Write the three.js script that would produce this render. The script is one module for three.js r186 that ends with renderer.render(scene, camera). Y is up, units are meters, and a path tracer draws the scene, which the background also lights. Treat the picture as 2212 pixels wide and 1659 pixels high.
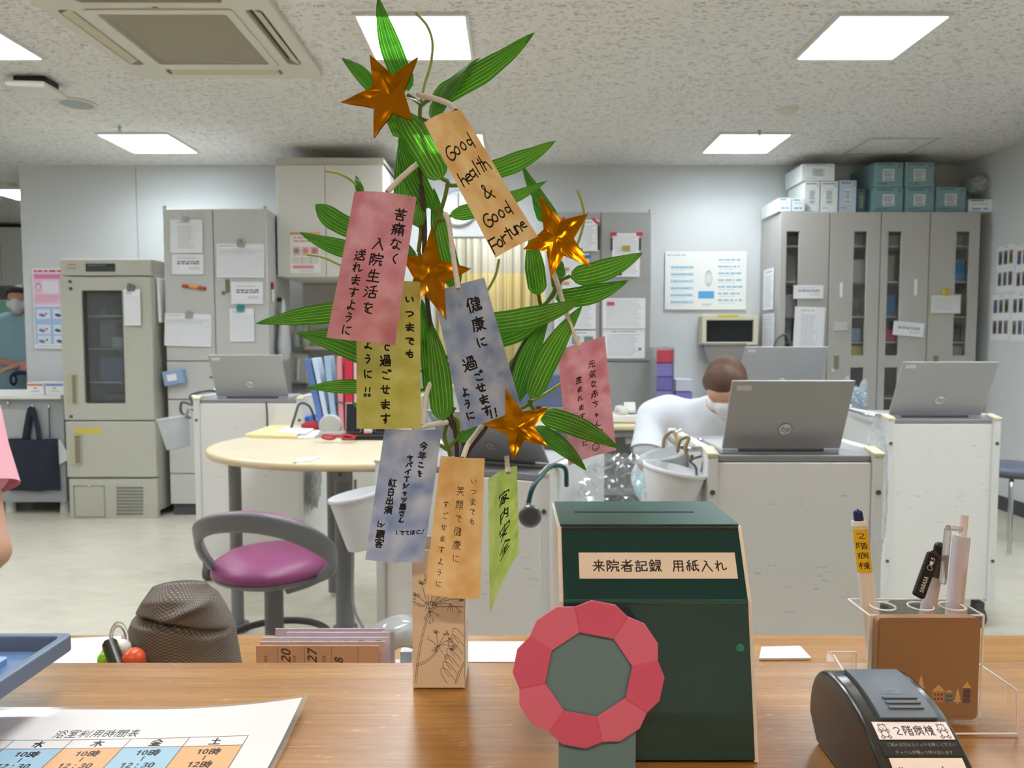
import * as THREE from 'three';
import { RoundedBoxGeometry } from 'three/addons/geometries/RoundedBoxGeometry.js';
import { mergeGeometries } from 'three/addons/utils/BufferGeometryUtils.js';
import { MarchingCubes } from 'three/addons/objects/MarchingCubes.js';
import { ImprovedNoise } from 'three/addons/math/ImprovedNoise.js';
import { RectAreaLightUniformsLib } from 'three/addons/lights/RectAreaLightUniformsLib.js';

// ---------- camera, exposure, lights ----------
const scene = new THREE.Scene();
scene.background = new THREE.Color(0x000000);
const F = 1550, CAMY = 1.2, PITCH = Math.atan((829.5 - 740) / F);
const camera = new THREE.PerspectiveCamera(2 * Math.atan(829.5 / F) * 180 / Math.PI, 2212 / 1659, 0.03, 60);
camera.position.set(0, CAMY, 0);
camera.rotation.x = -PITCH;
camera.focus = 0.54;
camera.userData.fStop = 16;
const renderer = new THREE.WebGLRenderer({ antialias: true });
renderer.toneMapping = THREE.LinearToneMapping;
renderer.toneMappingExposure = 1.27;
renderer.shadowMap.enabled = true;
renderer.shadowMap.type = THREE.PCFSoftShadowMap;
RectAreaLightUniformsLib.init();
const PANEL_LIGHT = 19;                       // radiance of the square ceiling fittings
const PANEL_COLOR = new THREE.Color().setRGB(0.94, 0.98, 1.0);
const WARM_LIGHT = 4.2;                        // candela of the corridor downlights behind the camera
const WARM_COLOR = new THREE.Color().setRGB(1.0, 0.73, 0.48);
const LIGHT_SPOTS = [];                        // x, distance of the square ceiling fittings
for (const d of [5.08, 3.35, 2.2, 1.2]) for (const x of [-2.52, -0.43, 1.62]) LIGHT_SPOTS.push([x, d]);  // the nearer rows are out of view, added to light the cart fronts
LIGHT_SPOTS.push([-4.55, 6.8], [-4.6, 4.2], [-4.6, 2.2], [2.95, 2.4]);  // last pair is unseen, added to brighten the left and right walls
const CEIL = 2.59, COUNTER = 0.93, DESK = 0.72;
// ---------- helpers ----------
const V = (x, y, z) => new THREE.Vector3(x, y, z);
const cp = Math.cos(PITCH), sp = Math.sin(PITCH);
// a point of the photograph at a known distance from the counter, in metres
function P(px, py, d) { const x = (px - 1106) / F, y = -(py - 829.5) / F, yy = y * cp - sp, k = d / (y * sp + cp); return V(x * k, CAMY + yy * k, -d); }
// a point of the photograph on a horizontal surface of known height
function PH(px, py, h) { const x = (px - 1106) / F, y = -(py - 829.5) / F, yy = y * cp - sp, k = (h - CAMY) / yy; return V(x * k, h, -k * (y * sp + cp)); }
function rc(x0, y0, x1, y1, d) { const m = (y0 + y1) / 2; return { x0: P(x0, m, d).x, x1: P(x1, m, d).x, y1: P(1106, y0, d).y, y0: P(1106, y1, d).y, z: -d }; }
let seed = 7;
const rnd = () => { seed = (seed * 1664525 + 1013904223) >>> 0; return seed / 4294967296; };
const rr = (a, b) => a + (b - a) * rnd();
const noise = new ImprovedNoise();
const clean = (g) => { let h = g.index ? g.toNonIndexed() : g.clone(); for (const k of Object.keys(h.attributes)) if (!['position', 'normal', 'uv'].includes(k)) h.deleteAttribute(k); if (!h.attributes.uv) h.setAttribute('uv', new THREE.BufferAttribute(new Float32Array(h.attributes.position.count * 2), 2)); if (!h.attributes.normal) h.computeVertexNormals(); h.morphAttributes = {}; return h; };
const merge = (l) => l.length === 1 ? clean(l[0]) : mergeGeometries(l.map(clean), false);
function bx(x0, x1, y0, y1, z0, z1, r = 0, seg = 2) {
  const w = Math.abs(x1 - x0), h = Math.abs(y1 - y0), d = Math.abs(z1 - z0);
  const g = r > 0 ? new RoundedBoxGeometry(w, h, d, seg, Math.min(r, w / 2.01, h / 2.01, d / 2.01)) : new THREE.BoxGeometry(w, h, d);
  g.translate((x0 + x1) / 2, (y0 + y1) / 2, (z0 + z1) / 2); return g;
}
const cyl = (r0, r1, h, x, y, z, n = 20, rx = 0, rz = 0) => { const g = new THREE.CylinderGeometry(r1, r0, h, n); if (rx) g.rotateX(rx); if (rz) g.rotateZ(rz); g.translate(x, y, z); return g; };
const sph = (r, x, y, z, sx = 1, sy = 1, sz = 1, n = 16) => { const g = new THREE.SphereGeometry(r, n, Math.max(8, n / 2)); g.scale(sx, sy, sz); g.translate(x, y, z); return g; };
function rod(a, b, r, n = 12, r2 = r) { const d = b.clone().sub(a), g = new THREE.CylinderGeometry(r2, r, d.length(), n); g.applyQuaternion(new THREE.Quaternion().setFromUnitVectors(V(0, 1, 0), d.clone().normalize())); const m = a.clone().add(b).multiplyScalar(0.5); g.translate(m.x, m.y, m.z); return g; }
const tube = (pts, r, seg = 40, n = 8, closed = false) => new THREE.TubeGeometry(new THREE.CatmullRomCurve3(pts, closed), seg, r, n, closed);
function lathe(pts, x = 0, y = 0, z = 0, n = 32) { const g = new THREE.LatheGeometry(pts.map(([a, b]) => new THREE.Vector2(a, b)), n); g.translate(x, y, z); return g; }
// flat section swept along a curve: half sizes a (along 'up') and b (across)
function sweep(pts, a, b, up = V(0, 1, 0), seg = 60, closed = false, n = 14) {
  const c = new THREE.CatmullRomCurve3(pts, closed), pos = [], idx = [], uv = [];
  for (let i = 0; i <= seg; i++) {
    const t = i / seg, p = c.getPointAt(t), T = c.getTangentAt(t), S = new THREE.Vector3().crossVectors(T, up).normalize(), U = new THREE.Vector3().crossVectors(S, T).normalize();
    const aa = typeof a === 'function' ? a(t) : a, bb = typeof b === 'function' ? b(t) : b;
    for (let j = 0; j <= n; j++) { const q = j / n * Math.PI * 2, ca = Math.cos(q), sa = Math.sin(q), e = (v) => Math.sign(v) * Math.pow(Math.abs(v), 0.6); pos.push(p.x + U.x * aa * e(ca) + S.x * bb * e(sa), p.y + U.y * aa * e(ca) + S.y * bb * e(sa), p.z + U.z * aa * e(ca) + S.z * bb * e(sa)); uv.push(j / n, t); }
  }
  for (let i = 0; i < seg; i++) for (let j = 0; j < n; j++) { const k = i * (n + 1) + j; idx.push(k, k + 1, k + n + 1, k + 1, k + n + 2, k + n + 1); }
  if (!closed) for (const i of [0, seg]) { const k0 = pos.length / 3, p = c.getPointAt(i / seg); pos.push(p.x, p.y, p.z); uv.push(0, 0); for (let j = 0; j < n; j++) { const k = i * (n + 1) + j; i ? idx.push(k0, k, k + 1) : idx.push(k0, k + 1, k); } }
  const g = new THREE.BufferGeometry(); g.setAttribute('position', new THREE.Float32BufferAttribute(pos, 3)); g.setAttribute('uv', new THREE.Float32BufferAttribute(uv, 2)); g.setIndex(idx); g.computeVertexNormals(); return g;
}
// extruded outline in the x-y plane, thickness along z (front face at z)
function plate(pts, t, z, holes = [], bevel = 0) {
  const s = new THREE.Shape(pts.map(([x, y]) => new THREE.Vector2(x, y)));
  for (const h of holes) s.holes.push(new THREE.Path(h.map(([x, y]) => new THREE.Vector2(x, y))));
  const g = new THREE.ExtrudeGeometry(s, { depth: t - 2 * bevel, bevelEnabled: bevel > 0, bevelThickness: bevel, bevelSize: bevel, bevelOffset: -bevel, bevelSegments: 2, curveSegments: 12 });
  g.translate(0, 0, z - t + bevel); return g;
}
const R4 = (x0, x1, y0, y1) => [[x0, y0], [x1, y0], [x1, y1], [x0, y1]];
function rounded(x0, x1, y0, y1, r, n = 5) { const o = []; for (const [cx, cy, a] of [[x1 - r, y0 + r, -90], [x1 - r, y1 - r, 0], [x0 + r, y1 - r, 90], [x0 + r, y0 + r, 180]]) for (let i = 0; i <= n; i++) { const q = (a + 90 * i / n) * Math.PI / 180; o.push([cx + r * Math.cos(q), cy + r * Math.sin(q)]); } return o; }
const rot = (g, x, y, z, rx = 0, ry = 0, rz = 0) => { g.translate(-x, -y, -z); if (rx) g.rotateX(rx); if (ry) g.rotateY(ry); if (rz) g.rotateZ(rz); g.translate(x, y, z); return g; };
function hollow(x0, x1, y0, y1, z0, z1, t) { return merge([bx(x0, x0 + t, y0, y1, z0, z1), bx(x1 - t, x1, y0, y1, z0, z1), bx(x0 + t, x1 - t, y0, y0 + t, z0, z1), bx(x0 + t, x1 - t, y1 - t, y1, z0, z1), bx(x0 + t, x1 - t, y0 + t, y1 - t, z0, z0 + t)]); }
function uvBy(g, ax, bxs, s = 1) { const p = g.attributes.position, u = g.attributes.uv; const get = (i, a) => a === 'x' ? p.getX(i) : a === 'y' ? p.getY(i) : p.getZ(i); for (let i = 0; i < p.count; i++) u.setXY(i, get(i, ax) / s, get(i, bxs) / s); return g; }

// materials
const PHYS = ['clearcoat', 'transmission', 'sheen', 'ior', 'thickness', 'attenuationColor', 'attenuationDistance', 'anisotropy', 'clearcoatRoughness', 'specularIntensity'];
function mat(color, roughness = 0.6, o = {}) {
  const C = PHYS.some((k) => k in o) ? THREE.MeshPhysicalMaterial : THREE.MeshStandardMaterial;
  return new C({ color, roughness, ...o });
}
// objects
const used = {};
const numbered = (n) => { const k = used[n] = (used[n] ?? -1) + 1; return k ? n + '_' + String(k).padStart(3, '0') : n; };
function mesh(name, geo, m, parent) { const o = new THREE.Mesh(Array.isArray(geo) ? merge(geo) : geo, m); o.name = name; o.castShadow = o.receiveShadow = true; parent?.add(o); return o; }
const settle = [];
function thing(name, label, category, group) { const g = new THREE.Group(); g.name = numbered(name); g.userData = { label, category }; if (group) g.userData.group = group; scene.add(g); settle.push(g); return g; }
function solo(name, label, category, geo, m, group) { const o = mesh(numbered(name), geo, m, scene); o.userData = { label, category }; if (group) o.userData.group = group; settle.push(o); return o; }
function struct(name, geo, m) { const o = mesh(numbered(name), geo, m, scene); o.userData.kind = 'structure'; return o; }
// canvas textures
function canvas(w, h, paint) { const c = document.createElement('canvas'); c.width = w; c.height = h; const x = c.getContext('2d'); paint(x, w, h); return c; }
function tex(w, h, paint, o = {}) { const t = new THREE.CanvasTexture(canvas(w, h, paint)); t.colorSpace = o.data ? THREE.NoColorSpace : THREE.SRGBColorSpace; if (o.wrap) t.wrapS = t.wrapT = THREE.RepeatWrapping; t.magFilter = THREE.LinearFilter; return t; }
// a sheet of paper or card standing at depth d with its corners given from the photograph, bowed a little
function sheet(c, ds, bow = 0, n = 10, curlAt = null) {
  const p = c.map(([x, y], i) => P(x, y, Array.isArray(ds) ? ds[i] : ds)), pos = [], uv = [], idx = [], m = 14;
  for (let j = 0; j <= m; j++) for (let i = 0; i <= n; i++) {
    const u = i / n, v = j / m, q = p[0].clone().lerp(p[1], u).lerp(p[3].clone().lerp(p[2], u), v);
    q.z += bow * Math.sin(Math.PI * u) + (curlAt ? curlAt(u, v) : 0); pos.push(q.x, q.y, q.z); uv.push(u, 1 - v);
  }
  for (let j = 0; j < m; j++) for (let i = 0; i < n; i++) { const k = j * (n + 1) + i; idx.push(k, k + n + 1, k + 1, k + 1, k + n + 1, k + n + 2); }
  const g = new THREE.BufferGeometry(); g.setAttribute('position', new THREE.Float32BufferAttribute(pos, 3)); g.setAttribute('uv', new THREE.Float32BufferAttribute(uv, 2)); g.setIndex(idx); g.computeVertexNormals(); return g;
}
// ---------- pen strokes of the characters that the photograph shows (grid 0..k = 0..20, x then y) ----------
const GL = {
  'い': '35 3a 5f 8d,e5 g8 hc', 'つ': '38 b6 h8 hc 8g', 'ま': '37 h6,3b hb,a2 ah 7i 4g 7e cf hi', 'で': '36 h5 b8 9d bh gi,d8 ea,g7 ha', 'も': 'a2 8c 9h eh ge fb,37 f7,3b eb',
  'な': '35 b4,72 5b 3d,d5 h7,c8 cg 8i 6g 9e cf hi', 'く': 'e2 59 eh', 'を': '35 f4,82 4b 9a bf,g8 7d 7h gi', 'れ': '52 5i,17 77 2e,2e 86 c5 cd dh gg ie', 'す': '25 i5,b2 bd 8e 7b b9 cd 9i',
  'よ': 'a2 ag 6i 4f 8e hi,a7 g6', 'う': '82 d4,59 e7 ec 8i', 'に': '43 3a 5h,a6 h5,9d bh hh', 'ご': '55 f5 c7,6e 6h hh,f1 h4,i0 k3', 'せ': '28 i7,d3 de af,63 6d 9h gh',
  'が': '26 c5 eb ch 9g,82 4i,f6 i9,g1 h3,i0 k2', 'ち': '25 h5,92 6b c8 ge 8i', 'や': '39 g8 fc be,94 a6,64 9i', 'ん': 'a2 3i 8a ag fg id', 'こ': '55 f5 c7,5d 6h hh', 'そ': '63 f3 59 h9 ab 9g eh',
  'さ': '26 h5,93 eb,5d 8i fh', 'て': '36 h5 b8 9d bh gi', 'ほ': '43 3a 4h,95 h5,9a ha,d5 df ai 8g bd hh', 'の': 'a4 8e 4g 29 a4 h9 ci', 'お': '26 d5,72 7h 4h 3d dd gc gh bh,f4 i7', 'は': '43 3a 4h,97 h7,d3 df ai 8g bd hh',
  'し': '63 6f 9i gd', 'び': '25 95 5d 9i dd c6 gb,f1 h3,i0 k2',
  'ヤ': '27 h5 db,82 ci', 'バ': '75 2f,c5 if,f1 h4,i1 k4', 'イ': 'h2 2b,b8 bi', 'シ': '33 76,28 6b,3h be i5', 'ツ': '35 5a,94 ba,h4 gb 8i', 'ス': '44 g4 bb 2i,bb hi', 'チ': 'f2 45,29 i9,b4 bd 6i', 'ム': '93 3g hf,da ii',
  'T': '34 h4,a4 ai', 'C': 'h5 a3 4a 9h hg', 'G': 'f4 92 3a 7i fg ga aa', 'o': 'a8 4b 6h ch ea a8', 'd': 'eb 78 5e 9h ed,e1 ej', 'h': '52 5i,5c 98 db ei', 'e': '5d ec b8 5b 6h eg', 'a': 'd9 68 5f 9h de,d8 ei', 'l': 'a1 ai',
  't': 'a3 ai,57 f7', '&': 'hi 66 92 c6 4e 8i hb', 'F': '43 4i,43 f3,4a da', 'r': '68 6i,6b a8 e9', 'u': '58 5f 9i df,d8 di', 'n': '58 5i,5b 98 dc di', 'b': '42 4i,4b 98 ed 9i 4g', 'y': '48 8f,e8 8f 4k', '!': 'a2 9d,9h 8j', '2': '46 93 f6 fa 3i hi',
  '苦': '14 j4,71 77,d1 d7,2a ia,a7 ad,5d fd fj 5j 5d', '痛': 'a0 a3,43 j3,43 4b 2j,15 38,1c 4a,75 h5 c8,79 7j,79 i9 ij,7c ic,7f if,c8 cj', '入': '72 a3 b9 ij,a6 2j', '院': '12 1j,12 62 38 6a 5e 1f,c0 c3,74 77,74 j4 j7,98 h8,7c jc,bc 7j,gc gi jj jg',
  '生': '62 39,36 h6,3c hc,1j jj,a1 aj', '活': '23 55,18 4a,1j 5d,g1 83,78 j8,d2 dd,9d id ij 9j 9d', '送': '24 47,1b 4b 4g 1j,4g 8j jj,a1 c4,h1 e4,85 j5,79 j9,d5 dd 7g,d9 jh', '健': '51 1a,37 3j,72 a2 78 ab 6j,7d bi ji,c3 i3 i9 c9,b6 j6,cc ic,bf jf,f1 fh',
  '康': 'a0 a2,33 j3,33 39 1j,65 h5 hb 6b,58 j8,b3 bj,6e 8f,5j 9g,gd cf,cf ij', '過': '23 46,1a 4a 4f 1j,4f 8j jj,91 99,91 h1 h9,d4 h4,d4 d9,79 7h,79 j9 jg,ac gc gf af ac', '元': '42 g2,18 j8,88 2j,c8 ci ji jf', '気': '61 18,53 j3,67 h7,2b fb hj jh,bd 2j,4d ci',
  '赤': '34 h4,a0 a9,19 j9,79 2j,c9 ci 9h,4c 2g,gc jg', '産': 'a0 a2,32 h2,62 85,e2 c5,25 j5,45 4b 1j,88 6c,7a ia,8e he,5j jj,d7 dj', '今': 'a0 18,a0 j8,78 d8,4c hc bj', '年': '61 27,54 h4,69 h9,69 6e,1e je,c4 cj', '屋': '32 h2 h6,36 h6,32 36 1j,59 j9,b9 7c hc,fa id,6f if,cc cj,4j jj',
  '紅': '61 25 76 1b 8a,5b 5j,1d 2h,8d 9g,b4 j4,f4 fi,aj kj', '白': 'b0 84,44 g4 gj 4j 44,4b gb', '出': 'a0 aj,43 49 g9 g3,2c 2i ii ic', '演': '23 55,18 4a,1j 5d,d0 d2,82 85,82 j2 j5,96 i6,88 i8 if 8f 88,8b ib,d6 df,bg 8j,fg jj',
  '顧': '12 92,24 84 88 28,24 2c 1j,59 3d,4c 4j,4c 9c,4f 9f,4j 9j,6a 6j,a2 j2,b5 i5 if bf b5,b8 i8,bb ib,df ak,gf jj', '客': 'a0 a2,12 16,12 j2 j6,85 3a,77 f7 2e,78 id,5e fe fj 5j 5e', '笑': '41 15,33 93,63 75,c1 a5,b3 i3,f3 g5,g6 47,1b jb,a7 ab 2j,ab jj',
  '顔': '50 52,13 93,33 45,73 65,16 96,26 2d 1j,77 48,8a 4c,9e 3h,a2 j2,b5 i5 if bf b5,b8 i8,bb ib,df ak,gf jj', '家': 'a0 a2,12 15,12 j2 j5,57 f7,a7 3b,9a cf bj 8i,bb 2f,cd 2j,f9 cc,bb ji', '内': '35 3j,35 h5 hj ei,a0 a8 5e,a9 fd', '安': 'a0 a2,12 16,12 j2 j6,a5 6d ej,2a ia,ea 3j',
  '全': 'a0 19,a0 j9,5a fa,5e fe,2j ij,aa aj', '来': '34 h4,56 79,f6 d9,1a ja,a0 aj,aa 2i,aa ii', '者': '34 f4,90 98,19 j9,h1 1f,6b gb gj 6j 6b,6f gf', '記': '51 63,14 94,27 87,2a 8a,2d 8d 8j 2j 2d,b3 i3 i9 b9,b9 bi ji je',
  '録': '50 16,50 96,36 86,19 99,56 5i,1j 9h,2c 3g,8c 7g,b1 i1 i7,b4 h4,a7 j7,f7 fj,ba db,ia gd,aj dd,fc jj', '用': '42 4b 2j,42 h2 hj fi,47 h7,4c hc,a2 aj', '紙': '61 25 76 1b 8a,5b 5j,1d 2h,8d 9g,i1 b3,b3 bi fg,b9 j9,e2 fd jj jg',
  '階': '12 1j,12 62 38 6b 4e 1e,91 99 d7,94 d4,i2 e5,e1 e9 j9 j7,da bc,ac ic ij aj ac,ag ig', '病': 'a0 a3,43 j3,43 4b 2j,15 38,1c 4a,76 j6,79 7j,79 i9 ij,d6 dc 9h,dc gg', '棟': '15 95,51 5j,55 1e,57 9b,a3 j3,b6 i6 ic bc b6,b9 i9,f0 fj,fd aj,fd jj', '方': 'a0 a4,14 j4,84 7b 2j,79 g9 fi bh',
  '押': '15 75,40 4i 2h,1c 7a,93 i3 ic 9c 93,97 i7,d3 dj', '下': '12 j2,a2 aj,a7 gb', '鳴': '14 64 6b 1b 14,c0 b2,92 i2 i8 98,92 9d,95 i5,9b jb,9d jd ij gi,9g 8i,cg cj,eg fi', '呼': '15 65 6c 1c 15,h1 93,a5 c8,h4 f8,8a ja,d3 dj bi',
  '御': '51 15,65 19,38 3j,91 77,84 d4,69 e9,a4 ai,ad dd,7c 7i,6j ei,f3 j3 jc hc,f3 fk', '浴': '23 55,18 4a,1j 5d,b1 75,e1 i5,c5 6b,c5 jb,9d gd gj 9j 9d', '室': 'a0 a2,12 15,12 j2 j5,46 g6,96 5a fa,d8 gb,4e ge,ab aj,1j jj', '利': '92 14,18 a8,63 6j,68 1f,68 ae,d4 de,i1 ij gi',
  '時': '13 73 7h 1h 13,1a 7a,94 i4,d0 d8,88 j8,8c jc,g8 gj ei,ae cg', '間': '12 1j,12 82 88 18,15 85,b2 j2 jj hi,b2 b8 j8,b5 j5,6a ea ei 6i 6a,6e ee', '表': '34 h4,47 g7,1b jb,a0 ab 2g,6e 6i bh,bb ij,hc dg',
  '水': 'a0 aj 8i,16 76 2f,h4 b9 jh', '木': '15 j5,a0 aj,a5 1g,a5 jg', '金': 'a0 18,a0 j8,69 e9,2d id,a9 aj,5e 7h,fe dh,1j jj', '土': '38 h8,a1 aj,1j jj',
};
const SMALL = { 'ゃ': 'や', 'っ': 'つ', 'ャ': 'ヤ', 'ッ': 'ツ' };
const KANA = /[\u3041-\u309f]|[a-zCG&2]/;
function glyph(x, ch, cx, cy, s, o = {}) {           // centre, size
  if (SMALL[ch]) { s *= 0.68; cy += s * 0.2; ch = SMALL[ch]; }
  const g = GL[ch]; if (!g) return;
  x.save(); x.translate(cx, cy); x.transform(o.sx ?? 1, 0, o.skew ?? 0, 1, 0, 0); if (o.turn) x.rotate(o.turn);
  x.lineWidth = o.lw ?? s * 0.08; x.lineCap = x.lineJoin = 'round'; x.strokeStyle = o.color ?? '#1a1014';
  const j = o.jit ?? 0;
  for (const st of g.split(',')) {
    const p = st.split(' ').map((q) => [(parseInt(q[0], 36) / 20 - 0.5) * s + rr(-j, j) * s, (parseInt(q[1], 36) / 20 - 0.5) * s + rr(-j, j) * s]);
    x.beginPath(); x.moveTo(p[0][0], p[0][1]);
    if (p.length < 3 || !KANA.test(ch)) for (const q of p.slice(1)) x.lineTo(q[0], q[1]);
    else { for (let i = 1; i < p.length - 1; i++) { const e = i === p.length - 2 ? p[i + 1] : [(p[i][0] + p[i + 1][0]) / 2, (p[i][1] + p[i + 1][1]) / 2]; x.quadraticCurveTo(p[i][0], p[i][1], e[0], e[1]); } }
    x.stroke();
  }
  x.restore();
}
const column = (x, str, cx, y0, step, s, o = {}) => [...str].forEach((c, i) => glyph(x, c, cx + (o.lean ?? 0) * i, y0 + step * i, s, o));
const row = (x, str, x0, cy, step, s, o = {}) => [...str].forEach((c, i) => glyph(x, c, x0 + step * i, cy + (o.lean ?? 0) * i, s, o));
// print too small to read in the photograph: rows of little dashes
function fineprint(x, x0, y0, x1, y1, pitch, color, lw, fill = 0.85) { x.strokeStyle = color; x.lineWidth = lw; for (let y = y0; y < y1; y += pitch) { const e = x0 + (x1 - x0) * rr(fill - 0.25, fill); for (let q = x0; q < e;) { const l = rr(lw, lw * 4); x.beginPath(); x.moveTo(q, y); x.lineTo(Math.min(q + l, x1), y); x.stroke(); q += l + lw * rr(0.3, 1.1); } } }
function grid(x, x0, y0, x1, y1, c, r, color, lw) { x.strokeStyle = color; x.lineWidth = lw; for (let i = 0; i <= c; i++) { const q = x0 + (x1 - x0) * i / c; x.beginPath(); x.moveTo(q, y0); x.lineTo(q, y1); x.stroke(); } for (let i = 0; i <= r; i++) { const q = y0 + (y1 - y0) * i / r; x.beginPath(); x.moveTo(x0, q); x.lineTo(x1, q); x.stroke(); } }
// ---------- surfaces ----------
const ceilC = (data) => tex(1024, 1024, (x, w, h) => {
  seed = 11; x.fillStyle = data ? '#c8c8c8' : '#e9e7e3'; x.fillRect(0, 0, w, h);
  for (let i = 0; i < 9000; i++) { x.fillStyle = data ? `rgba(${rnd() < 0.5 ? '150,150,150' : '240,240,240'},.3)` : `rgba(${rnd() < 0.5 ? '205,202,197' : '240,238,235'},.5)`; const s = rr(1, 4); x.fillRect(rnd() * w, rnd() * h, s * 2, s); }
  for (let i = 0; i < 1700; i++) {
    const px = rnd() * w, py = rnd() * h, l = Math.pow(rnd(), 2) * 24 + 4, a = rr(-0.35, 0.35), t = rr(1.5, 4.5);
    x.strokeStyle = data ? 'rgba(20,20,20,.85)' : 'rgba(138,132,124,.75)'; x.lineWidth = t; x.lineCap = 'round';
    for (const [ox, oy] of [[0, 0], [-w, 0], [0, -h]]) { x.beginPath(); x.moveTo(px + ox, py + oy); x.lineTo(px + ox + l * 0.5 * Math.cos(a), py + oy + l * 0.5 * Math.sin(a) + rr(-2, 2)); x.lineTo(px + ox + l * Math.cos(a), py + oy + l * Math.sin(a)); x.stroke(); }
  }
}, { wrap: true, data });
const M = {};
M.ceiling = mat(0xffffff, 0.95, { map: ceilC(false), bumpMap: ceilC(true), bumpScale: 0.004 });
M.wall = mat(0xd4d7d8, 0.75);
M.wallCream = mat(0xe6e6df, 0.7);
M.floor = mat(0xffffff, 0.28, { map: tex(1024, 1024, (x, w, h) => {
  seed = 5; x.fillStyle = '#d2cdbd'; x.fillRect(0, 0, w, h);
  for (let i = 0; i < 2600; i++) { const a = rr(0.03, 0.1), l = rr(8, 70); x.fillStyle = rnd() < 0.5 ? `rgba(222,217,200,${a})` : `rgba(172,165,146,${a})`; x.beginPath(); x.ellipse(rnd() * w, rnd() * h, l, l * rr(0.2, 0.5), rr(-0.4, 0.4), 0, 7); x.fill(); }
  for (let i = 0; i < 2500; i++) { x.fillStyle = 'rgba(150,145,130,.18)'; x.fillRect(rnd() * w, rnd() * h, 2, 2); }
}, { wrap: true }) });
M.baseboard = mat(0x4b5052, 0.6);
M.white = mat(0xe4e4e0, 0.45);
M.whitePlastic = mat(0xe6e5df, 0.35);
M.acWhite = mat(0xd9d5c8, 0.5);
M.grey = mat(0xb2b1ae, 0.5);
M.greyDoor = mat(0xb8b5b0, 0.45);
M.greyDark = mat(0x55575a, 0.5);
M.black = mat(0x111214, 0.4);
M.chrome = mat(0xd8dadc, 0.15, { metalness: 1 });
M.paper = mat(0xf0f1f4, 0.8);
M.cream = mat(0xd9caa2, 0.4);

// ---------- the room ----------
const BACK = 5.72, XR = 3.52, XL = -6.6, ZB = -9.2, ZF = 2.3;
struct('floor', uvBy(bx(XL, XR, -0.12, 0, ZB, ZF), 'x', 'z', 1.6), M.floor);
{ const S = 0.235; struct('ceiling', uvBy(plate(R4(XL, XR, -ZF, -ZB), 0.12, 0.12, LIGHT_SPOTS.map(([x, d]) => R4(x - S, x + S, d - S, d + S))).rotateX(-Math.PI / 2).translate(0, CEIL, 0), 'x', 'z', 1.0), M.ceiling); }
struct('wall_right', bx(XR, XR + 0.12, 0, CEIL, ZB, ZF), M.wall);
struct('wall_left', bx(XL - 0.12, XL, 0, CEIL, ZB, ZF), M.wall);
struct('wall_front', bx(XL, XR, 0, CEIL, ZF, ZF + 0.12), M.wallCream);
struct('wall_far', bx(XL, XR, 0, CEIL, ZB - 0.12, ZB), M.wallCream);
// back wall: two boards at the left with a joint, then the part with the pass-through opening, then the poster wall
const wx = -3.87, seam = P(297, 500, BACK).x, ox0 = -0.62, ox1 = 0.265, oy0 = 0.86, oy1 = P(0, 511, BACK).y;
{
  const w = struct('wall_back', merge([bx(seam + 0.004, ox0, 0, CEIL, -BACK - 0.12, -BACK), bx(ox1, XR, 0, CEIL, -BACK - 0.12, -BACK), bx(ox0, ox1, oy1, CEIL, -BACK - 0.12, -BACK), bx(ox0, ox1, 0, oy0, -BACK - 0.12, -BACK)]), M.wall);
  mesh('panel', bx(wx, seam - 0.004, 0, CEIL, -BACK - 0.12, -BACK), M.wall, w);
  mesh('panel_joint', bx(seam - 0.004, seam + 0.004, 0, CEIL, -BACK - 0.12, -BACK - 0.006), M.grey, w);
  mesh('sill', bx(ox0 - 0.02, ox1 + 0.02, oy0 - 0.03, oy0 + 0.001, -BACK - 0.14, -BACK + 0.03, 0.004), M.cream, w);
}
struct('baseboard_back', merge([bx(wx, ox0, 0, 0.1, -BACK, -BACK + 0.012), bx(ox0, XR - 0.013, 0, 0.1, -BACK, -BACK + 0.012)]), M.baseboard);
struct('baseboard_right', bx(XR - 0.012, XR, 0, 0.1, -BACK, ZF - 0.01), M.baseboard);
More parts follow.
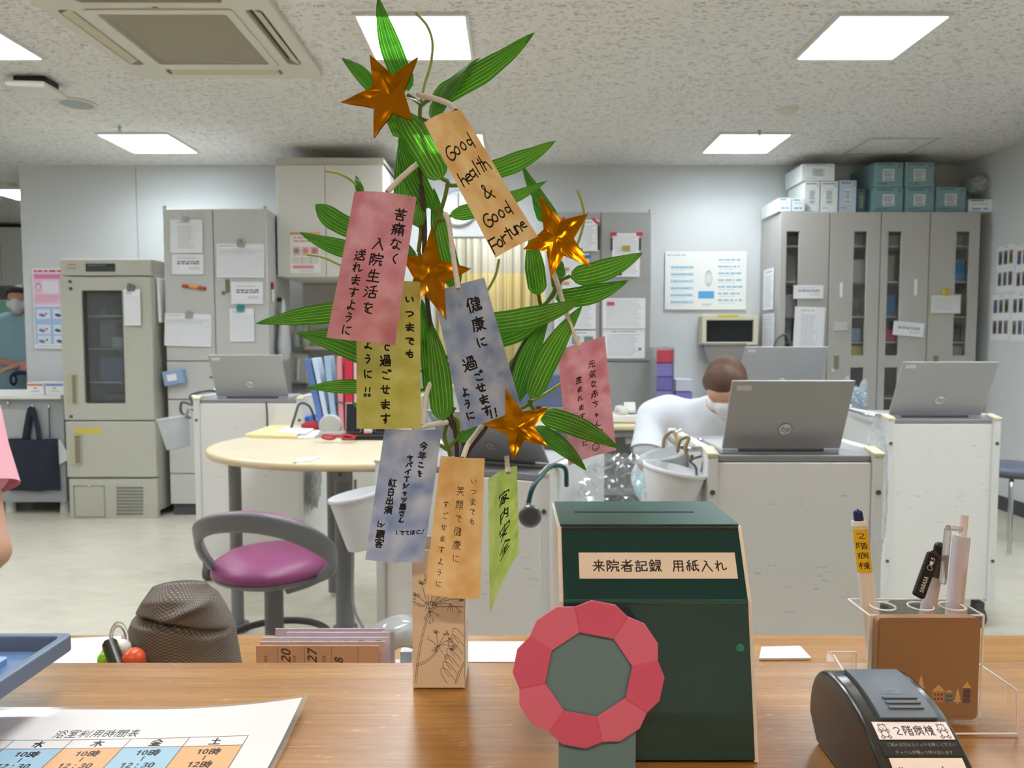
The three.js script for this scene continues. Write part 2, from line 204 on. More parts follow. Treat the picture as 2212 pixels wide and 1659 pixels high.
// ceiling fittings
const bulb = mat(0xffffff, 0.5, { emissive: new THREE.Color(0.95, 0.985, 1.0), emissiveIntensity: 2.6 });
const louvre = mat(0xe8f0f6, 0.3);
{
  const S = 0.49, spots = LIGHT_SPOTS;
  const names = ['square ceiling light near the back wall above the grey cabinet', 'square ceiling light behind the yellow good-health strip', 'square ceiling light in front of the ceiling hatch', 'square ceiling light cut off by the left edge of the picture', 'square ceiling light behind the top gold star of the bamboo', 'large square ceiling light at the upper right', 'unseen square ceiling light added above the pink swivel chair', 'unseen square ceiling light added above the turned middle cart', 'unseen square ceiling light added above the white carts on the right', 'unseen square ceiling light added above the seated nurse in pink', 'unseen square ceiling light added nearest to the counter, beyond the bamboo', 'unseen square ceiling light added over the desk beyond the pen holder', 'small square ceiling light in the back room at the far left', 'square ceiling light over the half wall at the left', 'unseen square ceiling light added outside the left edge, nearer than the half wall', 'unseen square ceiling light added outside the right edge to brighten the right wall'];
  let proto;
  spots.forEach(([x, d], i) => {
    let g;
    if (!proto) {
      g = proto = thing('ceiling_light', '', 'ceiling light', 'square ceiling lights'); settle.pop();
      const h = S / 2;
      mesh('frame', [bx(-h, h, -0.014, 0, -h, -h + 0.016), bx(-h, h, -0.014, 0, h - 0.016, h), bx(-h, -h + 0.016, -0.014, 0, -h + 0.016, h - 0.016), bx(h - 0.016, h, -0.014, 0, -h + 0.016, h - 0.016)], M.white, g);
      const q = 0.2345; mesh('reflector_box', [bx(-q, -q + 0.006, 0, 0.1, -q, q), bx(q - 0.006, q, 0, 0.1, -q, q), bx(-q, q, 0, 0.1, -q, -q + 0.006), bx(-q, q, 0, 0.1, q - 0.006, q)], louvre, g);
      mesh('lamp_panel', bx(-q, q, 0.075, 0.09, -q, q), bulb, g);
      for (const k of [-1, 1]) mesh('louvre_bar', plate([[-0.009, 0.056], [0.009, 0.056], [0.003, -0.002], [-0.003, -0.002]], 2 * q - 0.013, q - 0.0065).rotateY(Math.PI / 2).translate(0, 0, k * 0.078), louvre, g);
    } else { g = proto.clone(); g.name = numbered('ceiling_light'); scene.add(g); }
    g.userData = { label: names[i], category: 'ceiling light', group: 'square ceiling lights' };
    g.position.set(x, CEIL, -d);
    const l = new THREE.RectAreaLight(PANEL_COLOR, PANEL_LIGHT, 0.45, 0.45); l.position.set(x, CEIL + 0.07, -d); l.rotation.x = -Math.PI / 2; l.name = 'panel_lamp'; scene.add(l);
  });
  // warm corridor downlights behind the camera
  const DZ = 0.95;
  [-1.15, -0.1, 0.95].forEach((x, i) => {
    const g = thing('downlight', ['left', 'middle', 'right'][i] + ' round warm downlight in the corridor ceiling behind the counter front', 'downlight', 'corridor downlights');
    mesh('ring', lathe([[0.05, 0], [0.075, 0], [0.075, -0.006], [0.055, -0.01], [0.05, 0]], x, CEIL, DZ), M.white, g);
    mesh('bulb', cyl(0.048, 0.048, 0.006, x, CEIL - 0.004, DZ), mat(0xffffff, 0.5, { emissive: WARM_COLOR, emissiveIntensity: 3 }), g);
    const l = new THREE.SpotLight(WARM_COLOR, WARM_LIGHT, 0, 1.05, 0.5); l.position.set(x, CEIL - 0.03, DZ); l.target.position.set(x, 0, DZ); scene.add(l.target); l.castShadow = true; l.shadow.radius = 2.5; l.name = 'downlight_lamp'; scene.add(l);
  });
  const rl = new THREE.RectAreaLight(new THREE.Color().setRGB(1, 0.98, 0.92), 7, 0.6, 0.6); rl.position.set(-0.15, CEIL - 0.03, -6.3); rl.rotation.x = -Math.PI / 2; rl.name = 'room_lamp'; scene.add(rl);
  const g = thing('ceiling_light', 'square ceiling light of the curtained room behind the pass-through', 'ceiling light');
  mesh('frame', bx(-0.47, 0.17, CEIL - 0.012, CEIL, -6.62, -5.98), M.white, g); mesh('lamp_panel', bx(-0.45, 0.15, CEIL - 0.016, CEIL - 0.012, -6.6, -6.0), bulb, g);
}
// cassette air conditioner
{
  const a = thing('air_conditioner', 'cream four-way cassette air conditioner set in the ceiling', 'air conditioner');
  const x0 = -1.92, x1 = -0.97, d0 = 2.83, d1 = 3.78, y = CEIL, cx = (x0 + x1) / 2, cz = -(d0 + d1) / 2, vane = mat(0xcfc8ae, 0.5), h = 0.475;
  const slot = (sx, sz) => { const l = 0.29, o = 0.385, t = 0.034; return sz ? rounded(cx - l, cx + l, -(cz + sz * o) - t, -(cz + sz * o) + t, 0.02) : rounded(cx + sx * o - t, cx + sx * o + t, -cz - l, -cz + l, 0.02); };
  const fr = plate(rounded(x0, x1, d0, d1, 0.03), 0.035, 0.035, [slot(1, 0), slot(-1, 0), slot(0, 1), slot(0, -1), rounded(cx - 0.265, cx + 0.265, -cz - 0.265, -cz + 0.265, 0.01)], 0.004);
  fr.rotateX(-Math.PI / 2); fr.translate(0, y - 0.035, 0); mesh('panel', fr, M.acWhite, a);
  mesh('housing', bx(x0 + 0.05, x1 - 0.05, y - 0.004, y - 0.001, -d1 + 0.05, -d0 - 0.05), M.black, a);
  for (const [sx, sz] of [[1, 0], [-1, 0], [0, 1], [0, -1]]) { const g = sz ? bx(cx - 0.27, cx + 0.27, y - 0.030, y - 0.022, cz + sz * 0.392 - 0.02, cz + sz * 0.392 + 0.02, 0.003) : bx(cx + sx * 0.392 - 0.02, cx + sx * 0.392 + 0.02, y - 0.030, y - 0.022, cz - 0.27, cz + 0.27, 0.003); mesh('vane', sz ? rot(g, cx, y - 0.026, cz + sz * 0.392, sz * 0.45) : rot(g, cx + sx * 0.392, y - 0.026, cz, 0, 0, -sx * 0.45), vane, a); }
  const bars = []; for (let i = 0; i < 53; i++) { const z = cz - 0.26 + i * 0.01; bars.push(bx(cx - 0.262, cx + 0.262, y - 0.030, y - 0.018, z, z + 0.0055)); }
  for (const k of [-0.17, 0, 0.17]) bars.push(bx(cx + k - 0.004, cx + k + 0.004, y - 0.028, y - 0.016, cz - 0.262, cz + 0.262));
  const gr = mesh('intake_grille', bars, mat(0xb9b3a0, 0.6), a); gr.userData.kind = 'stuff';
  mesh('filter', bx(cx - 0.264, cx + 0.264, y - 0.012, y - 0.005, cz - 0.264, cz + 0.264), mat(0x6d685c, 0.9), a);
  mesh('grille_frame', plate(rounded(cx - 0.305, cx + 0.305, -cz - 0.305, -cz + 0.305, 0.02), 0.006, 0.006, [rounded(cx - 0.266, cx + 0.266, -cz - 0.266, -cz + 0.266, 0.01)], 0.002).rotateX(-Math.PI / 2).translate(0, y - 0.042, 0), M.acWhite, a);
  mesh('maker_mark', bx(cx - 0.012, cx + 0.012, y - 0.0365, y - 0.0355, cz + 0.314, cz + 0.322), M.greyDark, a);
}
{ // wireless box, speaker, sprinklers, smoke detectors, hatch
  let p = PH(78, 172, CEIL), a = thing('access_point', 'white wireless access point on a black bracket under the ceiling', 'access point');
  mesh('bracket', bx(p.x - 0.085, p.x + 0.085, CEIL - 0.035, CEIL, p.z - 0.06, p.z + 0.06, 0.008), M.black, a);
  mesh('housing', rot(bx(p.x - 0.105, p.x + 0.105, CEIL - 0.068, CEIL - 0.036, p.z - 0.1, p.z + 0.1, 0.016, 3), p.x, CEIL - 0.05, p.z, 0, 0, -0.03), M.whitePlastic, a);
  p = PH(166, 223, CEIL); a = thing('ceiling_speaker', 'round flat grey ceiling speaker beside the access point', 'speaker');
  mesh('rim', lathe([[0.085, 0], [0.108, 0], [0.108, -0.006], [0.092, -0.01], [0.085, -0.002]], p.x, CEIL, p.z), M.acWhite, a); mesh('grille', cyl(0.092, 0.092, 0.006, p.x, CEIL - 0.004, p.z, 32), mat(0xaab0b2, 0.7), a);
  [[258, 270, 'left'], [1640, 280, 'right']].forEach(([x, y, s]) => { const q = PH(x, y, CEIL), g = thing('sprinkler', `small ceiling sprinkler head above the ${s} back ceiling light`, 'sprinkler', 'ceiling sprinklers'); mesh('rosette', lathe([[0, -0.004], [0.035, -0.003], [0.04, 0]], q.x, CEIL, q.z, 20), M.white, g); mesh('head', [cyl(0.01, 0.014, 0.03, q.x, CEIL - 0.02, q.z, 10), cyl(0.016, 0.016, 0.003, q.x, CEIL - 0.038, q.z, 12)], M.chrome, g); });
  [[1702, 236, 'cream domed smoke detector on the ceiling at the right'], [18, 396, 'flat round detector on the back room ceiling']].forEach(([x, y, l]) => { const q = PH(x, y, CEIL), g = thing('smoke_detector', l, 'smoke detector'); mesh('base', cyl(0.058, 0.062, 0.012, q.x, CEIL - 0.006, q.z, 28), M.acWhite, g); mesh('dome', lathe([[0, -0.038], [0.02, -0.036], [0.036, -0.027], [0.045, -0.012]], q.x, CEIL, q.z, 28), M.acWhite, g); });
  const h0 = PH(1803, 333, CEIL), h1 = PH(1878, 299, CEIL), h2 = PH(2030, 299, CEIL), hh = thing('ceiling_hatch', 'square inspection hatch frame in the ceiling above the boxes', 'hatch');
  const q = 0.007, X0 = h1.x, X1 = h2.x, Z1 = h1.z, Z0 = h0.z + 0.02;
  for (const g of [bx(X0, X1, CEIL - 0.004, CEIL, Z1, Z1 + q * 2), bx(X0, X1, CEIL - 0.004, CEIL, Z0 - q * 2, Z0), bx(X0, X0 + q * 2, CEIL - 0.004, CEIL, Z1, Z0), bx(X1 - q * 2, X1, CEIL - 0.004, CEIL, Z1, Z0)]) mesh('frame_bar', g, mat(0xb9b6b0, 0.5), hh);
}
// curtained room seen through the opening, with a curtain
{
  const c = thing('curtain', 'cream curtain with a pale mesh top seen through the pass-through', 'curtain');
  const fold = (y0, y1, m, n) => { const pos = [], idx = [], uv = [], N = 220; for (let j = 0; j < 2; j++) for (let i = 0; i <= N; i++) { const u = i / N, x = -0.78 + 1.5 * u; pos.push(x, j ? y1 : y0, -6.75 + 0.03 * Math.sin(u * 90 + 2 * Math.sin(u * 23)) + 0.012 * Math.sin(u * 211)); uv.push(u * 12, j); } for (let i = 0; i < N; i++) idx.push(i, i + 1, i + N + 1, i + 1, i + N + 2, i + N + 1); const g = new THREE.BufferGeometry(); g.setAttribute('position', new THREE.Float32BufferAttribute(pos, 3)); g.setAttribute('uv', new THREE.Float32BufferAttribute(uv, 2)); g.setIndex(idx); g.computeVertexNormals(); mesh(n, g, m, c); };
  const my = P(0, 590, 6.75).y;
  fold(my, P(0, 522, 6.75).y + 0.06, mat(0xd6d5c8, 0.9, { side: 2 }), 'mesh_top');
  fold(0.06, my, mat(0xeee0a8, 0.9, { side: 2 }), 'cloth');
  mesh('rail', rod(V(-0.8, P(0, 520, 6.75).y + 0.065, -6.75), V(0.74, P(0, 520, 6.75).y + 0.065, -6.75), 0.012), M.white, c);
  for (const x of [-0.78, 0.72]) mesh('hanger', rod(V(x, P(0, 520, 6.75).y + 0.06, -6.75), V(x, CEIL, -6.75), 0.008), M.white, c);
}
// ---------- textures of the sheets on the walls ----------
const DOC = [0, 1, 2, 3].map((k) => tex(256, 360, (x, w, h) => { seed = 40 + k; x.fillStyle = '#f1f2f6'; x.fillRect(0, 0, w, h); if (k === 0) { fineprint(x, 50, 30, 206, 44, 14, '#8a8f96', 5); grid(x, 60, 60, 196, 320, 3, 22, 'rgba(150,155,165,.45)', 1.5); fineprint(x, 64, 66, 190, 316, 12, 'rgba(120,125,135,.5)', 3, 0.9); } if (k === 1) { fineprint(x, 60, 30, 200, 40, 14, '#55585e', 7, 1); fineprint(x, 30, 70, 226, 330, 17, 'rgba(90,94,104,.7)', 4, 1); } if (k === 2) { fineprint(x, 24, 20, 232, 340, 15, 'rgba(105,108,118,.6)', 3.5, 1.05); } if (k === 3) { fineprint(x, 30, 24, 150, 60, 12, '#888', 4); grid(x, 18, 70, 238, 340, 8, 26, 'rgba(140,145,155,.5)', 1.3); } }));
const WIDE = [0, 1].map((k) => tex(360, 256, (x, w, h) => { seed = 60 + k; x.fillStyle = '#eff0f4'; x.fillRect(0, 0, w, h); if (k === 0) { fineprint(x, 20, 16, 200, 30, 14, '#666', 4); grid(x, 14, 40, 346, 236, 16, 12, 'rgba(140,142,152,.55)', 1.3); fineprint(x, 18, 50, 340, 80, 12, 'rgba(110,112,120,.5)', 3, 1); } else { fineprint(x, 60, 50, 300, 60, 12, '#777', 5, 1); fineprint(x, 60, 95, 310, 130, 26, '#3c3f46', 14, 1.05); fineprint(x, 190, 170, 320, 200, 18, '#777', 5, 1); } }));
const paperM = [...DOC, ...WIDE].map((t) => mat(0xffffff, 0.8, { map: t }));
const cardFace = (t, r = 0.8) => mat(0xffffff, r, { map: t });
// a hung sheet: front face carries the print; thickness a few millimetres of paper
function hung(name, label, r, m, o = {}) {
  const q = rc(...r), g = o.parent ?? thing(name, label, o.cat ?? 'paper', o.group), z = q.z;
  const front = new THREE.PlaneGeometry(q.x1 - q.x0, q.y1 - q.y0, 6, 6); { const p = front.attributes.position; for (let i = 0; i < p.count; i++) p.setZ(i, 0.006 * Math.max(0, -p.getY(i) / (q.y1 - q.y0) + 0.1) * (o.curl ?? 1) + 0.002 * Math.sin(p.getX(i) * 30)); front.computeVertexNormals(); }
  if (o.tilt) front.rotateZ(o.tilt); front.translate((q.x0 + q.x1) / 2, (q.y0 + q.y1) / 2, z + (o.off ?? 0.006));
  mesh('sheet', front, m, g); m.side = 2;
  if (o.magnet) { const [cx, cy, c] = o.magnet, p = P(cx, cy, r[4]); mesh('magnet_clip', [bx(p.x - 0.025, p.x + 0.025, p.y - 0.03, p.y + 0.015, z + 0.002, z + 0.022, 0.005), cyl(0.012, 0.012, 0.03, p.x, p.y + 0.012, z + 0.02, 12, Math.PI / 2)], mat(c, 0.35), g); }
  return g;
}
// ---------- grey tall cabinet at the left ----------
const paleDoor = mat(0xc9c8c5, 0.45);
{
  const d = 4.92, q = rc(348, 450, 575, 1118, d), x0 = P(357, 700, d).x, x1 = P(580, 700, d).x, top = P(0, 450, d).y;
  const c = thing('tall_cabinet', 'tall grey metal cabinet covered with papers beside the medicine refrigerator', 'cabinet');
  mesh('body', bx(x0 + 0.004, x1 - 0.004, 0.08, top - 0.004, -d - 0.5, -d - 0.022), M.grey, c);
  mesh('plinth', bx(x0 + 0.01, x1 - 0.01, 0, 0.08, -d - 0.49, -d - 0.03), M.greyDark, c);
  const mid = P(463, 620, d).x, ys = [780, 863, 1023].map((y) => P(0, y, d).y), g = 0.003;
  const door = (n, a, b, lo, hi) => mesh(n, bx(a + g, b - g, lo + g, hi - g, -d - 0.02, -d, 0.004), paleDoor, c);
  const dl = door('door', x0, mid, ys[0], top), dr = door('door', mid, x1, ys[0], top);
  const d3 = door('drawer', x0, x1, ys[1], ys[0]); door('drawer', x0, x1, ys[2], ys[1]); door('drawer', x0, x1, 0.08, ys[2]);
  const hp = P(492, 618, d); mesh('handle', [bx(hp.x - 0.014, hp.x + 0.014, hp.y - 0.045, hp.y + 0.045, -d, -d + 0.004)], mat(0x7d7860, 0.5), dr);
  const kp = P(485, 633, d); mesh('lock', cyl(0.013, 0.013, 0.02, kp.x, kp.y, -d + 0.01, 14, Math.PI / 2), M.chrome, dr);
  const h3 = P(468, 815, d); mesh('handle', bx(h3.x - 0.05, h3.x + 0.05, h3.y - 0.008, h3.y + 0.008, -d, -d + 0.003), mat(0x7d7860, 0.5), d3);
  for (const x of [x0 + 0.012, x1 - 0.012]) mesh('hinge_pin', cyl(0.012, 0.012, 0.02, x, top + 0.008, -d - 0.012, 10), M.grey, c);
  hung('paper_sheet', 'pale form on the left door of the grey cabinet, hung highest', [369, 475, 439, 547, d], paperM[0], { magnet: [399, 472, 0xb9bbbb], off: 0.008 });
  hung('paper_sheet', 'small notice in bold print just below the highest form on the grey cabinet', [372, 549, 441, 593, d], paperM[5]);
  hung('paper_sheet', 'wide table sheet clipped high on the right door of the grey cabinet', [469, 527, 571, 600, d], paperM[4], { magnet: [521, 524, 0x9b9a92], tilt: -0.01 });
  hung('paper_sheet', 'small typed notice beside the handle of the grey cabinet', [500, 609, 569, 657, d], paperM[5]);
  hung('paper_sheet', 'wide ruled sheet hung low on the left door of the grey cabinet', [357, 678, 457, 748, d], paperM[4], { magnet: [410, 678, 0xa9a79e], tilt: -0.03, curl: 1.5 });
  hung('paper_sheet', 'narrow list under a teal magnet on the grey cabinet', [497, 667, 550, 738, d], paperM[3], { magnet: [521, 664, 0x3f9c98] });
  const p = P(421, 620, d), mk = thing('marker_pen', 'red and yellow marker stuck to the grey cabinet door', 'marker');
  mesh('barrel', rot(cyl(0.012, 0.012, 0.155, p.x, p.y, -d + 0.013, 12, 0, Math.PI / 2), p.x, p.y, -d, 0, 0, -0.13), mat(0xb8443a, 0.45), mk); mesh('band', rot(cyl(0.0125, 0.0125, 0.06, p.x, p.y, -d + 0.013, 12, 0, Math.PI / 2), p.x, p.y, -d, 0, 0, -0.13), mat(0xe0ab35, 0.45), mk);
  const b = P(381, 815, d), bb = thing('tissue_holder', 'small light blue box with a white label on the lower cabinet', 'box');
  mesh('case', rot(bx(b.x - 0.07, b.x + 0.07, b.y - 0.05, b.y + 0.05, -d, -d + 0.05, 0.008), b.x, b.y, -d, 0, 0, 0.16), mat(0x8fa9c9, 0.5), bb); mesh('label_card', rot(bx(b.x - 0.04, b.x + 0.025, b.y - 0.02, b.y + 0.025, -d + 0.05, -d + 0.0515), b.x, b.y, -d, 0, 0, 0.16), M.paper, bb);
  // things hung on the cabinet side
  const sx = x1 + 0.002, hang = thing('carrier_bag', 'white plastic bag hanging on the side of the grey cabinet', 'bag');
  const s0 = [[5.06, 676, 0.02], [5.14, 655, 0.02], [5.22, 690, 0.03]];
  mesh('bag', lathe([[0.002, 0], [0.02, -0.03], [0.045, -0.15], [0.075, -0.33], [0.06, -0.42], [0.02, -0.44], [0, -0.44]], 0, 0, 0, 18).scale(0.55, 1, 1.1).translate(sx + 0.045, P(0, 645, 5.1).y, -5.1), mat(0xdadde0, 0.4, { transmission: 0.3, thickness: 0, side: 2 }), hang);
  mesh('hook', sph(0.018, sx + 0.018, P(0, 647, 5.1).y, -5.1), M.black, hang);
  const cl = thing('hanging_pen', 'red and black pen clipped to the side of the grey cabinet', 'pen'); mesh('barrel', rod(V(sx + 0.003, P(0, 652, 5.0).y, -5.0), V(sx + 0.003, P(0, 625, 5.0).y, -5.0), 0.009), M.whitePlastic, cl); mesh('cap', rod(V(sx + 0.003, P(0, 625, 5.0).y, -5.0), V(sx + 0.003, P(0, 610, 5.0).y, -5.0), 0.011), mat(0x9c2f35, 0.4), cl);
}
// ---------- medicine refrigerator ----------
{
  const d = 4.85, f = thing('medicine_refrigerator', 'tall beige medicine refrigerator with a narrow glass window', 'refrigerator'), beige = mat(0xbdbcaf, 0.45);
  const x0 = P(143, 850, d).x, x1 = P(336, 850, d).x, Y = (y) => P(0, y, d).y, zb = -d - 0.62;
  const t0 = Y(560), t1 = Y(597), m0 = Y(908), m1 = Y(1032), bt = Y(1122);
  mesh('body', hollow(x0 + 0.004, x1 - 0.004, 0.05, t0, zb, -d - 0.03, 0.035), beige, f);
  mesh('divider', bx(x0 + 0.04, x1 - 0.04, m0 - 0.02, m0 + 0.02, zb + 0.04, -d - 0.035), beige, f);
  mesh('control_panel', bx(x0 - 0.004, x1 - 0.004, t1 + 0.003, t0 + 0.002, -d - 0.03, -d + 0.012, 0.01, 3), beige, f);
  const a = P(188, 561 + 9, d), b = P(251, 587, d), disp = tex(256, 110, (x, w, h) => { seed = 3; x.fillStyle = '#2c3432'; x.fillRect(0, 0, w, h); x.fillStyle = '#4a5150'; x.fillRect(10, 55, w - 20, 48); fineprint(x, 14, 20, 240, 44, 14, '#9fb0a8', 5, 0.9); fineprint(x, 20, 78, 240, 90, 16, '#20262a', 8, 1); });
  const dp = mesh('display', bx(a.x, b.x, b.y, a.y, -d + 0.01, -d + 0.016), mat(0x2c3432, 0.3), f);
  mesh('display_face', new THREE.PlaneGeometry(b.x - a.x, a.y - b.y).translate((a.x + b.x) / 2, (a.y + b.y) / 2, -d + 0.0165), cardFace(disp, 0.3), dp);
  const lg = P(157, 572, d); mesh('brand_mark', new THREE.PlaneGeometry(0.08, 0.022).translate(lg.x, lg.y, -d + 0.0126), mat(0xffffff, 0.5, { map: tex(256, 64, (x, w, h) => { x.fillStyle = '#bdbcaf'; x.fillRect(0, 0, w, h); x.fillStyle = '#a5453f'; x.font = 'bold 56px sans-serif'; x.textAlign = 'center'; x.textBaseline = 'middle'; x.fillText('SANYO', 128, 34); }) }), f); mesh('model_mark', bx(lg.x - 0.03, lg.x + 0.03, lg.y - 0.028, lg.y - 0.02, -d + 0.011, -d + 0.0128), mat(0x8a8880, 0.5), f);
  // upper door with window
  const w = rc(183, 628, 270, 871, d), up = mesh('upper_door', plate(rounded(x0 - 0.008, x1 - 0.004, m0 + 0.003, t1 - 0.004, 0.012), 0.05, -d + 0.02, [rounded(w.x0, w.x1, w.y0, w.y1, 0.012)], 0.006), beige, f);
  mesh('window_gasket', plate(rounded(w.x0, w.x1, w.y0, w.y1, 0.012), 0.03, -d + 0.006, [rounded(w.x0 + 0.012, w.x1 - 0.012, w.y0 + 0.012, w.y1 - 0.012, 0.008)]), mat(0x3c3f3e, 0.5), up);
  mesh('pane', bx(w.x0 + 0.008, w.x1 - 0.008, w.y0 + 0.008, w.y1 - 0.008, -d - 0.012, -d - 0.01), mat(0xe6eaec, 0.03, { transmission: 0.92, thickness: 0 }), up);
  for (const [hy0, hy1, hx, door] of [[808, 873, 162, up]]) { const h = rc(hx - 12, hy0, hx + 10, hy1, d); mesh('handle', plate(rounded(h.x0, h.x1, h.y0, h.y1, 0.006), 0.012, -d + 0.028, [R4(h.x0 + 0.035, h.x1 - 0.006, h.y0 + 0.008, h.y1 - 0.008)]), mat(0xb9b49c, 0.4), door); mesh('handle_recess', bx(h.x0 + 0.035, h.x1 - 0.006, h.y0 + 0.008, h.y1 - 0.008, -d + 0.0195, -d + 0.0215), mat(0x8d8874, 0.5), door); }
  for (const [x, y] of [[156, 609], [157, 624], [158, 899]]) { const p = P(x, y, d); mesh('lock', cyl(0.011, 0.011, 0.008, p.x, p.y, -d + 0.022, 14, Math.PI / 2), M.greyDark, up); }
  const lo = mesh('lower_door', bx(x0 - 0.006, x1 - 0.004, m1 + 0.004, m0 - 0.004, -d - 0.03, -d + 0.018, 0.012, 3), beige, f);
  { const h = rc(157, 938, 181, 1002, d); mesh('handle', plate(rounded(h.x0, h.x1, h.y0, h.y1, 0.006), 0.012, -d + 0.028, [R4(h.x0 + 0.032, h.x1 - 0.006, h.y0 + 0.008, h.y1 - 0.008)]), mat(0xb9b49c, 0.4), lo); mesh('handle_recess', bx(h.x0 + 0.032, h.x1 - 0.006, h.y0 + 0.008, h.y1 - 0.008, -d + 0.0175, -d + 0.019), mat(0x8d8874, 0.5), lo); const s = P(194, 931, d); mesh('yellow_sticker', bx(s.x - 0.085, s.x + 0.09, s.y - 0.015, s.y + 0.015, -d + 0.018, -d + 0.0195), mat(0xd8c139, 0.6), lo); }
  const bs = mesh('base_panel', bx(x0, x1 - 0.004, bt, m1 - 0.004, -d - 0.03, -d + 0.01, 0.01), beige, f), ht = rc(162, 1048, 229, 1116, d);
  mesh('access_flap', plate(R4(ht.x0, ht.x1, ht.y0, ht.y1), 0.004, -d + 0.014, [R4(ht.x0 + 0.004, ht.x1 - 0.004, ht.y0 + 0.004, ht.y1 - 0.004)]), mat(0x8e8c80, 0.5), bs); { const p = P(195, 1049, d); mesh('flap_knob', sph(0.008, p.x, p.y, -d + 0.015), M.whitePlastic, bs); }
  for (let i = 0; i < 9; i++) { const v = rc(254, 1051 + i * 7, 311, 1055 + i * 7, d); mesh('vent_slat', bx(v.x0, v.x1, v.y0, v.y1, -d + 0.008, -d + 0.0125), mat(0x7b7a70, 0.6), bs); }
  for (const x of [x0 + 0.06, x1 - 0.06]) for (const z of [-d - 0.08, zb + 0.08]) mesh('foot', cyl(0.03, 0.03, 0.05, x, 0.025, z, 14), M.black, f);
  for (const y of [690, 762, 835]) { const sy = Y(y - 8); mesh('shelf', bx(x0 + 0.045, x1 - 0.045, sy - 0.006, sy + 0.006, zb + 0.05, -d - 0.06), mat(0xa8adb0, 0.4), f); }
  const stock = [['basket', 215, 262, 660, 0x5b5a58], ['carton', 188, 214, 663, 0x6f6a66], ['carton', 232, 266, 690, 0x5d5660], ['basket', 194, 230, 694, 0x8a8d8e], ['tray', 225, 270, 728, 0xb9c6c2], ['carton', 190, 222, 735, 0x46424a], ['basket', 190, 258, 770, 0x6d7796], ['carton', 200, 255, 850, 0x55564e]];
  stock.forEach(([n, xa, xb, yt, c], i) => { const s = i < 2 ? 690 : i < 6 ? 762 : i < 7 ? 835 : 905, p0 = P(xa, 0, d + 0.14).x, p1 = P(xb, 0, d + 0.14).x, y0 = s === 905 ? m0 + 0.021 : Y(s - 8) + 0.007; solo('refrigerated_' + n, ['grey basket on the top shelf of the refrigerator', 'brownish carton on the top shelf of the refrigerator', 'dark carton at the right on the second refrigerator shelf', 'light grey basket on the second refrigerator shelf', 'pale tray in front on the second refrigerator shelf', 'black carton at the left of the second refrigerator shelf', 'blue basket on the lowest refrigerator shelf', 'olive carton on the floor of the refrigerator'][i], n, bx(p0, p1, y0, Math.max(y0 + 0.04, P(0, yt, d + 0.14).y), -d - 0.34 + (i % 3) * 0.03, -d - 0.1 - (n === 'tray' ? 0 : 0.03) - (i === 2 || i === 5 ? 0.25 : 0) + (i === 2 || i === 5 ? 0.12 : 0), 0.006), mat(c, 0.6)); });
  hung('paper_sheet', 'narrow list clipped with a grey magnet to the refrigerator door', [270, 625, 306, 703, d - 0.02], paperM[3], { magnet: [285, 620, 0x7b7d7c], off: 0.012 });
  const sp0 = thing('paper_pad', 'thick pad of forms hanging on the side of the refrigerator', 'paper pad'); mesh('sheets', rot(bx(x1 + 0.002, x1 + 0.02, Y(696), Y(600), -d - 0.26, -d - 0.05, 0.003), x1, Y(600), -d, 0, 0, 0.02), M.paper, sp0); mesh('hook', sph(0.014, x1 + 0.014, Y(598), -d - 0.15), M.chrome, sp0);
}
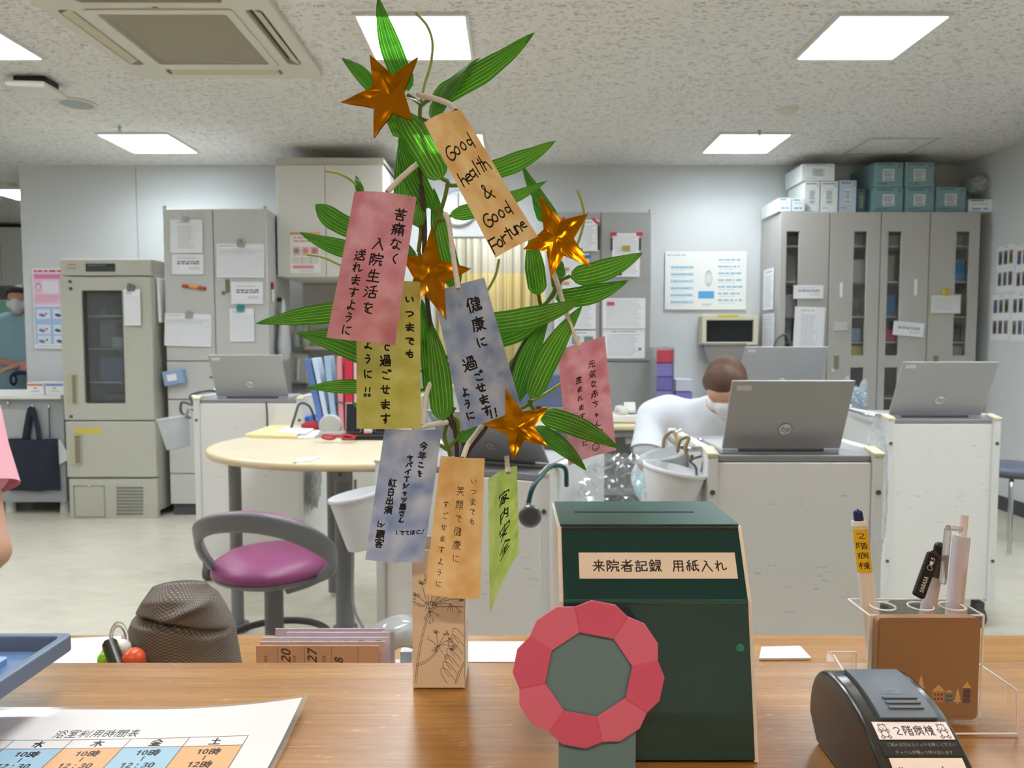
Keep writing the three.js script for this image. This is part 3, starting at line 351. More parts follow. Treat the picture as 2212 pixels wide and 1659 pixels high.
// ---------- half wall and things at the far left ----------
{
  const d = 4.95, y1 = P(0, 862, d).y, xr = P(141, 990, d).x, h = thing('side_counter', 'grey side counter with a white top left of the refrigerator', 'counter');
  mesh('board', bx(XL + 0.02, xr, 0.09, y1, -d - 0.5, -d), mat(0x9fa3a5, 0.5), h);
  mesh('worktop', bx(XL + 0.02, xr, y1, y1 + 0.028, -d - 0.6, -d + 0.03, 0.006), M.white, h);
  for (const x of [xr - 0.06, xr - 0.45, xr - 1.5]) mesh('foot', cyl(0.035, 0.03, 0.09, x, 0.045, -d - 0.08, 14), M.whitePlastic, h);
  for (const [x, y] of [[20, 870], [73, 878], [108, 878]]) { const p = P(x, y, d); mesh('hook', [sph(0.012, p.x, p.y, -d + 0.012), bx(p.x - 0.006, p.x + 0.006, p.y - 0.03, p.y, -d, -d + 0.012)], M.chrome, h); }
  const bd = rc(-10, 884, 62, 947, d); solo('grey_board', 'pale grey board leaning on the side counter behind the tote bag', 'board', bx(bd.x0, bd.x1, bd.y0, bd.y1, -d, -d + 0.008, 0.003), mat(0xb0b2b0, 0.6));
  const T = thing('tote_bag', 'dark navy tote bag hanging from a hook on the side counter', 'bag'), q = rc(22, 948, 130, 1059, d), navy = mat(0x262b3a, 0.9);
  { const pos = [], idx = [], uv = [], n = 16, m = 12, c2 = []; for (let s = 0; s < 2; s++) for (let j = 0; j <= m; j++) for (let i = 0; i <= n; i++) { const u = i / n, v = j / m, bul = 0.035 * Math.pow(Math.sin(Math.PI * u), 0.6) * (0.35 + 0.65 * Math.sin(Math.PI * Math.min(1, 0.25 + 0.75 * v))) * (1 - 0.55 * (v > 0.95)); pos.push(q.x0 - 0.02 * 0 + (q.x1 - q.x0) * u + 0.012 * v * (u - 0.5), q.y1 + (q.y0 - q.y1) * v + 0.004 * Math.sin(u * 9), -d + 0.012 + (s ? 0.004 : 0.008 + bul + 0.004 * Math.sin(u * 14 + v * 5))); uv.push(u, v); }
    for (let s = 0; s < 2; s++) for (let j = 0; j < m; j++) for (let i = 0; i < n; i++) { const k = s * (n + 1) * (m + 1) + j * (n + 1) + i; s ? idx.push(k, k + 1, k + n + 1, k + 1, k + n + 2, k + n + 1) : idx.push(k, k + n + 1, k + 1, k + 1, k + n + 1, k + n + 2); }
    const o = (n + 1) * (m + 1), edge = (a, b) => idx.push(a, b, a + o, b, b + o, a + o); for (let i = 0; i < n; i++) edge(m * (n + 1) + i, m * (n + 1) + i + 1); for (let j = 0; j < m; j++) { edge(j * (n + 1), (j + 1) * (n + 1)); edge((j + 1) * (n + 1) + n, j * (n + 1) + n); }
    const g = new THREE.BufferGeometry(); g.setAttribute('position', new THREE.Float32BufferAttribute(pos, 3)); g.setAttribute('uv', new THREE.Float32BufferAttribute(uv, 2)); g.setIndex(idx); g.computeVertexNormals(); navy.side = 2; mesh('body', g, navy, T); }
  const hk = P(73, 884, d); for (const [a, b, z] of [[58, 92, 0.03], [62, 88, 0.015]]) mesh('handle', sweep([P(a, 955, d).setZ(-d + z), P(a + 6, 915, d).setZ(-d + z), V(hk.x, hk.y + 0.01, -d + z), P(b - 6, 915, d).setZ(-d + z), P(b, 955, d).setZ(-d + z)], 0.002, 0.017, V(0, 0, 1), 40), navy, T);
  const st = thing('cord_pouch', 'white paper pouch on a cord beside the tote bag', 'pouch'); const c0 = P(108, 882, d); mesh('cord', rod(V(c0.x, c0.y, -d + 0.012), P(110, 945, d).setZ(-d + 0.012), 0.004), M.greyDark, st); const pc = P(128, 975, d - 0.02); mesh('pouch', rot(bx(pc.x - 0.06, pc.x + 0.04, pc.y - 0.08, pc.y + 0.07, -d + 0.004, -d + 0.012, 0.003), pc.x, pc.y, -d, 0, 0, 0.5), mat(0xd9dadc, 0.6), st);
  // two paper boxes on the worktop
  [[58, 95, 0xd88a7c, 'white glove box with a red stripe on the side counter'], [98, 139, 0x7d93cf, 'white glove box with a blue stripe on the side counter']].forEach(([a, b, c, l], i) => { const r = rc(a, 829, b, 857, d - 0.02), g = thing('glove_box', l, 'box', 'boxes on the side counter'); const y0 = y1 + 0.029, hh = 0.085; mesh('carton', bx(r.x0, r.x1 - 0.004, y0, y0 + hh, -d - 0.22, -d + 0.02, 0.003), M.paper, g); mesh('stripe', bx(r.x0 + 0.004, r.x1 - 0.008, y0 + hh - 0.022, y0 + hh - 0.006, -d + 0.02, -d + 0.0212), mat(c, 0.6), g); const t = tex(128, 64, (x, w, h) => { seed = 81 + i; x.fillStyle = '#eeeef2'; x.fillRect(0, 0, w, h); fineprint(x, 46, 16, 84, 24, 10, '#555', 9, 1); fineprint(x, 26, 46, 104, 52, 10, '#777', 6, 1.1); }); mesh('print', new THREE.PlaneGeometry(0.09, 0.045).translate((r.x0 + r.x1) / 2, y0 + 0.036, -d + 0.0208), cardFace(t), g); });
  // poster on the wall end
  const pt = tex(512, 1100, (x, w, h) => { seed = 21; x.fillStyle = '#f3eef2'; x.fillRect(0, 0, w, h); fineprint(x, 20, 36, 500, 44, 30, '#cf4a5c', 28, 1.1); x.fillStyle = '#f0c4d6'; x.fillRect(14, 60, 484, 500 - 60); x.fillStyle = '#d985b0'; x.fillRect(20, 80, 380, 60); x.fillStyle = '#e9e6f0'; x.fillRect(130, 170, 230, 170); x.fillStyle = '#b98aa4'; x.beginPath(); x.ellipse(75, 250, 34, 50, 0, 0, 7); x.fill(); x.fillStyle = '#f4e8ea'; x.beginPath(); x.ellipse(75, 255, 20, 36, 0, 0, 7); x.fill(); fineprint(x, 30, 370, 400, 470, 20, '#c87fa6', 8, 1); x.fillStyle = '#a9c0e4'; x.fillRect(14, 520, 484, 1050 - 520); for (const [a, b] of [[40, 560], [270, 560], [40, 770], [270, 770], [40, 920], [270, 920]]) { x.fillStyle = '#dfe5f2'; x.fillRect(a, b, 190, 130); x.fillStyle = ['#6d79a8', '#8a6f86', '#4c5684'][(a + b) % 3]; x.beginPath(); x.ellipse(a + 80 + rr(-20, 20), b + 80, 46, 22, 0.2, 0, 7); x.fill(); x.fillStyle = '#7d3b4a'; x.beginPath(); x.ellipse(a + 130, b + 60, 16, 14, 0, 0, 7); x.fill(); } x.fillStyle = '#f3f2f5'; x.fillRect(0, 1040, w, 60); fineprint(x, 40, 1066, 470, 1074, 12, '#9a8f9c', 7, 1); });
  hung('wall_poster', 'pink and blue leaflet poster on the wall beside the refrigerator', [74, 580, 152, 753, BACK - 0.004], cardFace(pt), { cat: 'poster', curl: 0.3 });
}
// ---------- back room at the far left ----------
{
  const d = 8.4, c = thing('wall_cupboard', 'white wall cupboard in the back room at the far left', 'cupboard'), q = rc(-120, 490, 62, 617, d);
  mesh('body', bx(q.x0, q.x1, q.y0, q.y1, ZB + 0.001, -d - 0.02), M.white, c); for (let i = 0; i < 3; i++) { const w = (q.x1 - q.x0) / 3; mesh('door', bx(q.x0 + i * w + 0.003, q.x0 + (i + 1) * w - 0.003, q.y0 + 0.004, q.y1 - 0.004, -d - 0.02, -d, 0.004), M.white, c); }
  const wt = thing('work_counter', 'low cream counter in the back room behind the nurse in blue', 'counter'); mesh('base', bx(q.x0, q.x1, 0, P(0, 800, 8).y, ZB + 0.001, -8.2), mat(0xd6d3c4, 0.5), wt); mesh('worktop', bx(q.x0, q.x1 + 0.02, P(0, 800, 8).y, P(0, 800, 8).y + 0.03, ZB + 0.001, -8.15, 0.005), mat(0xe4e2d8, 0.4), wt);
  const sh = thing('storage_rack', 'grey rack in the back room holding trays', 'rack'); const r = rc(-100, 690, 44, 698, 8.3), r2 = rc(-100, 740, 44, 748, 8.3);
  for (const k of [r, r2]) mesh('shelf', bx(k.x0, k.x1, k.y0, k.y1, -8.75, -8.25), M.grey, sh); for (const x of [r.x0, r.x1 - 0.02]) mesh('upright', bx(x, x + 0.02, P(0, 800, 8).y + 0.03, r.y1, -8.75, -8.72), M.grey, sh);
  const bk = thing('green_basket', 'mint green plastic basket on the back room rack', 'basket'), g = rc(-40, 648, 34, 688, 8.3); mesh('tub', hollow(g.x0, g.x1, -8.65, -8.3, g.y0, g.y1, 0.012).rotateX(-Math.PI / 2).translate(0, 0, 0), mat(0x9fd3bb, 0.5), bk);
  bk.children[0].geometry = merge([bx(g.x0, g.x1, g.y0, g.y0 + 0.012, -8.65, -8.3), bx(g.x0, g.x1, g.y0, g.y1, -8.312, -8.3, 0.004), bx(g.x0, g.x1, g.y0, g.y1, -8.65, -8.638, 0.004), bx(g.x0, g.x0 + 0.012, g.y0, g.y1, -8.65, -8.3), bx(g.x1 - 0.012, g.x1, g.y0, g.y1, -8.65, -8.3)]); mesh('rim', bx(g.x0 - 0.012, g.x1 + 0.012, g.y1 - 0.03, g.y1, -8.3, -8.285, 0.005), mat(0xb4e2cd, 0.5), bk);
  const lt = rc(-40, 705, 30, 740, 8.3); for (let i = 0; i < 3; i++) solo('letter_tray', ['lowest', 'middle', 'topmost'][i] + ' grey paper tray stacked on the back room rack', 'tray', bx(lt.x0, lt.x1, lt.y0 + i * 0.06 + 0.002, lt.y0 + i * 0.06 + 0.05, -8.7, -8.28, 0.004), mat([0xc9cbd2, 0xb6b6c0, 0xdadbe0][i], 0.6), 'paper trays in the back room');
}
// ---------- hanging cupboard, sink, clock ----------
{
  const d = 5.1, q = rc(597, 352, 829, 598, d), y1 = P(0, 340, d).y, c = thing('hanging_cupboard', 'white hanging wall cupboard above the sink', 'cupboard'), cw = mat(0xdcdad2, 0.5);
  mesh('body', bx(q.x0, q.x1, q.y0 + 0.004, y1 - 0.03, -BACK + 0.001, -d - 0.02), cw, c); mesh('top_rail', bx(q.x0, q.x1, y1 - 0.05, y1, -BACK + 0.001, -d - 0.01), mat(0xc3bfb0, 0.6), c);  // top rail toned darker than the doors, its shade put into the colour
  const mid = P(703, 480, d).x; mesh('door', bx(q.x0 + 0.002, mid - 0.002, q.y0, y1 - 0.052, -d - 0.02, -d, 0.005), cw, c); mesh('door', bx(mid + 0.002, q.x1 - 0.002, q.y0, y1 - 0.052, -d - 0.02, -d, 0.005), cw, c);
  const pt = tex(300, 420, (x, w, h) => { seed = 33; x.fillStyle = '#f0ece6'; x.fillRect(0, 0, w, h); x.fillStyle = '#dba36a'; x.fillRect(0, 0, w, 26); fineprint(x, 30, 55, 280, 110, 36, '#d98a9a', 16, 1); for (const k of [0, 1, 2]) { x.fillStyle = ['#cfc4c2', '#e2b9b2', '#d8a6ac'][k]; x.fillRect(20 + k * 90, 150, 80, 90); x.fillStyle = ['#9c8a8a', '#d98c84', '#c67a84'][k]; x.beginPath(); x.arc(60 + k * 90, 190, 26, 0, 7); x.fill(); fineprint(x, 22 + k * 90, 258, 98 + k * 90, 320, 12, '#8fa88a', 5, 1.1); x.fillStyle = ['#d9b04a', '#d9743e', '#b8473e'][k]; x.fillRect(16 + k * 90, 252, 5, 70); } x.fillStyle = '#d993a4'; x.fillRect(20, 340, 210, 34); fineprint(x, 80, 396, 250, 404, 10, '#aaa', 6, 1); });
  hung('wall_poster', 'small pink and orange leaflet on the hanging cupboard', [628, 502, 693, 590, d - 0.001], cardFace(pt), { cat: 'poster', curl: 0.3 });
  const sx0 = -1.655, sx1 = ox0 - 0.05, st = P(0, 860, 5.15).y, k = thing('sink_unit', 'cream sink unit under the hanging cupboard', 'sink');
  mesh('base', bx(sx0, sx1, 0.08, st - 0.03, -BACK + 0.014, -5.17), mat(0xcfccc0, 0.5), k); mesh('kick', bx(sx0, sx1, 0, 0.08, -BACK + 0.014, -5.22), M.greyDark, k);
  const hx = (sx0 + sx1) / 2 - 0.1; const top = plate(R4(sx0, sx1, 5.15, BACK - 0.001), 0.03, 0.03, [rounded(hx - 0.22, hx + 0.22, 5.25, 5.6, 0.05)], 0.003).rotateX(-Math.PI / 2).translate(0, st - 0.03, 0); mesh('worktop', top, mat(0xd9d5c6, 0.4), k);
  mesh('basin', [bx(hx - 0.225, hx + 0.225, st - 0.2, st - 0.19, -5.605, -5.245), bx(hx - 0.225, hx - 0.218, st - 0.2, st, -5.605, -5.245), bx(hx + 0.218, hx + 0.225, st - 0.2, st, -5.605, -5.245), bx(hx - 0.225, hx + 0.225, st - 0.2, st, -5.605, -5.598), bx(hx - 0.225, hx + 0.225, st - 0.2, st, -5.252, -5.245)], mat(0xb9bcbe, 0.25, { metalness: 0.9 }), k);
  mesh('faucet', tube([V(hx, st, -5.66), V(hx, st + 0.2, -5.66), V(hx, st + 0.27, -5.6), V(hx, st + 0.24, -5.5), V(hx, st + 0.2, -5.48)], 0.012, 30), M.chrome, k);
  const bs = thing('splashback', 'grey splashback panel behind the sink with a narrow shelf', 'panel'); mesh('panel', bx(sx0, sx1, st + 0.001, q.y0, -BACK + 0.001, -BACK + 0.012), mat(0xb7b5ae, 0.5), bs); const sy = P(0, 752, 5.5).y; mesh('shelf', bx(sx0 + 0.05, sx1, sy - 0.012, sy + 0.012, -BACK + 0.012, -5.55, 0.003), mat(0xd2cebf, 0.5), bs);
  [[640, 0xb4b6b4, 'grey soap bottle at the left on the sink shelf'], [660, 0xc6cfae, 'pale green soap bottle on the sink shelf']].forEach(([px, cc, l]) => { const p = P(px, 752, 5.62); solo('soap_bottle', l, 'bottle', lathe([[0, 0], [0.032, 0], [0.034, 0.01], [0.034, 0.1], [0.02, 0.125], [0.012, 0.13], [0.012, 0.155], [0.022, 0.157], [0.022, 0.17], [0, 0.172]], p.x, sy + 0.013, -5.62, 20), mat(cc, 0.4)); });
  const pd = thing('paper_towel_holder', 'white dispenser with a handle beside the sink', 'dispenser'), pq = P(640, 818, 5.66); mesh('case', bx(pq.x - 0.1, pq.x + 0.1, sy - 0.28, sy - 0.04, -BACK + 0.012, -BACK + 0.09, 0.015), mat(0xd3d2cb, 0.5), pd); mesh('lever', rod(V(pq.x + 0.02, sy - 0.25, -BACK + 0.1), V(pq.x + 0.03, sy - 0.08, -BACK + 0.1), 0.012), M.whitePlastic, pd);
  const cq = P(990, 446, BACK - 0.03), ck = thing('wall_clock', 'round white wall clock behind the yellow good-health strip', 'clock'); mesh('case', new THREE.TorusGeometry(0.135, 0.014, 12, 48).translate(cq.x, cq.y, -BACK + 0.02), mat(0xc9d2da, 0.3), ck); mesh('face', cyl(0.13, 0.13, 0.02, cq.x, cq.y, -BACK + 0.011, 40, Math.PI / 2), M.paper, ck); mesh('hand', [bx(cq.x - 0.004, cq.x + 0.004, cq.y, cq.y + 0.1, -BACK + 0.022, -BACK + 0.024), bx(cq.x, cq.x + 0.07, cq.y - 0.005, cq.y + 0.005, -BACK + 0.022, -BACK + 0.024)], M.black, ck);
}
// ---------- grey cabinet with sheets right of the opening, wall chart, wall screen ----------
{
  const d = 5.3, y1 = P(0, 457, d).y, x0 = P(1192, 600, d).x, x1 = P(1407, 600, d).x, mid = P(1297, 600, d).x, ym = P(0, 781, d).y, c = thing('tall_cabinet', 'tall grey cabinet with many printed sheets next to the wall chart', 'cabinet');
  mesh('body', bx(x0 + 0.004, x1 - 0.004, 0.06, y1 - 0.004, -BACK + 0.014, -d - 0.022), M.grey, c); mesh('plinth', bx(x0 + 0.01, x1 - 0.01, 0, 0.06, -BACK + 0.02, -d - 0.04), M.greyDark, c);
  for (const [a, b, lo, hi, n] of [[x0, mid, ym, y1, 'door'], [mid, x1, ym, y1, 'door'], [x0, mid, 0.06, ym, 'door'], [mid, x1, 0.06, ym, 'door']]) mesh(n, bx(a + 0.003, b - 0.003, lo + 0.003, hi - 0.003, -d - 0.02, -d, 0.004), mat(0xa9a9a8, 0.5), c);
  mesh('hinge_pin', cyl(0.012, 0.012, 0.02, x1 - 0.012, y1 + 0.008, -d - 0.012, 10), M.grey, c); const kn = P(1318, 633, d); mesh('lock', cyl(0.012, 0.012, 0.02, kn.x, kn.y, -d + 0.01, 12, Math.PI / 2), M.chrome, c);
  const redTab = mat(0xc9404a, 0.6), tabs = (g, list) => { for (const [x, y, w, h, t, m] of list) { const p = P(x, y, d); mesh('tape', rot(bx(p.x - w / 2, p.x + w / 2, p.y - h / 2, p.y + h / 2, -d + 0.009, -d + 0.011), p.x, p.y, -d, 0, 0, t), m ?? redTab, g); } };
  tabs(hung('paper_sheet', 'sheet with a black right border and red tape behind the right gold star', [1230, 475, 1294, 543, d], paperM[1]), [[1287, 479, 0.07, 0.018, -0.7], [1252, 540, 0.04, 0.02, 0], [1216, 473, 0.03, 0.02, 0.5], [1293, 514, 0.015, 0.18, 0, M.black]]);
  tabs(hung('paper_sheet', 'notice held by two red tabs at the top of the grey cabinet', [1322, 504, 1382, 598, d], paperM[2]), [[1325, 506, 0.045, 0.026, 0], [1381, 506, 0.045, 0.026, 0], [1352, 537, 0.06, 0.04, 0, mat(0xb5a04a, 0.6)], [1339, 592, 0.022, 0.022, 0, M.black], [1321, 528, 0.012, 0.09, 0, M.black], [1382, 528, 0.012, 0.09, 0, M.black]]);
  tabs(hung('paper_sheet', 'coloured timetable sheet half hidden by the bamboo leaf right of the right star', [1214, 548, 1272, 624, d], paperM[3]), [[1268, 555, 0.05, 0.025, 0, mat(0x4b7fb8, 0.6)], [1222, 581, 0.05, 0.02, 0, mat(0xd9927a, 0.6)], [1222, 612, 0.05, 0.02, 0, mat(0xd99a5a, 0.6)]]);
  hung('paper_sheet', 'upper sheet of drawings on the left door of the printed-sheet cabinet', [1197, 645, 1287, 711, d], paperM[2]);
  tabs(hung('paper_sheet', 'lower sheet with two green pictures on the left door of the printed-sheet cabinet', [1197, 714, 1287, 775, d], paperM[1]), [[1243, 735, 0.055, 0.055, 0, mat(0x7f9c94, 0.6)], [1271, 735, 0.065, 0.055, 0, mat(0x6f938c, 0.6)]]);
  tabs(hung('paper_sheet', 'printed sheet with a red oval heading on the grey cabinet', [1301, 644, 1394, 710, d], paperM[2]), [[1319, 656, 0.055, 0.025, 0, mat(0xcf6070, 0.6)]]);
  tabs(hung('paper_sheet', 'printed sheet just below the one with the red oval heading', [1301, 711, 1393, 774, d], paperM[1]), [[1382, 754, 0.015, 0.015, 0, M.black]]);
  const ch = tex(720, 520, (x, w, h) => { seed = 70; x.fillStyle = '#eff1ee'; x.fillRect(0, 0, w, h); fineprint(x, 20, 34, 180, 44, 20, '#b9c2c2', 12, 1); for (let i = 0; i < 6; i++) { const y = 130 + i * 62; x.fillStyle = 'rgba(170,208,226,.75)'; x.fillRect(50, y, 200, 26); fineprint(x, 54, y + 13, 250, y + 16, 12, '#7fb0c6', 9, 1); fineprint(x, 60, y + 40, 190, y + 44, 12, '#c3cccf', 5, 1); } for (let i = 0; i < 7; i++) { const y = 76 + i * 60; fineprint(x, 470, y, 690, y + 3, 12, '#86b7cd', 14, 1); fineprint(x, 480, y + 24, 620, y + 26, 12, '#bccace', 6, 1); } x.strokeStyle = '#8a8f92'; x.lineWidth = 3; for (const s of [-1, 1]) for (let i = 0; i < 8; i++) { const q = i / 7 * Math.PI; x.beginPath(); x.ellipse(385 + s * 24 * Math.sin(q) - 0, 240 + Math.cos(q) * 62, 8, 9, 0, 0, 7); x.stroke(); } x.beginPath(); x.moveTo(385, 200); x.lineTo(385, 280); x.stroke(); x.fillStyle = '#5aa6dd'; x.fillRect(295, 355, 140, 66); fineprint(x, 330, 470, 420, 490, 10, '#aab', 5, 1); });
  hung('wall_chart', 'wide white wall chart with pale blue text blocks and a blue rectangle', [1436, 543, 1612, 669, BACK - 0.006], cardFace(ch), { cat: 'poster', curl: 1 });
  // screen with wire tray on the wall
  const s = thing('wall_screen', 'dark screen in a cream frame on the wall above a grey tray', 'screen'), q = rc(1522, 689, 1632, 740, BACK - 0.12), fm = mat(0xd9d5bb, 0.5);
  mesh('frame', plate(rounded(q.x0 - 0.02, q.x1 + 0.02, q.y0 - 0.02, q.y1 + 0.03, 0.015), 0.1, -BACK + 0.12, [R4(q.x0 + 0.015, q.x1 - 0.015, q.y0 + 0.005, q.y1 - 0.01)], 0.004), fm, s); mesh('display', bx(q.x0 + 0.01, q.x1 - 0.01, q.y0, q.y1 - 0.005, -BACK + 0.022, -BACK + 0.095), mat(0x1d2226, 0.25), s); mesh('mount', bx(q.x0 + 0.05, q.x1 - 0.05, q.y0, q.y1, -BACK + 0.001, -BACK + 0.03), M.grey, s);
  mesh('yellow_note', bx(P(1550, 690, 5.6).x, P(1596, 690, 5.6).x, q.y1 + 0.012, q.y1 + 0.03, -BACK + 0.12, -BACK + 0.122), mat(0xd6c83c, 0.7), s);
  const tr = rc(1524, 741, 1606, 784, BACK - 0.14); mesh('tray', [plate([[tr.x0 - 0.02, tr.y1], [tr.x1 + 0.02, tr.y1], [tr.x1 - 0.02, tr.y0], [tr.x0 + 0.02, tr.y0]], 0.006, -BACK + 0.15), bx(tr.x0 - 0.02, tr.x1 + 0.02, tr.y1 - 0.02, tr.y1, -BACK + 0.02, -BACK + 0.155, 0.004), bx(tr.x0 + 0.02, tr.x1 - 0.02, tr.y0, tr.y0 + 0.006, -BACK + 0.02, -BACK + 0.15)], mat(0x8f8a86, 0.6), s);
  // rack of glove boxes
  const gk = thing('glove_rack', 'clear rack on the low wall cabinet holding glove boxes', 'rack'), gq = rc(1418, 750, 1456, 872, 5.05), gm = mat(0xdfe6ea, 0.2, { transmission: 0.7, thickness: 0 });
  const low = thing('low_cabinet', 'low grey cabinet against the poster wall behind the carts', 'cabinet'); const lx0 = P(1412, 900, 5.2).x, lx1 = P(1560, 900, 5.2).x, ly = gq.y0 - 0.03; mesh('body', bx(lx0, lx1, 0, ly, -BACK + 0.014, -5.02), M.grey, low); mesh('worktop', bx(lx0 - 0.01, lx1 + 0.01, ly, ly + 0.025, -BACK + 0.001, -5.0, 0.004), M.white, low); for (let i = 0; i < 2; i++) mesh('door', bx(lx0 + (lx1 - lx0) * i / 2 + 0.003, lx0 + (lx1 - lx0) * (i + 1) / 2 - 0.003, 0.06, ly - 0.01, -5.02, -5.0, 0.003), M.greyDoor, low);
  mesh('back', bx(gq.x0, gq.x1, ly + 0.026, gq.y1, -5.3, -5.295), gm, gk); for (const x of [gq.x0, gq.x1]) mesh('side', bx(x - 0.002, x + 0.002, ly + 0.026, gq.y1, -5.295, -5.05), gm, gk);
  const bh = (gq.y1 - ly - 0.04) / 4; [0x8f86c4, 0x7a70bb, 0x8b80c6, 0xc94658].forEach((cc, i) => solo('glove_carton', ['lowest purple', 'second purple', 'third purple', 'topmost red'][i] + ' glove carton in the clear rack', 'box', bx(gq.x0 + 0.004, gq.x1 - 0.004, ly + 0.027 + i * bh, ly + 0.022 + (i + 1) * bh, -5.28, -5.07, 0.004), mat(cc, 0.6), 'cartons in the glove rack'));
  [[1478, 806], [1480, 822]].forEach(([px], i) => solo('purple_tray', ['lower', 'upper'][i] + ' flat purple carton beside the glove rack', 'box', bx(gq.x1 + 0.02, gq.x1 + 0.14, ly + 0.026 + i * 0.09, ly + 0.11 + i * 0.09, -5.26, -5.08, 0.004), mat([0x7e75be, 0xc9cbdc][i], 0.6), 'cartons beside the rack'));
}
// ---------- right pair of cabinets with slit windows ----------
{
  const d = 5.3, y1 = P(0, 457, d).y, xs = [1690, 1797, 1907, 2012, 2120].map((x) => P(x - 9, 700, d).x), Y = (y) => P(0, y, d).y, gm = mat(0xffffff, 0.04, { transmission: 1, thickness: 0 });
  const wins = [[1702, 1729], [1847, 1875], [1921, 1949], [2067, 2096]].map(([a, b]) => [P(a - 5, 640, d).x, P(b - 5, 640, d).x]);
  for (let u = 0; u < 2; u++) {
    const a = xs[u * 2], b = xs[u * 2 + 2], c = thing('glass_door_cabinet', ['grey storage cabinet with slit windows next to the wall screen', 'grey storage cabinet with slit windows beside the right wall'][u], 'cabinet', 'storage cabinets with slit windows');
    mesh('body', hollow(a + 0.002, b - 0.002, 0.06, y1, -BACK + 0.014, -d - 0.024, 0.018), M.grey, c); mesh('plinth', bx(a + 0.01, b - 0.01, 0, 0.06, -BACK + 0.02, -d - 0.04), M.greyDark, c);
    const shelves = [528, 606, 682, 738].map((y) => Y(y)); shelves.push(Y(772), Y(860)); shelves.forEach((y) => mesh('shelf', bx(a + 0.022, b - 0.022, y - 0.012, y, -BACK + 0.035, -d - 0.05), mat(0xb3b2ae, 0.5), c));
    for (let k = 0; k < 2; k++) {
      const i = u * 2 + k, [w0, w1] = wins[i], dr = mesh('door', plate(R4(xs[i] + 0.003, xs[i + 1] - 0.003, 0.065, y1 - 0.003), 0.022, -d, [R4(w0, w1, Y(768), Y(500)), R4(w0, w1, Y(1010), Y(794))], 0.003), M.greyDoor, c);
      mesh('pane', bx(w0, w1, Y(768), Y(500), -d - 0.014, -d - 0.012), gm, dr); mesh('pane', bx(w0, w1, Y(1010), Y(794), -d - 0.014, -d - 0.012), gm, dr);
      if (k) { const h = rc(1807, 768, 1817, 797, d), hx = xs[i] + 0.07; mesh('handle', bx(hx - 0.018, hx + 0.018, h.y0, h.y1, -d, -d + 0.004), mat(0x857f66, 0.5), dr); mesh('lock', cyl(0.014, 0.014, 0.02, hx - 0.035, h.y0 - 0.01, -d + 0.01, 14, Math.PI / 2), M.chrome, dr); }
    }
    const cols = [[0x5b5d62, 0xc9b84e, 0x9fb6c8, 0x6d6e70, 0xc3c3c0, 0xa9a8a4], [0xc65a7e, 0x4a8fc4, 0xc8c5b8, 0x9a9a98, 0xb8b7b2, 0x77776f]][u], ws = [wins[u * 2], wins[u * 2 + 1]];
    const spots = [0, 1, 2, 3, 4].flatMap((s) => ws.map((w, k) => [s, w, k]));
    spots.forEach(([s, w, k], i) => { const y0 = shelves[s] + 0.002, hh = [0.1, 0.2, 0.17, 0.1, 0.09][s] * (0.75 + 0.25 * ((i * 7) % 5) / 4), c2 = cols[(i * 5 + u * 3 + s) % 6], mid = (w[0] + w[1]) / 2; solo('stock_box', `carton behind the ${k ? 'right' : 'left'} slit window, ${u ? 'right' : 'left'} storage cabinet, ${['second', 'third', 'fourth', 'fifth', 'sixth'][s]} level down`, 'box', bx(Math.max(mid - 0.1, a + 0.025), Math.min(mid + 0.08, b - 0.025), y0, y0 + hh, -BACK + 0.06, -d - 0.09 - 0.03 * (i % 3), 0.004), mat(c2, 0.7), 'cartons inside the storage cabinets'); });
  }
  hung('paper_sheet', 'small bold notice across the left slit window of the storage cabinets', [1713, 616, 1778, 645, d - 0.004], paperM[5], { curl: 0.2 });
  hung('paper_sheet', 'long form in a clear folder low on the leftmost storage door', [1714, 663, 1780, 759, d - 0.004], paperM[0], { curl: 0.4, tilt: -0.03 });
  hung('paper_sheet', 'tilted bold notice across the third slit window of the storage cabinets', [1928, 696, 1995, 726, d - 0.004], paperM[5], { tilt: -0.09, curl: 0.2 });
  const yg = hung('paper_sheet', 'small card with a yellow-green border and yellow magnet on the rightmost storage door', [2008, 636, 2075, 678, d - 0.004], cardFace(tex(256, 170, (x, w, h) => { seed = 9; x.fillStyle = '#b9b87c'; x.fillRect(0, 0, w, h); x.fillStyle = '#dfdfe2'; x.fillRect(8, 8, w - 16, h - 16); fineprint(x, 40, 40, 180, 130, 22, '#b5b7bb', 5, 1); })), { magnet: [2041, 630, 0xc9b24a], curl: 0.2 });
  [[1814, 610, 1820, 642, 'first'], [1975, 603, 1981, 638, 'second']].forEach(([x0, y0, x1, yy, n]) => { const r = rc(x0, y0, x1, yy, d); solo('name_strip', `${n} narrow white vertical name strip on the storage doors`, 'label', bx(r.x0, r.x1, r.y0, r.y1, -d, -d + 0.0015), M.paper, 'name strips'); });
  const lk = rc(1801, 697, 1829, 715, d); solo('door_latch', 'small grey plastic latch across the left storage doors', 'latch', bx(lk.x0, lk.x1, lk.y0, lk.y1, -d, -d + 0.015, 0.005), mat(0xc4c3c0, 0.4));
  // papers on the cabinet side, facing left
  const sx = xs[0]; const side = (lbl, d0, d1, y0, y1s, m) => { const g = new THREE.PlaneGeometry(d1 - d0, P(0, y0, d0).y - P(0, y1s, d0).y).rotateY(-Math.PI / 2).translate(sx - 0.003, (P(0, y0, d0).y + P(0, y1s, d0).y) / 2, -(d0 + d1) / 2); m.side = 2; solo('paper_sheet', lbl, 'paper', g, m); };
  side('narrow list taped high on the left side of the storage cabinets', 5.4, 5.62, 577, 668, mat(0xffffff, 0.8, { map: DOC[1] })); side('long ruled list low on the left side of the storage cabinets', 5.37, 5.62, 676, 800, mat(0xffffff, 0.8, { map: DOC[2] }));
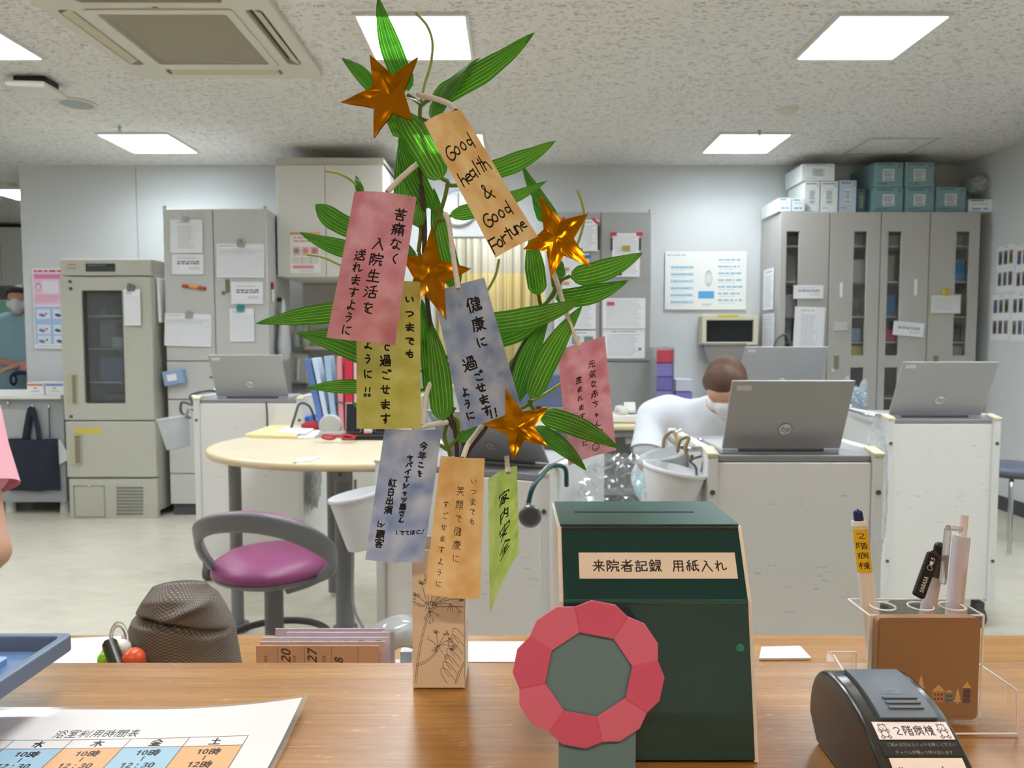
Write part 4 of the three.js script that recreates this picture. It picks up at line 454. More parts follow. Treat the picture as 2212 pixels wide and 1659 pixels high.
  solo('grey_cable', 'grey cable loop hanging beside the storage cabinets', 'cable', tube([V(sx - 0.02, Y(800), -5.32), V(sx - 0.015, Y(735), -5.29), V(sx + 0.05, Y(722), -5.285), V(sx + 0.1, Y(760), -5.288), V(sx + 0.11, Y(830), -5.288)], 0.009, 40), mat(0x6f6c6a, 0.6));
  const bq = P(1754, 792, 5.2), bb = thing('blue_bag', 'small bright blue bag hanging on the leftmost storage door', 'bag'); mesh('body', plate([[bq.x - 0.055, bq.y - 0.06], [bq.x + 0.065, bq.y - 0.06], [bq.x + 0.06, bq.y], [bq.x + 0.02, bq.y + 0.03], [bq.x - 0.05, bq.y + 0.02]], 0.05, -d + 0.055, [], 0.012), mat(0x1738c8, 0.6), bb); mesh('handle', tube([V(bq.x - 0.03, bq.y + 0.02, -d + 0.03), V(bq.x - 0.02, bq.y + 0.06, -d + 0.03), V(bq.x + 0.02, bq.y + 0.06, -d + 0.03), V(bq.x + 0.025, bq.y + 0.02, -d + 0.03)], 0.005, 20), M.greyDark, bb);
  // boxes on top
  const lbl = (t, base, ink) => tex(192, 192, (x, w, h) => { seed = 90 + t; x.fillStyle = base; x.fillRect(0, 0, w, h); x.fillStyle = 'rgba(60,80,90,.8)'; fineprint(x, 20, 14, 150, 16, 10, ink, 8, 1); x.strokeStyle = ink; x.lineWidth = 4; x.beginPath(); x.arc(168, 22, 10, 0, 7); x.stroke(); if (t < 2) { x.fillStyle = '#c07a62'; x.fillRect(152, 48, 30, 8); } x.fillStyle = '#cfd6d8'; x.fillRect(56, 50, 80, 92); fineprint(x, 66, 66, 124, 118, 13, '#777', 6, 1); x.fillStyle = '#555'; for (let i = 0; i < 12; i++) x.fillRect(70 + i * 4.5, 122, 2, 12); fineprint(x, 20, 165, 90, 168, 10, ink, 5, 1); });
  const tealT = cardFace(lbl(0, '#7fa2a6', '#3f5b60')), whT = cardFace(lbl(3, '#e2e6e6', '#5c8a6c')), blT = cardFace(lbl(4, '#b9c6d8', '#5a6c94')), smT = cardFace(tex(128, 96, (x, w, h) => { seed = 95; x.fillStyle = '#e8eef4'; x.fillRect(0, 0, w, h); x.fillStyle = '#3f9c6c'; x.fillRect(10, 4, 70, 10); fineprint(x, 20, 34, 100, 44, 14, '#9ab', 6, 1); fineprint(x, 20, 72, 110, 76, 10, '#5a9ad8', 12, 1); }));
  const carton = (label, r, dep, cm, fm, y0, g) => { const q = rc(...r), hgt = q.y1 - q.y0, t = thing('carton', label, 'box', g); mesh('box', bx(q.x0, q.x1, y0, y0 + hgt, q.z - dep, q.z, 0.003), cm, t); mesh('print', new THREE.PlaneGeometry(q.x1 - q.x0 - 0.004, hgt - 0.004).translate((q.x0 + q.x1) / 2, y0 + hgt / 2, q.z + 0.0008), fm, t); mesh('tape_seam', bx((q.x0 + q.x1) / 2 - 0.012, (q.x0 + q.x1) / 2 + 0.012, y0 + hgt, y0 + hgt + 0.0008, q.z - dep + 0.004, q.z - 0.004), mat(0xcfc9b4, 0.4), t); return y0 + hgt; };
  const teal = mat(0x76999d, 0.75), wc = mat(0xdde2e2, 0.75), bl = mat(0xaebccf, 0.75), D = 5.33;
  let yy = y1 + 0.001, a = carton('left lower teal carton on the storage cabinets', [1888, 401, 1951, 454, D], 0.37, teal, tealT, yy, 'teal cartons'); carton('left upper teal carton, under the ceiling', [1888, 345, 1951, 399, D], 0.37, teal, tealT, a + 0.002, 'teal cartons');
  a = carton('middle lower teal carton on the storage cabinets', [1955, 401, 2018, 454, D], 0.37, teal, tealT, yy, 'teal cartons'); carton('right upper teal carton, under the ceiling', [1955, 345, 2018, 399, D], 0.37, teal, tealT, a + 0.002, 'teal cartons'); carton('single teal carton at the right end of the row', [2022, 400, 2086, 454, D], 0.37, teal, tealT, yy, 'teal cartons');
  a = carton('left upright white carton on the storage cabinets', [1738, 386, 1771, 454, D + 0.02], 0.33, wc, whT, yy, 'white cartons'); carton('right upright white carton on the storage cabinets', [1773, 386, 1810, 454, D + 0.02], 0.33, wc, whT, yy, 'white cartons'); carton('white carton lying on the two upright white ones', [1733, 347, 1803, 384, D + 0.02], 0.33, wc, whT, a + 0.002, 'white cartons');
  carton('pale blue upright carton between white and teal cartons', [1813, 384, 1850, 454, D + 0.02], 0.33, bl, blT, yy); carton('thin dark teal carton behind the pale blue one', [1852, 398, 1870, 454, D + 0.12], 0.2, teal, tealT, yy);
  carton('small white carton at the front left corner of the storage cabinets', [1682, 425, 1709, 454, D - 0.025], 0.36, wc, smT, yy); carton('second small white carton beside the front corner one', [1711, 426, 1738, 454, D - 0.025], 0.03, wc, smT, yy); carton('flat white carton at the right end of the cabinet top', [2092, 425, 2146, 453, D], 0.25, wc, smT, yy);
  const pb = P(2112, 400, D + 0.1), pg = new THREE.IcosahedronGeometry(0.085, 4); { const p = pg.attributes.position, v = V(0, 0, 0); for (let i = 0; i < p.count; i++) { v.fromBufferAttribute(p, i); const n = 1 + 0.35 * noise.noise(v.x * 22, v.y * 22, v.z * 22); p.setXYZ(i, v.x * n, v.y * n * 0.8, v.z * n); } pg.computeVertexNormals(); pg.translate(pb.x, pb.y, pb.z); } solo('plastic_bag', 'crumpled clear plastic bag on the flat white carton', 'bag', pg, mat(0xd6dcdc, 0.25, { transmission: 0.55, thickness: 0, side: 2 }));
  // photo sheets on the right wall
  const ph = [0, 1].map((k) => tex(256, 360, (x, w, h) => { seed = 120 + k; x.fillStyle = '#e6e8ec'; x.fillRect(0, 0, w, h); fineprint(x, 100, 14, 150, 16, 10, '#888', 5, 1); for (let r = 0; r < 2; r++) for (let c = 0; c < 3; c++) { x.fillStyle = ['#8d8178', '#7d7a80', '#a08c6e', '#8d8d84'][(r * 3 + c + k) % 4]; const a = 22 + c * 76, b = 40 + r * 165; x.fillRect(a, b, 58, 105); x.fillStyle = ['#4a4648', '#33363c', '#5a4a3c', '#3f5f86'][(c + r * 2 + k * 3) % 4]; x.beginPath(); x.ellipse(a + 29, b + 62, 17, 40, 0, 0, 7); x.fill(); x.beginPath(); x.arc(a + 29, b + 22, 10, 0, 7); x.fill(); } }));
  const wallSheet = (lbl, p0, p1, y0, y1s, k) => { const dd = (p) => XR * F / (p - 1106), a = dd(p0), b = dd(p1), m = (a + b) / 2, h0 = P(0, y0, m).y, h1 = P(0, y1s, m).y; const mm = mat(0xffffff, 0.8, { map: ph[k], side: 2 }); solo('photo_sheet', lbl, 'paper', new THREE.PlaneGeometry(a - b, h0 - h1).rotateY(-Math.PI / 2).translate(XR - 0.004, (h0 + h1) / 2, -m), mm, 'photo sheets on the right wall'); };
  wallSheet('upper photo sheet on the right wall, next to the cabinet', 2146, 2184, 530, 631, 0); wallSheet('upper photo sheet at the right edge of the picture', 2186, 2226, 528, 631, 1); wallSheet('lower photo sheet on the right wall, next to the cabinet', 2139, 2179, 636, 735, 1); wallSheet('lower photo sheet at the right edge of the picture', 2181, 2222, 633, 737, 0);
}
// ---------- white carts with laptops ----------
const cartW = mat(0xffffff, 0.42, { map: tex(512, 1024, (x, w, h) => { seed = 17; x.fillStyle = '#e6e5e1'; x.fillRect(0, 0, w, h); x.lineCap = 'round'; for (let i = 0; i < 46; i++) { const y = rnd() < 0.5 ? 400 + rr(-16, 30) : rr(100, 950); x.strokeStyle = `rgba(110,108,106,${rr(0.12, 0.5)})`; x.lineWidth = rr(1, 3); const a = rr(10, 480), l = rr(4, 40); x.beginPath(); x.moveTo(a, y); x.lineTo(a + l, y + rr(-3, 3)); x.stroke(); } }) });
const postW = mat(0xdedfdd, 0.4), capM = mat(0xdcd6b4, 0.4), trayM = mat(0x8b8d90, 0.35), silver = mat(0xaeb0b3, 0.4, { metalness: 0.15 });
const hpT = tex(256, 256, (x, w, h) => { x.clearRect(0, 0, w, h); x.fillStyle = '#d9dbdd'; x.beginPath(); x.arc(128, 128, 118, 0, 7); x.fill(); x.fillStyle = '#85878a'; x.font = 'italic bold 150px sans-serif'; x.textAlign = 'center'; x.textBaseline = 'middle'; x.fillText('hp', 122, 122); });
function caster(parent, x, z) { mesh('caster', [cyl(0.042, 0.042, 0.03, x, 0.042, z, 18, 0, Math.PI / 2), bx(x - 0.02, x + 0.02, 0.05, 0.105, z - 0.02, z + 0.02, 0.006)], mat(0x5a5c5e, 0.5), parent); }
function cart(label, px0, px1, dF, o = {}) {
  const x0 = P(px0, o.py ?? 1000, dF).x, x1 = P(px1, o.py ?? 1000, dF).x, h = o.h ?? 0.88, dep = 0.5, t = 0.03, c = thing('laptop_cart', label, 'cart', 'white laptop carts');
  mesh('back_panel', bx(x0 + t, x1 - t, 0.13, h, -dF - 0.03, -dF - 0.008, 0.003), cartW, c);
  for (const s of [0, 1]) {
    const a = s ? x1 - t : x0, b = a + t, g = plate([[dF, 0.12], [dF + dep, 0.12], [dF + dep, h + 0.035], [dF + 0.03, h + 0.035], [dF, h + 0.02]], t, 0, [], 0.004); g.rotateY(Math.PI / 2).translate(b, 0, 0);
    const sd = mesh('side_panel', g, postW, c); mesh('cap', rot(bx(a - 0.001, b + 0.001, h + 0.017, h + 0.028, -dF - 0.06, -dF + 0.003, 0.003), a, h + 0.02, -dF, 0.2), capM, sd);
    for (const y of [0.3, 0.8]) mesh('screw', cyl(0.007, 0.007, 0.004, (a + b) / 2, y * h / 0.88, -dF + 0.001, 10, Math.PI / 2), M.greyDark, sd);
  }
  mesh('worktop', bx(x0 + t, x1 - t, h - 0.025, h, -dF - dep, -dF - 0.03, 0.003), postW, c);
  mesh('top_tray', [bx(x0 + t + 0.002, x1 - t - 0.002, h, h + 0.012, -dF - dep + 0.02, -dF - 0.03, 0.003), bx(x0 + t + 0.002, x1 - t - 0.002, h + 0.001, h + 0.02, -dF - 0.03, -dF - 0.012, 0.004)], trayM, c);
  for (const y of [0.3, 0.5, 0.68]) { const dr = mesh('drawer', bx(x0 + t + 0.004, x1 - t - 0.004, y - 0.08, y + 0.09, -dF - dep, -dF - dep + 0.02, 0.003), postW, c); mesh('handle', bx((x0 + x1) / 2 - 0.05, (x0 + x1) / 2 + 0.05, y + 0.05, y + 0.062, -dF - dep - 0.012, -dF - dep), M.grey, dr); }
  mesh('bottom', bx(x0 + t, x1 - t, 0.13, 0.15, -dF - dep, -dF - 0.03), postW, c);
  for (const x of [x0 + 0.03, x1 - 0.03]) for (const z of [-dF - 0.06, -dF - dep + 0.06]) caster(c, x, z);
  if (o.rail) { const rx = x0 - 0.035, y = h + 0.03; mesh('side_rail', tube([V(x0, y, -dF - 0.06), V(rx, y, -dF - 0.065), V(rx, y + 0.01, -dF - 0.3), V(x0, y + 0.02, -dF - 0.32)], 0.008, 30), M.chrome, c); }
  return { x0, x1, h, dF };
}
function laptop(label, c, w, ang, o = {}) {
  const x = (c.x0 + c.x1) / 2 + (o.dx ?? 0), y = c.h + 0.0125, z = -c.dF - (o.back ?? 0.07), L = w * 0.64, g = thing('laptop', label, 'laptop', 'silver laptops on the carts');
  mesh('base', bx(x - w / 2, x + w / 2, y, y + 0.016, z - L, z, 0.005), silver, g);
  const lid = mesh('lid', rot(bx(x - w / 2, x + w / 2, y + 0.016, y + 0.016 + L, z - 0.008, z - 0.001, 0.004), x, y + 0.012, z, ang, 0, 0), silver, g);
  const em = mat(0xffffff, 0.3, { map: hpT, metalness: 0.2 }), r = w * 0.058; mesh('logo', rot(new THREE.CircleGeometry(r, 32).translate(x, y + 0.016 + L * 0.3, z + 0.0006), x, y + 0.012, z, ang, 0, 0), em, lid);
  mesh('asset_sticker', rot(bx(x - w / 2 + 0.015, x - w / 2 + 0.055, y + L - 0.012, y + L + 0.002, z - 0.001, z - 0.0002), x, y + 0.012, z, ang, 0, 0), mat(0xd9d9d6, 0.5), lid);
  mesh('hinge', rod(V(x - w * 0.36, y + 0.014, z - 0.004), V(x + w * 0.36, y + 0.014, z - 0.004), 0.007), M.greyDark, g);
}
const cA = cart('white laptop cart behind the round cream table', 420, 655, 3.52, { rail: true, h: 0.9 });
const cB = cart('white laptop cart in the middle, turned, behind the vase and the green box', 735, 1187, 1.865, { py: 1050, h: 0.83 });
const cC = cart('white scuffed laptop cart behind the pen holder', 1525, 1905, 1.92, { rail: true, h: 0.875, py: 1200 });
const cD = cart('white laptop cart at the right in front of the grey stool', 1915, 2160, 2.93, { h: 0.865, rail: true });
const cE = cart('white laptop cart hidden behind the scuffed cart, in front of the storage cabinets', 1590, 1790, 3.62, { h: 0.9 });
laptop('silver open laptop on the cart behind the round table', cA, 0.36, 0.42);
laptop('grey open laptop on the middle cart, behind the gold star', cB, 0.32, 0.75, { dx: 0.06, back: 0.14 });
for (const o of [scene.getObjectByName('laptop_cart_001'), scene.getObjectByName('laptop_001')]) o.traverse((k) => { if (k.isMesh) { k.geometry = k.geometry.clone().translate(-cB.x1, 0, 1.865).rotateY(-0.42).translate(cB.x1, 0, -1.865); } });
laptop('silver open laptop on the scuffed cart with a large round logo', cC, 0.33, 0.4, { dx: -0.015 });
laptop('silver open laptop on the cart at the right', cD, 0.39, 0.42, { dx: 0.0 });
laptop('silver open laptop just above the scuffed cart one, on the cart behind', cE, 0.42, 0.38);
// waste bins hung on the carts
function bin(label, px, py, d, r, h, tilt, m) { const p = P(px, py, d), g = thing('hanging_bin', label, 'bin', 'bins hung on the carts'); mesh('tub', lathe([[0, -h], [r * 0.72, -h], [r * 0.74, -h + 0.006], [r, 0], [r * 1.05, 0.002], [r * 1.05, 0.012], [r * 0.97, 0.012], [r * 0.7, -h + 0.01], [0, -h + 0.01]], 0, 0, 0, 28).rotateZ(tilt).translate(p.x, p.y, p.z), m, g); mesh('hook', tube([V(p.x + r * 0.9, p.y, p.z), V(p.x + r * 1.1, p.y + 0.05, p.z), V(p.x + r * 1.35, p.y + 0.045, p.z)], 0.006, 16), M.chrome, g); return g; }
const binW = mat(0xdfe3e6, 0.4, { transmission: 0.35, thickness: 0, side: 2 });
bin('translucent white bin hung on the cart behind the round table', 374, 905, 3.62, 0.075, 0.15, 0.15, binW);
bin('pale bin with a grey inside hung at the left of the scuffed cart, farther one', 1440, 985, 2.2, 0.085, 0.16, 0.25, mat(0xc9ced2, 0.45, { side: 2 }));
bin('white bin hung at the left of the scuffed cart, nearer one', 1456, 1020, 1.97, 0.085, 0.16, -0.2, mat(0xe2e4e7, 0.4, { side: 2 }));
bin('white bin hung at the left of the middle cart', 770, 1075, 2.0, 0.075, 0.14, 0.2, mat(0xe2e4e7, 0.4, { side: 2 }));
{ // cables and cords on the cart rails
  const y = cA.h + 0.05; solo('cable_bundle', 'coiled grey cable hung on the rail of the cart behind the round table', 'cable', tube([V(cA.x0 - 0.05, y - 0.13, -3.6), V(cA.x0 - 0.1, y - 0.1, -3.61), V(cA.x0 - 0.09, y - 0.05, -3.6), V(cA.x0 - 0.03, y - 0.06, -3.59), V(cA.x0 - 0.045, y - 0.02, -3.59), V(cA.x0 + 0.06, y + 0.01, -3.59), V(cA.x0 + 0.11, y - 0.02, -3.65)], 0.007, 60), mat(0x5f6264, 0.5));
  solo('brown_cord', 'brown cord looped over the rail of the scuffed cart', 'cord', tube([P(1432, 968, 2.1), P(1436, 945, 2.1), P(1455, 932, 2.08), P(1462, 950, 2.06), P(1464, 975, 2.02), P(1470, 950, 2.0), P(1488, 945, 1.99), P(1480, 970, 1.985), P(1492, 995, 1.98), P(1495, 985, 1.97)], 0.005, 80), mat(0x9c8560, 0.7));
  solo('dark_cable', 'thin dark cable down the left side of the scuffed cart', 'cable', tube([P(1516, 985, 1.96), P(1490, 995, 1.97), P(1503, 1010, 1.96), P(1500, 1060, 1.96), P(1496, 1080, 1.96)], 0.0035, 40), M.greyDark);
  solo('power_cable', 'dark cable hanging over the back of the cart behind the round table', 'cable', tube([P(575, 868, 3.505), P(577, 890, 3.5), P(578, 930, 3.505), P(580, 985, 3.505)], 0.005, 30), M.greyDark);
  // clear bags
  const crumple = (cx, cy, cz, sx, sy, sz, k, n = 5) => { const g = new THREE.IcosahedronGeometry(1, n * 5), p = g.attributes.position, v = V(0, 0, 0); for (let i = 0; i < p.count; i++) { v.fromBufferAttribute(p, i); const q = 1 + k * (Math.abs(noise.noise(v.x * 3 + cx * 9, v.y * 3, v.z * 3)) * 1.2 - 0.3) + k * 0.5 * Math.abs(noise.noise(v.x * 8, v.y * 8 + cx, v.z * 8)); p.setXYZ(i, v.x * q * sx + cx, v.y * q * sy + cy, v.z * q * sz + cz); } g.computeVertexNormals(); return g; };
  const film = mat(0xf6f8f9, 0.06, { transmission: 0.93, thickness: 0, side: 2, flatShading: true });
  const b = P(1325, 1062, 2.0); solo('clear_bag', 'crumpled clear plastic bag over the right end of the middle cart', 'bag', crumple(b.x + 0.02, b.y + 0.005, -2.0, 0.1, 0.09, 0.07, 0.55, 2), film);
  const b2 = P(1922, 1100, 1.94); solo('clear_pouch', 'long clear plastic pouch hanging on the right side of the scuffed cart', 'bag', crumple(cC.x1 + 0.018, b2.y + 0.03, -2.0, 0.013, 0.2, 0.06, 0.3), film);
  const b3 = P(1836, 850, 3.1); solo('clear_bag', 'small clear plastic bag standing on the cart at the right, with two ears', 'bag', merge([crumple(b3.x, cD.h + 0.075, -3.32, 0.045, 0.05, 0.04, 0.4), rot(crumple(b3.x - 0.028, cD.h + 0.135, -3.32, 0.016, 0.045, 0.012, 0.3, 3), b3.x, cD.h + 0.1, -3.3, 0, 0, 0.15), rot(crumple(b3.x + 0.03, cD.h + 0.13, -3.32, 0.016, 0.04, 0.012, 0.3, 3), b3.x, cD.h + 0.1, -3.3, 0, 0, -0.2)]).translate(cD.x0 + 0.05 - b3.x, 0, 0), mat(0xdbe6ee, 0.15, { transmission: 0.6, thickness: 0, side: 2 }));
  const fl = P(690, 1060, 3.4); solo('clear_bag', 'limp clear bag hanging on the right side of the cart behind the round table', 'bag', crumple(cA.x1 + 0.03, fl.y, -3.6, 0.025, 0.12, 0.09, 0.4), mat(0xd5d8d6, 0.2, { transmission: 0.6, thickness: 0, side: 2 }));
  // stethoscope on the middle cart
  const s = thing('stethoscope', 'teal stethoscope hanging from the middle cart beside the green strip', 'stethoscope'); const q = P(1143, 1115, 1.76);
  mesh('tubing', tube([V(cB.x1 + 0.05, cB.h - 0.02, -1.93), V(cB.x1 + 0.045, cB.h + 0.03, -1.925), V(cB.x1 + 0.015, cB.h + 0.043, -1.9), P(1168, 1030, 1.8), P(1150, 1055, 1.765), P(1142, 1085, 1.765), P(1140, 1102, 1.762)], 0.0062, 50, 10), mat(0x1f4a52, 0.4), s);
  mesh('chestpiece', lathe([[0, -0.014], [0.014, -0.014], [0.019, -0.007], [0.026, 0.0], [0.029, 0.006], [0.026, 0.0115], [0.02, 0.01], [0, 0.01]], 0, 0, 0, 30).rotateX(Math.PI / 2).translate(q.x + 0.002, q.y + 0.002, q.z + 0.005), mat(0x8b8e92, 0.25, { metalness: 0.9 }), s); mesh('diaphragm', cyl(0.019, 0.019, 0.002, q.x + 0.002, q.y + 0.002, q.z + 0.0165, 24, Math.PI / 2), mat(0x4a4d50, 0.4), s); mesh('stem', rod(V(q.x - 0.001, q.y + 0.02, q.z), V(q.x - 0.003, q.y + 0.033, q.z), 0.005), M.chrome, s);
  const st = P(1112, 1050, 1.77); 
}
// ---------- round table and what stands on it ----------
const TT = 0.78;
{
  const cx = -0.63, cz = -2.99, rx = 0.61, rz = 0.51, t = thing('round_table', 'cream round meeting table on grey legs', 'table'), top = mat(0xffffff, 0.3, { map: tex(512, 512, (x, w, h) => { seed = 2; x.fillStyle = '#ddd1b4'; x.fillRect(0, 0, w, h); for (let i = 0; i < 1500; i++) { x.strokeStyle = `rgba(${rnd() < 0.5 ? '232,222,198' : '205,192,160'},.18)`; x.lineWidth = rr(1, 3); const y = rnd() * h, a = rnd() * w; x.beginPath(); x.moveTo(a, y); x.lineTo(a + rr(20, 120), y + rr(-1, 1)); x.stroke(); } }) });
  mesh('tabletop', lathe([[0, 0], [0.985, 0], [1, -0.006], [1.004, -0.016], [0.99, -0.03], [0, -0.032]], 0, 0, 0, 72).scale(rx, 1, rz).translate(cx, TT, cz), top, t);
  mesh('edge_band', new THREE.TorusGeometry(1, 0.014, 10, 90).rotateX(Math.PI / 2).scale(rx, 1, rz).translate(cx, TT - 0.016, cz), mat(0xd2c39a, 0.45), t);
  const leg = mat(0x7c7d80, 0.4), l1 = P(511, 1200, 2.93), l2 = P(744, 1200, 2.9);
  mesh('leg', [cyl(0.025, 0.025, TT - 0.05, l1.x, (TT - 0.05) / 2 + 0.02, -2.93, 20), cyl(0.045, 0.045, 0.03, l1.x, 0.016, -2.93, 20)], leg, t); mesh('leg', [cyl(0.037, 0.037, TT - 0.05, l2.x, (TT - 0.05) / 2 + 0.02, -2.9, 22), cyl(0.05, 0.05, 0.03, l2.x, 0.016, -2.9, 20)], leg, t);
  mesh('leg', [cyl(0.03, 0.03, TT - 0.05, l1.x + 0.3, (TT - 0.05) / 2 + 0.02, -3.35, 20)], leg, t); mesh('leg', [cyl(0.03, 0.03, TT - 0.05, l2.x + 0.3, (TT - 0.05) / 2 + 0.02, -3.3, 20)], leg, t);
  const bq = P(745, 1035, 2.85); mesh('crossbar', bx(bq.x - 0.07, bq.x + 0.3, TT - 0.1, TT - 0.033, -2.94, -2.86, 0.006), mat(0x8d8e90, 0.45), t); const ot = mesh('outlet_box', bx(bq.x - 0.05, bq.x + 0.02, TT - 0.135, TT - 0.035, -2.86, -2.835, 0.008), mat(0x86878a, 0.45), t); for (const y of [-0.065, -0.105]) mesh('socket', bx(bq.x - 0.022, bq.x - 0.008, TT + y - 0.008, TT + y + 0.008, -2.835, -2.8335), M.greyDark, ot);
  solo('table_cable', 'pale cable tied along the thicker leg of the round table', 'cable', tube([V(l2.x + 0.06, TT - 0.13, -2.85), V(l2.x + 0.055, 0.5, -2.85), V(l2.x + 0.045, 0.3, -2.85), V(l2.x + 0.05, 0.12, -2.85), V(l2.x + 0.12, 0.01, -2.82)], 0.006, 50), mat(0xa2a4a4, 0.5));
  // things on the table
  const on = (px, py) => PH(px, py, TT + 0.001);
  const fa = on(528, 944), fb = on(640, 948), fc = on(668, 922), fd = on(595, 920); const F4 = (a, b, c, d2, y, h) => { const g = plate([[a.x, -a.z], [b.x, -b.z], [c.x, -c.z], [d2.x, -d2.z]], h, h).rotateX(-Math.PI / 2).translate(0, y, 0); return g; };
  const fo = thing('document_folder', 'pale yellow folder with papers lying on the round table', 'folder'); mesh('cover', F4(fa, fb, fc, fd, TT + 0.001, 0.012), mat(0xe6d6a0, 0.7), fo); mesh('papers', F4(on(600, 941), on(660, 945), on(690, 925), on(620, 928), TT + 0.0135, 0.004), M.paper, fo);
  solo('paper_stack', 'white papers beside the yellow folder on the round table', 'paper', F4(on(642, 948), on(676, 948), on(706, 932), on(672, 930), TT + 0.0015, 0.008), M.paper);
  solo('sticky_note', 'mint green sticky note on the round table', 'note', F4(on(632, 999), on(672, 996), on(692, 987), on(652, 989), TT + 0.001, 0.0012), mat(0xcfe5d6, 0.8));
  const td = on(715, 944), tp = thing('tape_dispenser', 'small grey tape dispenser on the round table', 'tape dispenser'); mesh('body', [lathe([[0, -0.02], [0.045, -0.02], [0.05, -0.012], [0.05, 0.012], [0.045, 0.02], [0, 0.02]], 0, 0, 0, 28).rotateX(Math.PI / 2).translate(td.x, TT + 0.052, td.z), bx(td.x - 0.05, td.x + 0.06, TT + 0.001, TT + 0.028, td.z - 0.024, td.z + 0.024, 0.006)], mat(0xb9bdbb, 0.4), tp);
  const red = mat(0xb41f2f, 0.35), gq = on(728, 956), gl = thing('red_glasses', 'red spectacles lying on the round table', 'glasses'); for (const k of [-0.055, 0.025]) mesh('lens_rim', new THREE.TorusGeometry(0.026, 0.005, 8, 24).rotateX(1.1).translate(gq.x + k + 0.02, TT + 0.024, gq.z), red, gl); mesh('bridge', rod(V(gq.x - 0.01, TT + 0.03, gq.z), V(gq.x + 0.02, TT + 0.03, gq.z), 0.004), red, gl); for (const k of [-0.062, 0.072]) mesh('temple', tube([V(gq.x + k, TT + 0.03, gq.z), V(gq.x + k, TT + 0.02, gq.z - 0.07), V(gq.x + k, TT + 0.006, gq.z - 0.11)], 0.004, 12), red, gl);
  const rb = on(690, 930), rp = thing('red_pouch', 'red pouch with a cord behind the tape dispenser', 'pouch'); mesh('pouch', sph(0.07, rb.x, TT + 0.026, rb.z + 0.015, 1.2, 0.36, 0.5, 20), mat(0xb0182c, 0.6), rp); mesh('cord', tube([V(rb.x - 0.02, TT + 0.03, rb.z - 0.02), V(rb.x - 0.05, TT + 0.12, rb.z), V(rb.x - 0.09, TT + 0.13, rb.z), V(rb.x - 0.11, TT + 0.07, rb.z + 0.02), V(rb.x - 0.13, TT + 0.01, rb.z + 0.02)], 0.006, 40), M.greyDark, rp);
  solo('charger_cable', 'grey cable from the red pouch up to the phone', 'cable', tube([V(rb.x - 0.04, TT + 0.008, rb.z + 0.03), V(rb.x + 0.02, TT + 0.07, rb.z + 0.04), V(rb.x + 0.1, TT + 0.14, rb.z + 0.05), P(745, 872, -rb.z - 0.06)], 0.005, 40), M.greyDark);
  // phones in a stand
  const ps = thing('phone_stand', 'black phone stand on the round table', 'stand'), p0 = on(738, 950), p1 = on(835, 950); mesh('tray', bx(p0.x, p1.x, TT + 0.001, TT + 0.022, p0.z - 0.09, p0.z + 0.01, 0.006), M.black, ps); mesh('back_rest', rot(bx(p0.x, p1.x, TT + 0.02, TT + 0.09, p0.z - 0.085, p0.z - 0.078, 0.003), p0.x, TT + 0.02, p0.z - 0.08, -0.15), M.black, ps);
  [[738, 773, 'smartphone with a dark screen standing in the black stand, left'], [803, 832, 'smartphone at the right of the black stand, behind the yellow strip']].forEach(([a, b, l]) => { const A = P(a, 900, -p0.z).x, Bx = P(b, 900, -p0.z).x, g = thing('smartphone', l, 'phone', 'phones in the stand'); const hh = P(0, 873, -p0.z).y; mesh('case', rot(bx(A, Bx, TT + 0.023, hh, p0.z - 0.07, p0.z - 0.06, 0.004), A, TT + 0.02, p0.z - 0.065, -0.12), mat(0xb7b3ae, 0.3), g); mesh('screen', rot(bx(A + 0.004, Bx - 0.004, TT + 0.027, hh - 0.004, p0.z - 0.0605, p0.z - 0.0595), A, TT + 0.02, p0.z - 0.065, -0.12), mat(0x2a2d36, 0.15), g); });
  const dv = thing('white_device', 'small white lit device with a red tag between the phones', 'device'), dq = on(790, 950); mesh('body', bx(dq.x - 0.015, dq.x + 0.02, TT + 0.023, TT + 0.055, p0.z - 0.06, p0.z - 0.03, 0.006), M.whitePlastic, dv); mesh('tag', bx(dq.x - 0.008, dq.x + 0.014, TT + 0.0225, TT + 0.03, p0.z - 0.028, p0.z - 0.008, 0.003), red, dv);
  // ring files leaning upright
  const fz = -3.4; const file = (l, a, b, yt, m, lean, dz = 0, w = 0.1) => { const A = P(a, 900, 3.4).x, Bx = P(b, 900, 3.4).x; return solo('ring_file', l, 'file', rot(bx(A, Bx, TT + 0.004, P(0, yt, 3.4).y, fz - w / 2 + dz, fz + w / 2 + dz, 0.004), (A + Bx) / 2, TT + 0.004, fz, 0, 0, lean), m, 'files on the round table'); };
  file('blue clear file leaning left of the phones', 696, 709, 772, mat(0x5b79b8, 0.35), 0.2); file('pale blue file with white sheets beside the blue one', 711, 721, 770, mat(0xc8d8ee, 0.4), 0.19); file('light blue ring file in the middle of the files', 723, 735, 768, mat(0x9fbfdf, 0.4), 0.1); file('pink ring file between the blue and the red files', 737, 748, 770, mat(0xd9929a, 0.4), 0.02); file('red ring file at the right of the files', 750, 768, 766, mat(0xc9304a, 0.4), 0); file('pale pink file behind the yellow strip', 770, 782, 770, mat(0xdcc0c8, 0.4), 0);
  solo('blue_carton', 'small blue carton with a yellow mark on the side of the cart behind the table', 'box', bx(cA.x1 + 0.001, cA.x1 + 0.02, 0.68, 0.83, -3.7, -3.56, 0.003), mat(0x2f6fd0, 0.5));
}
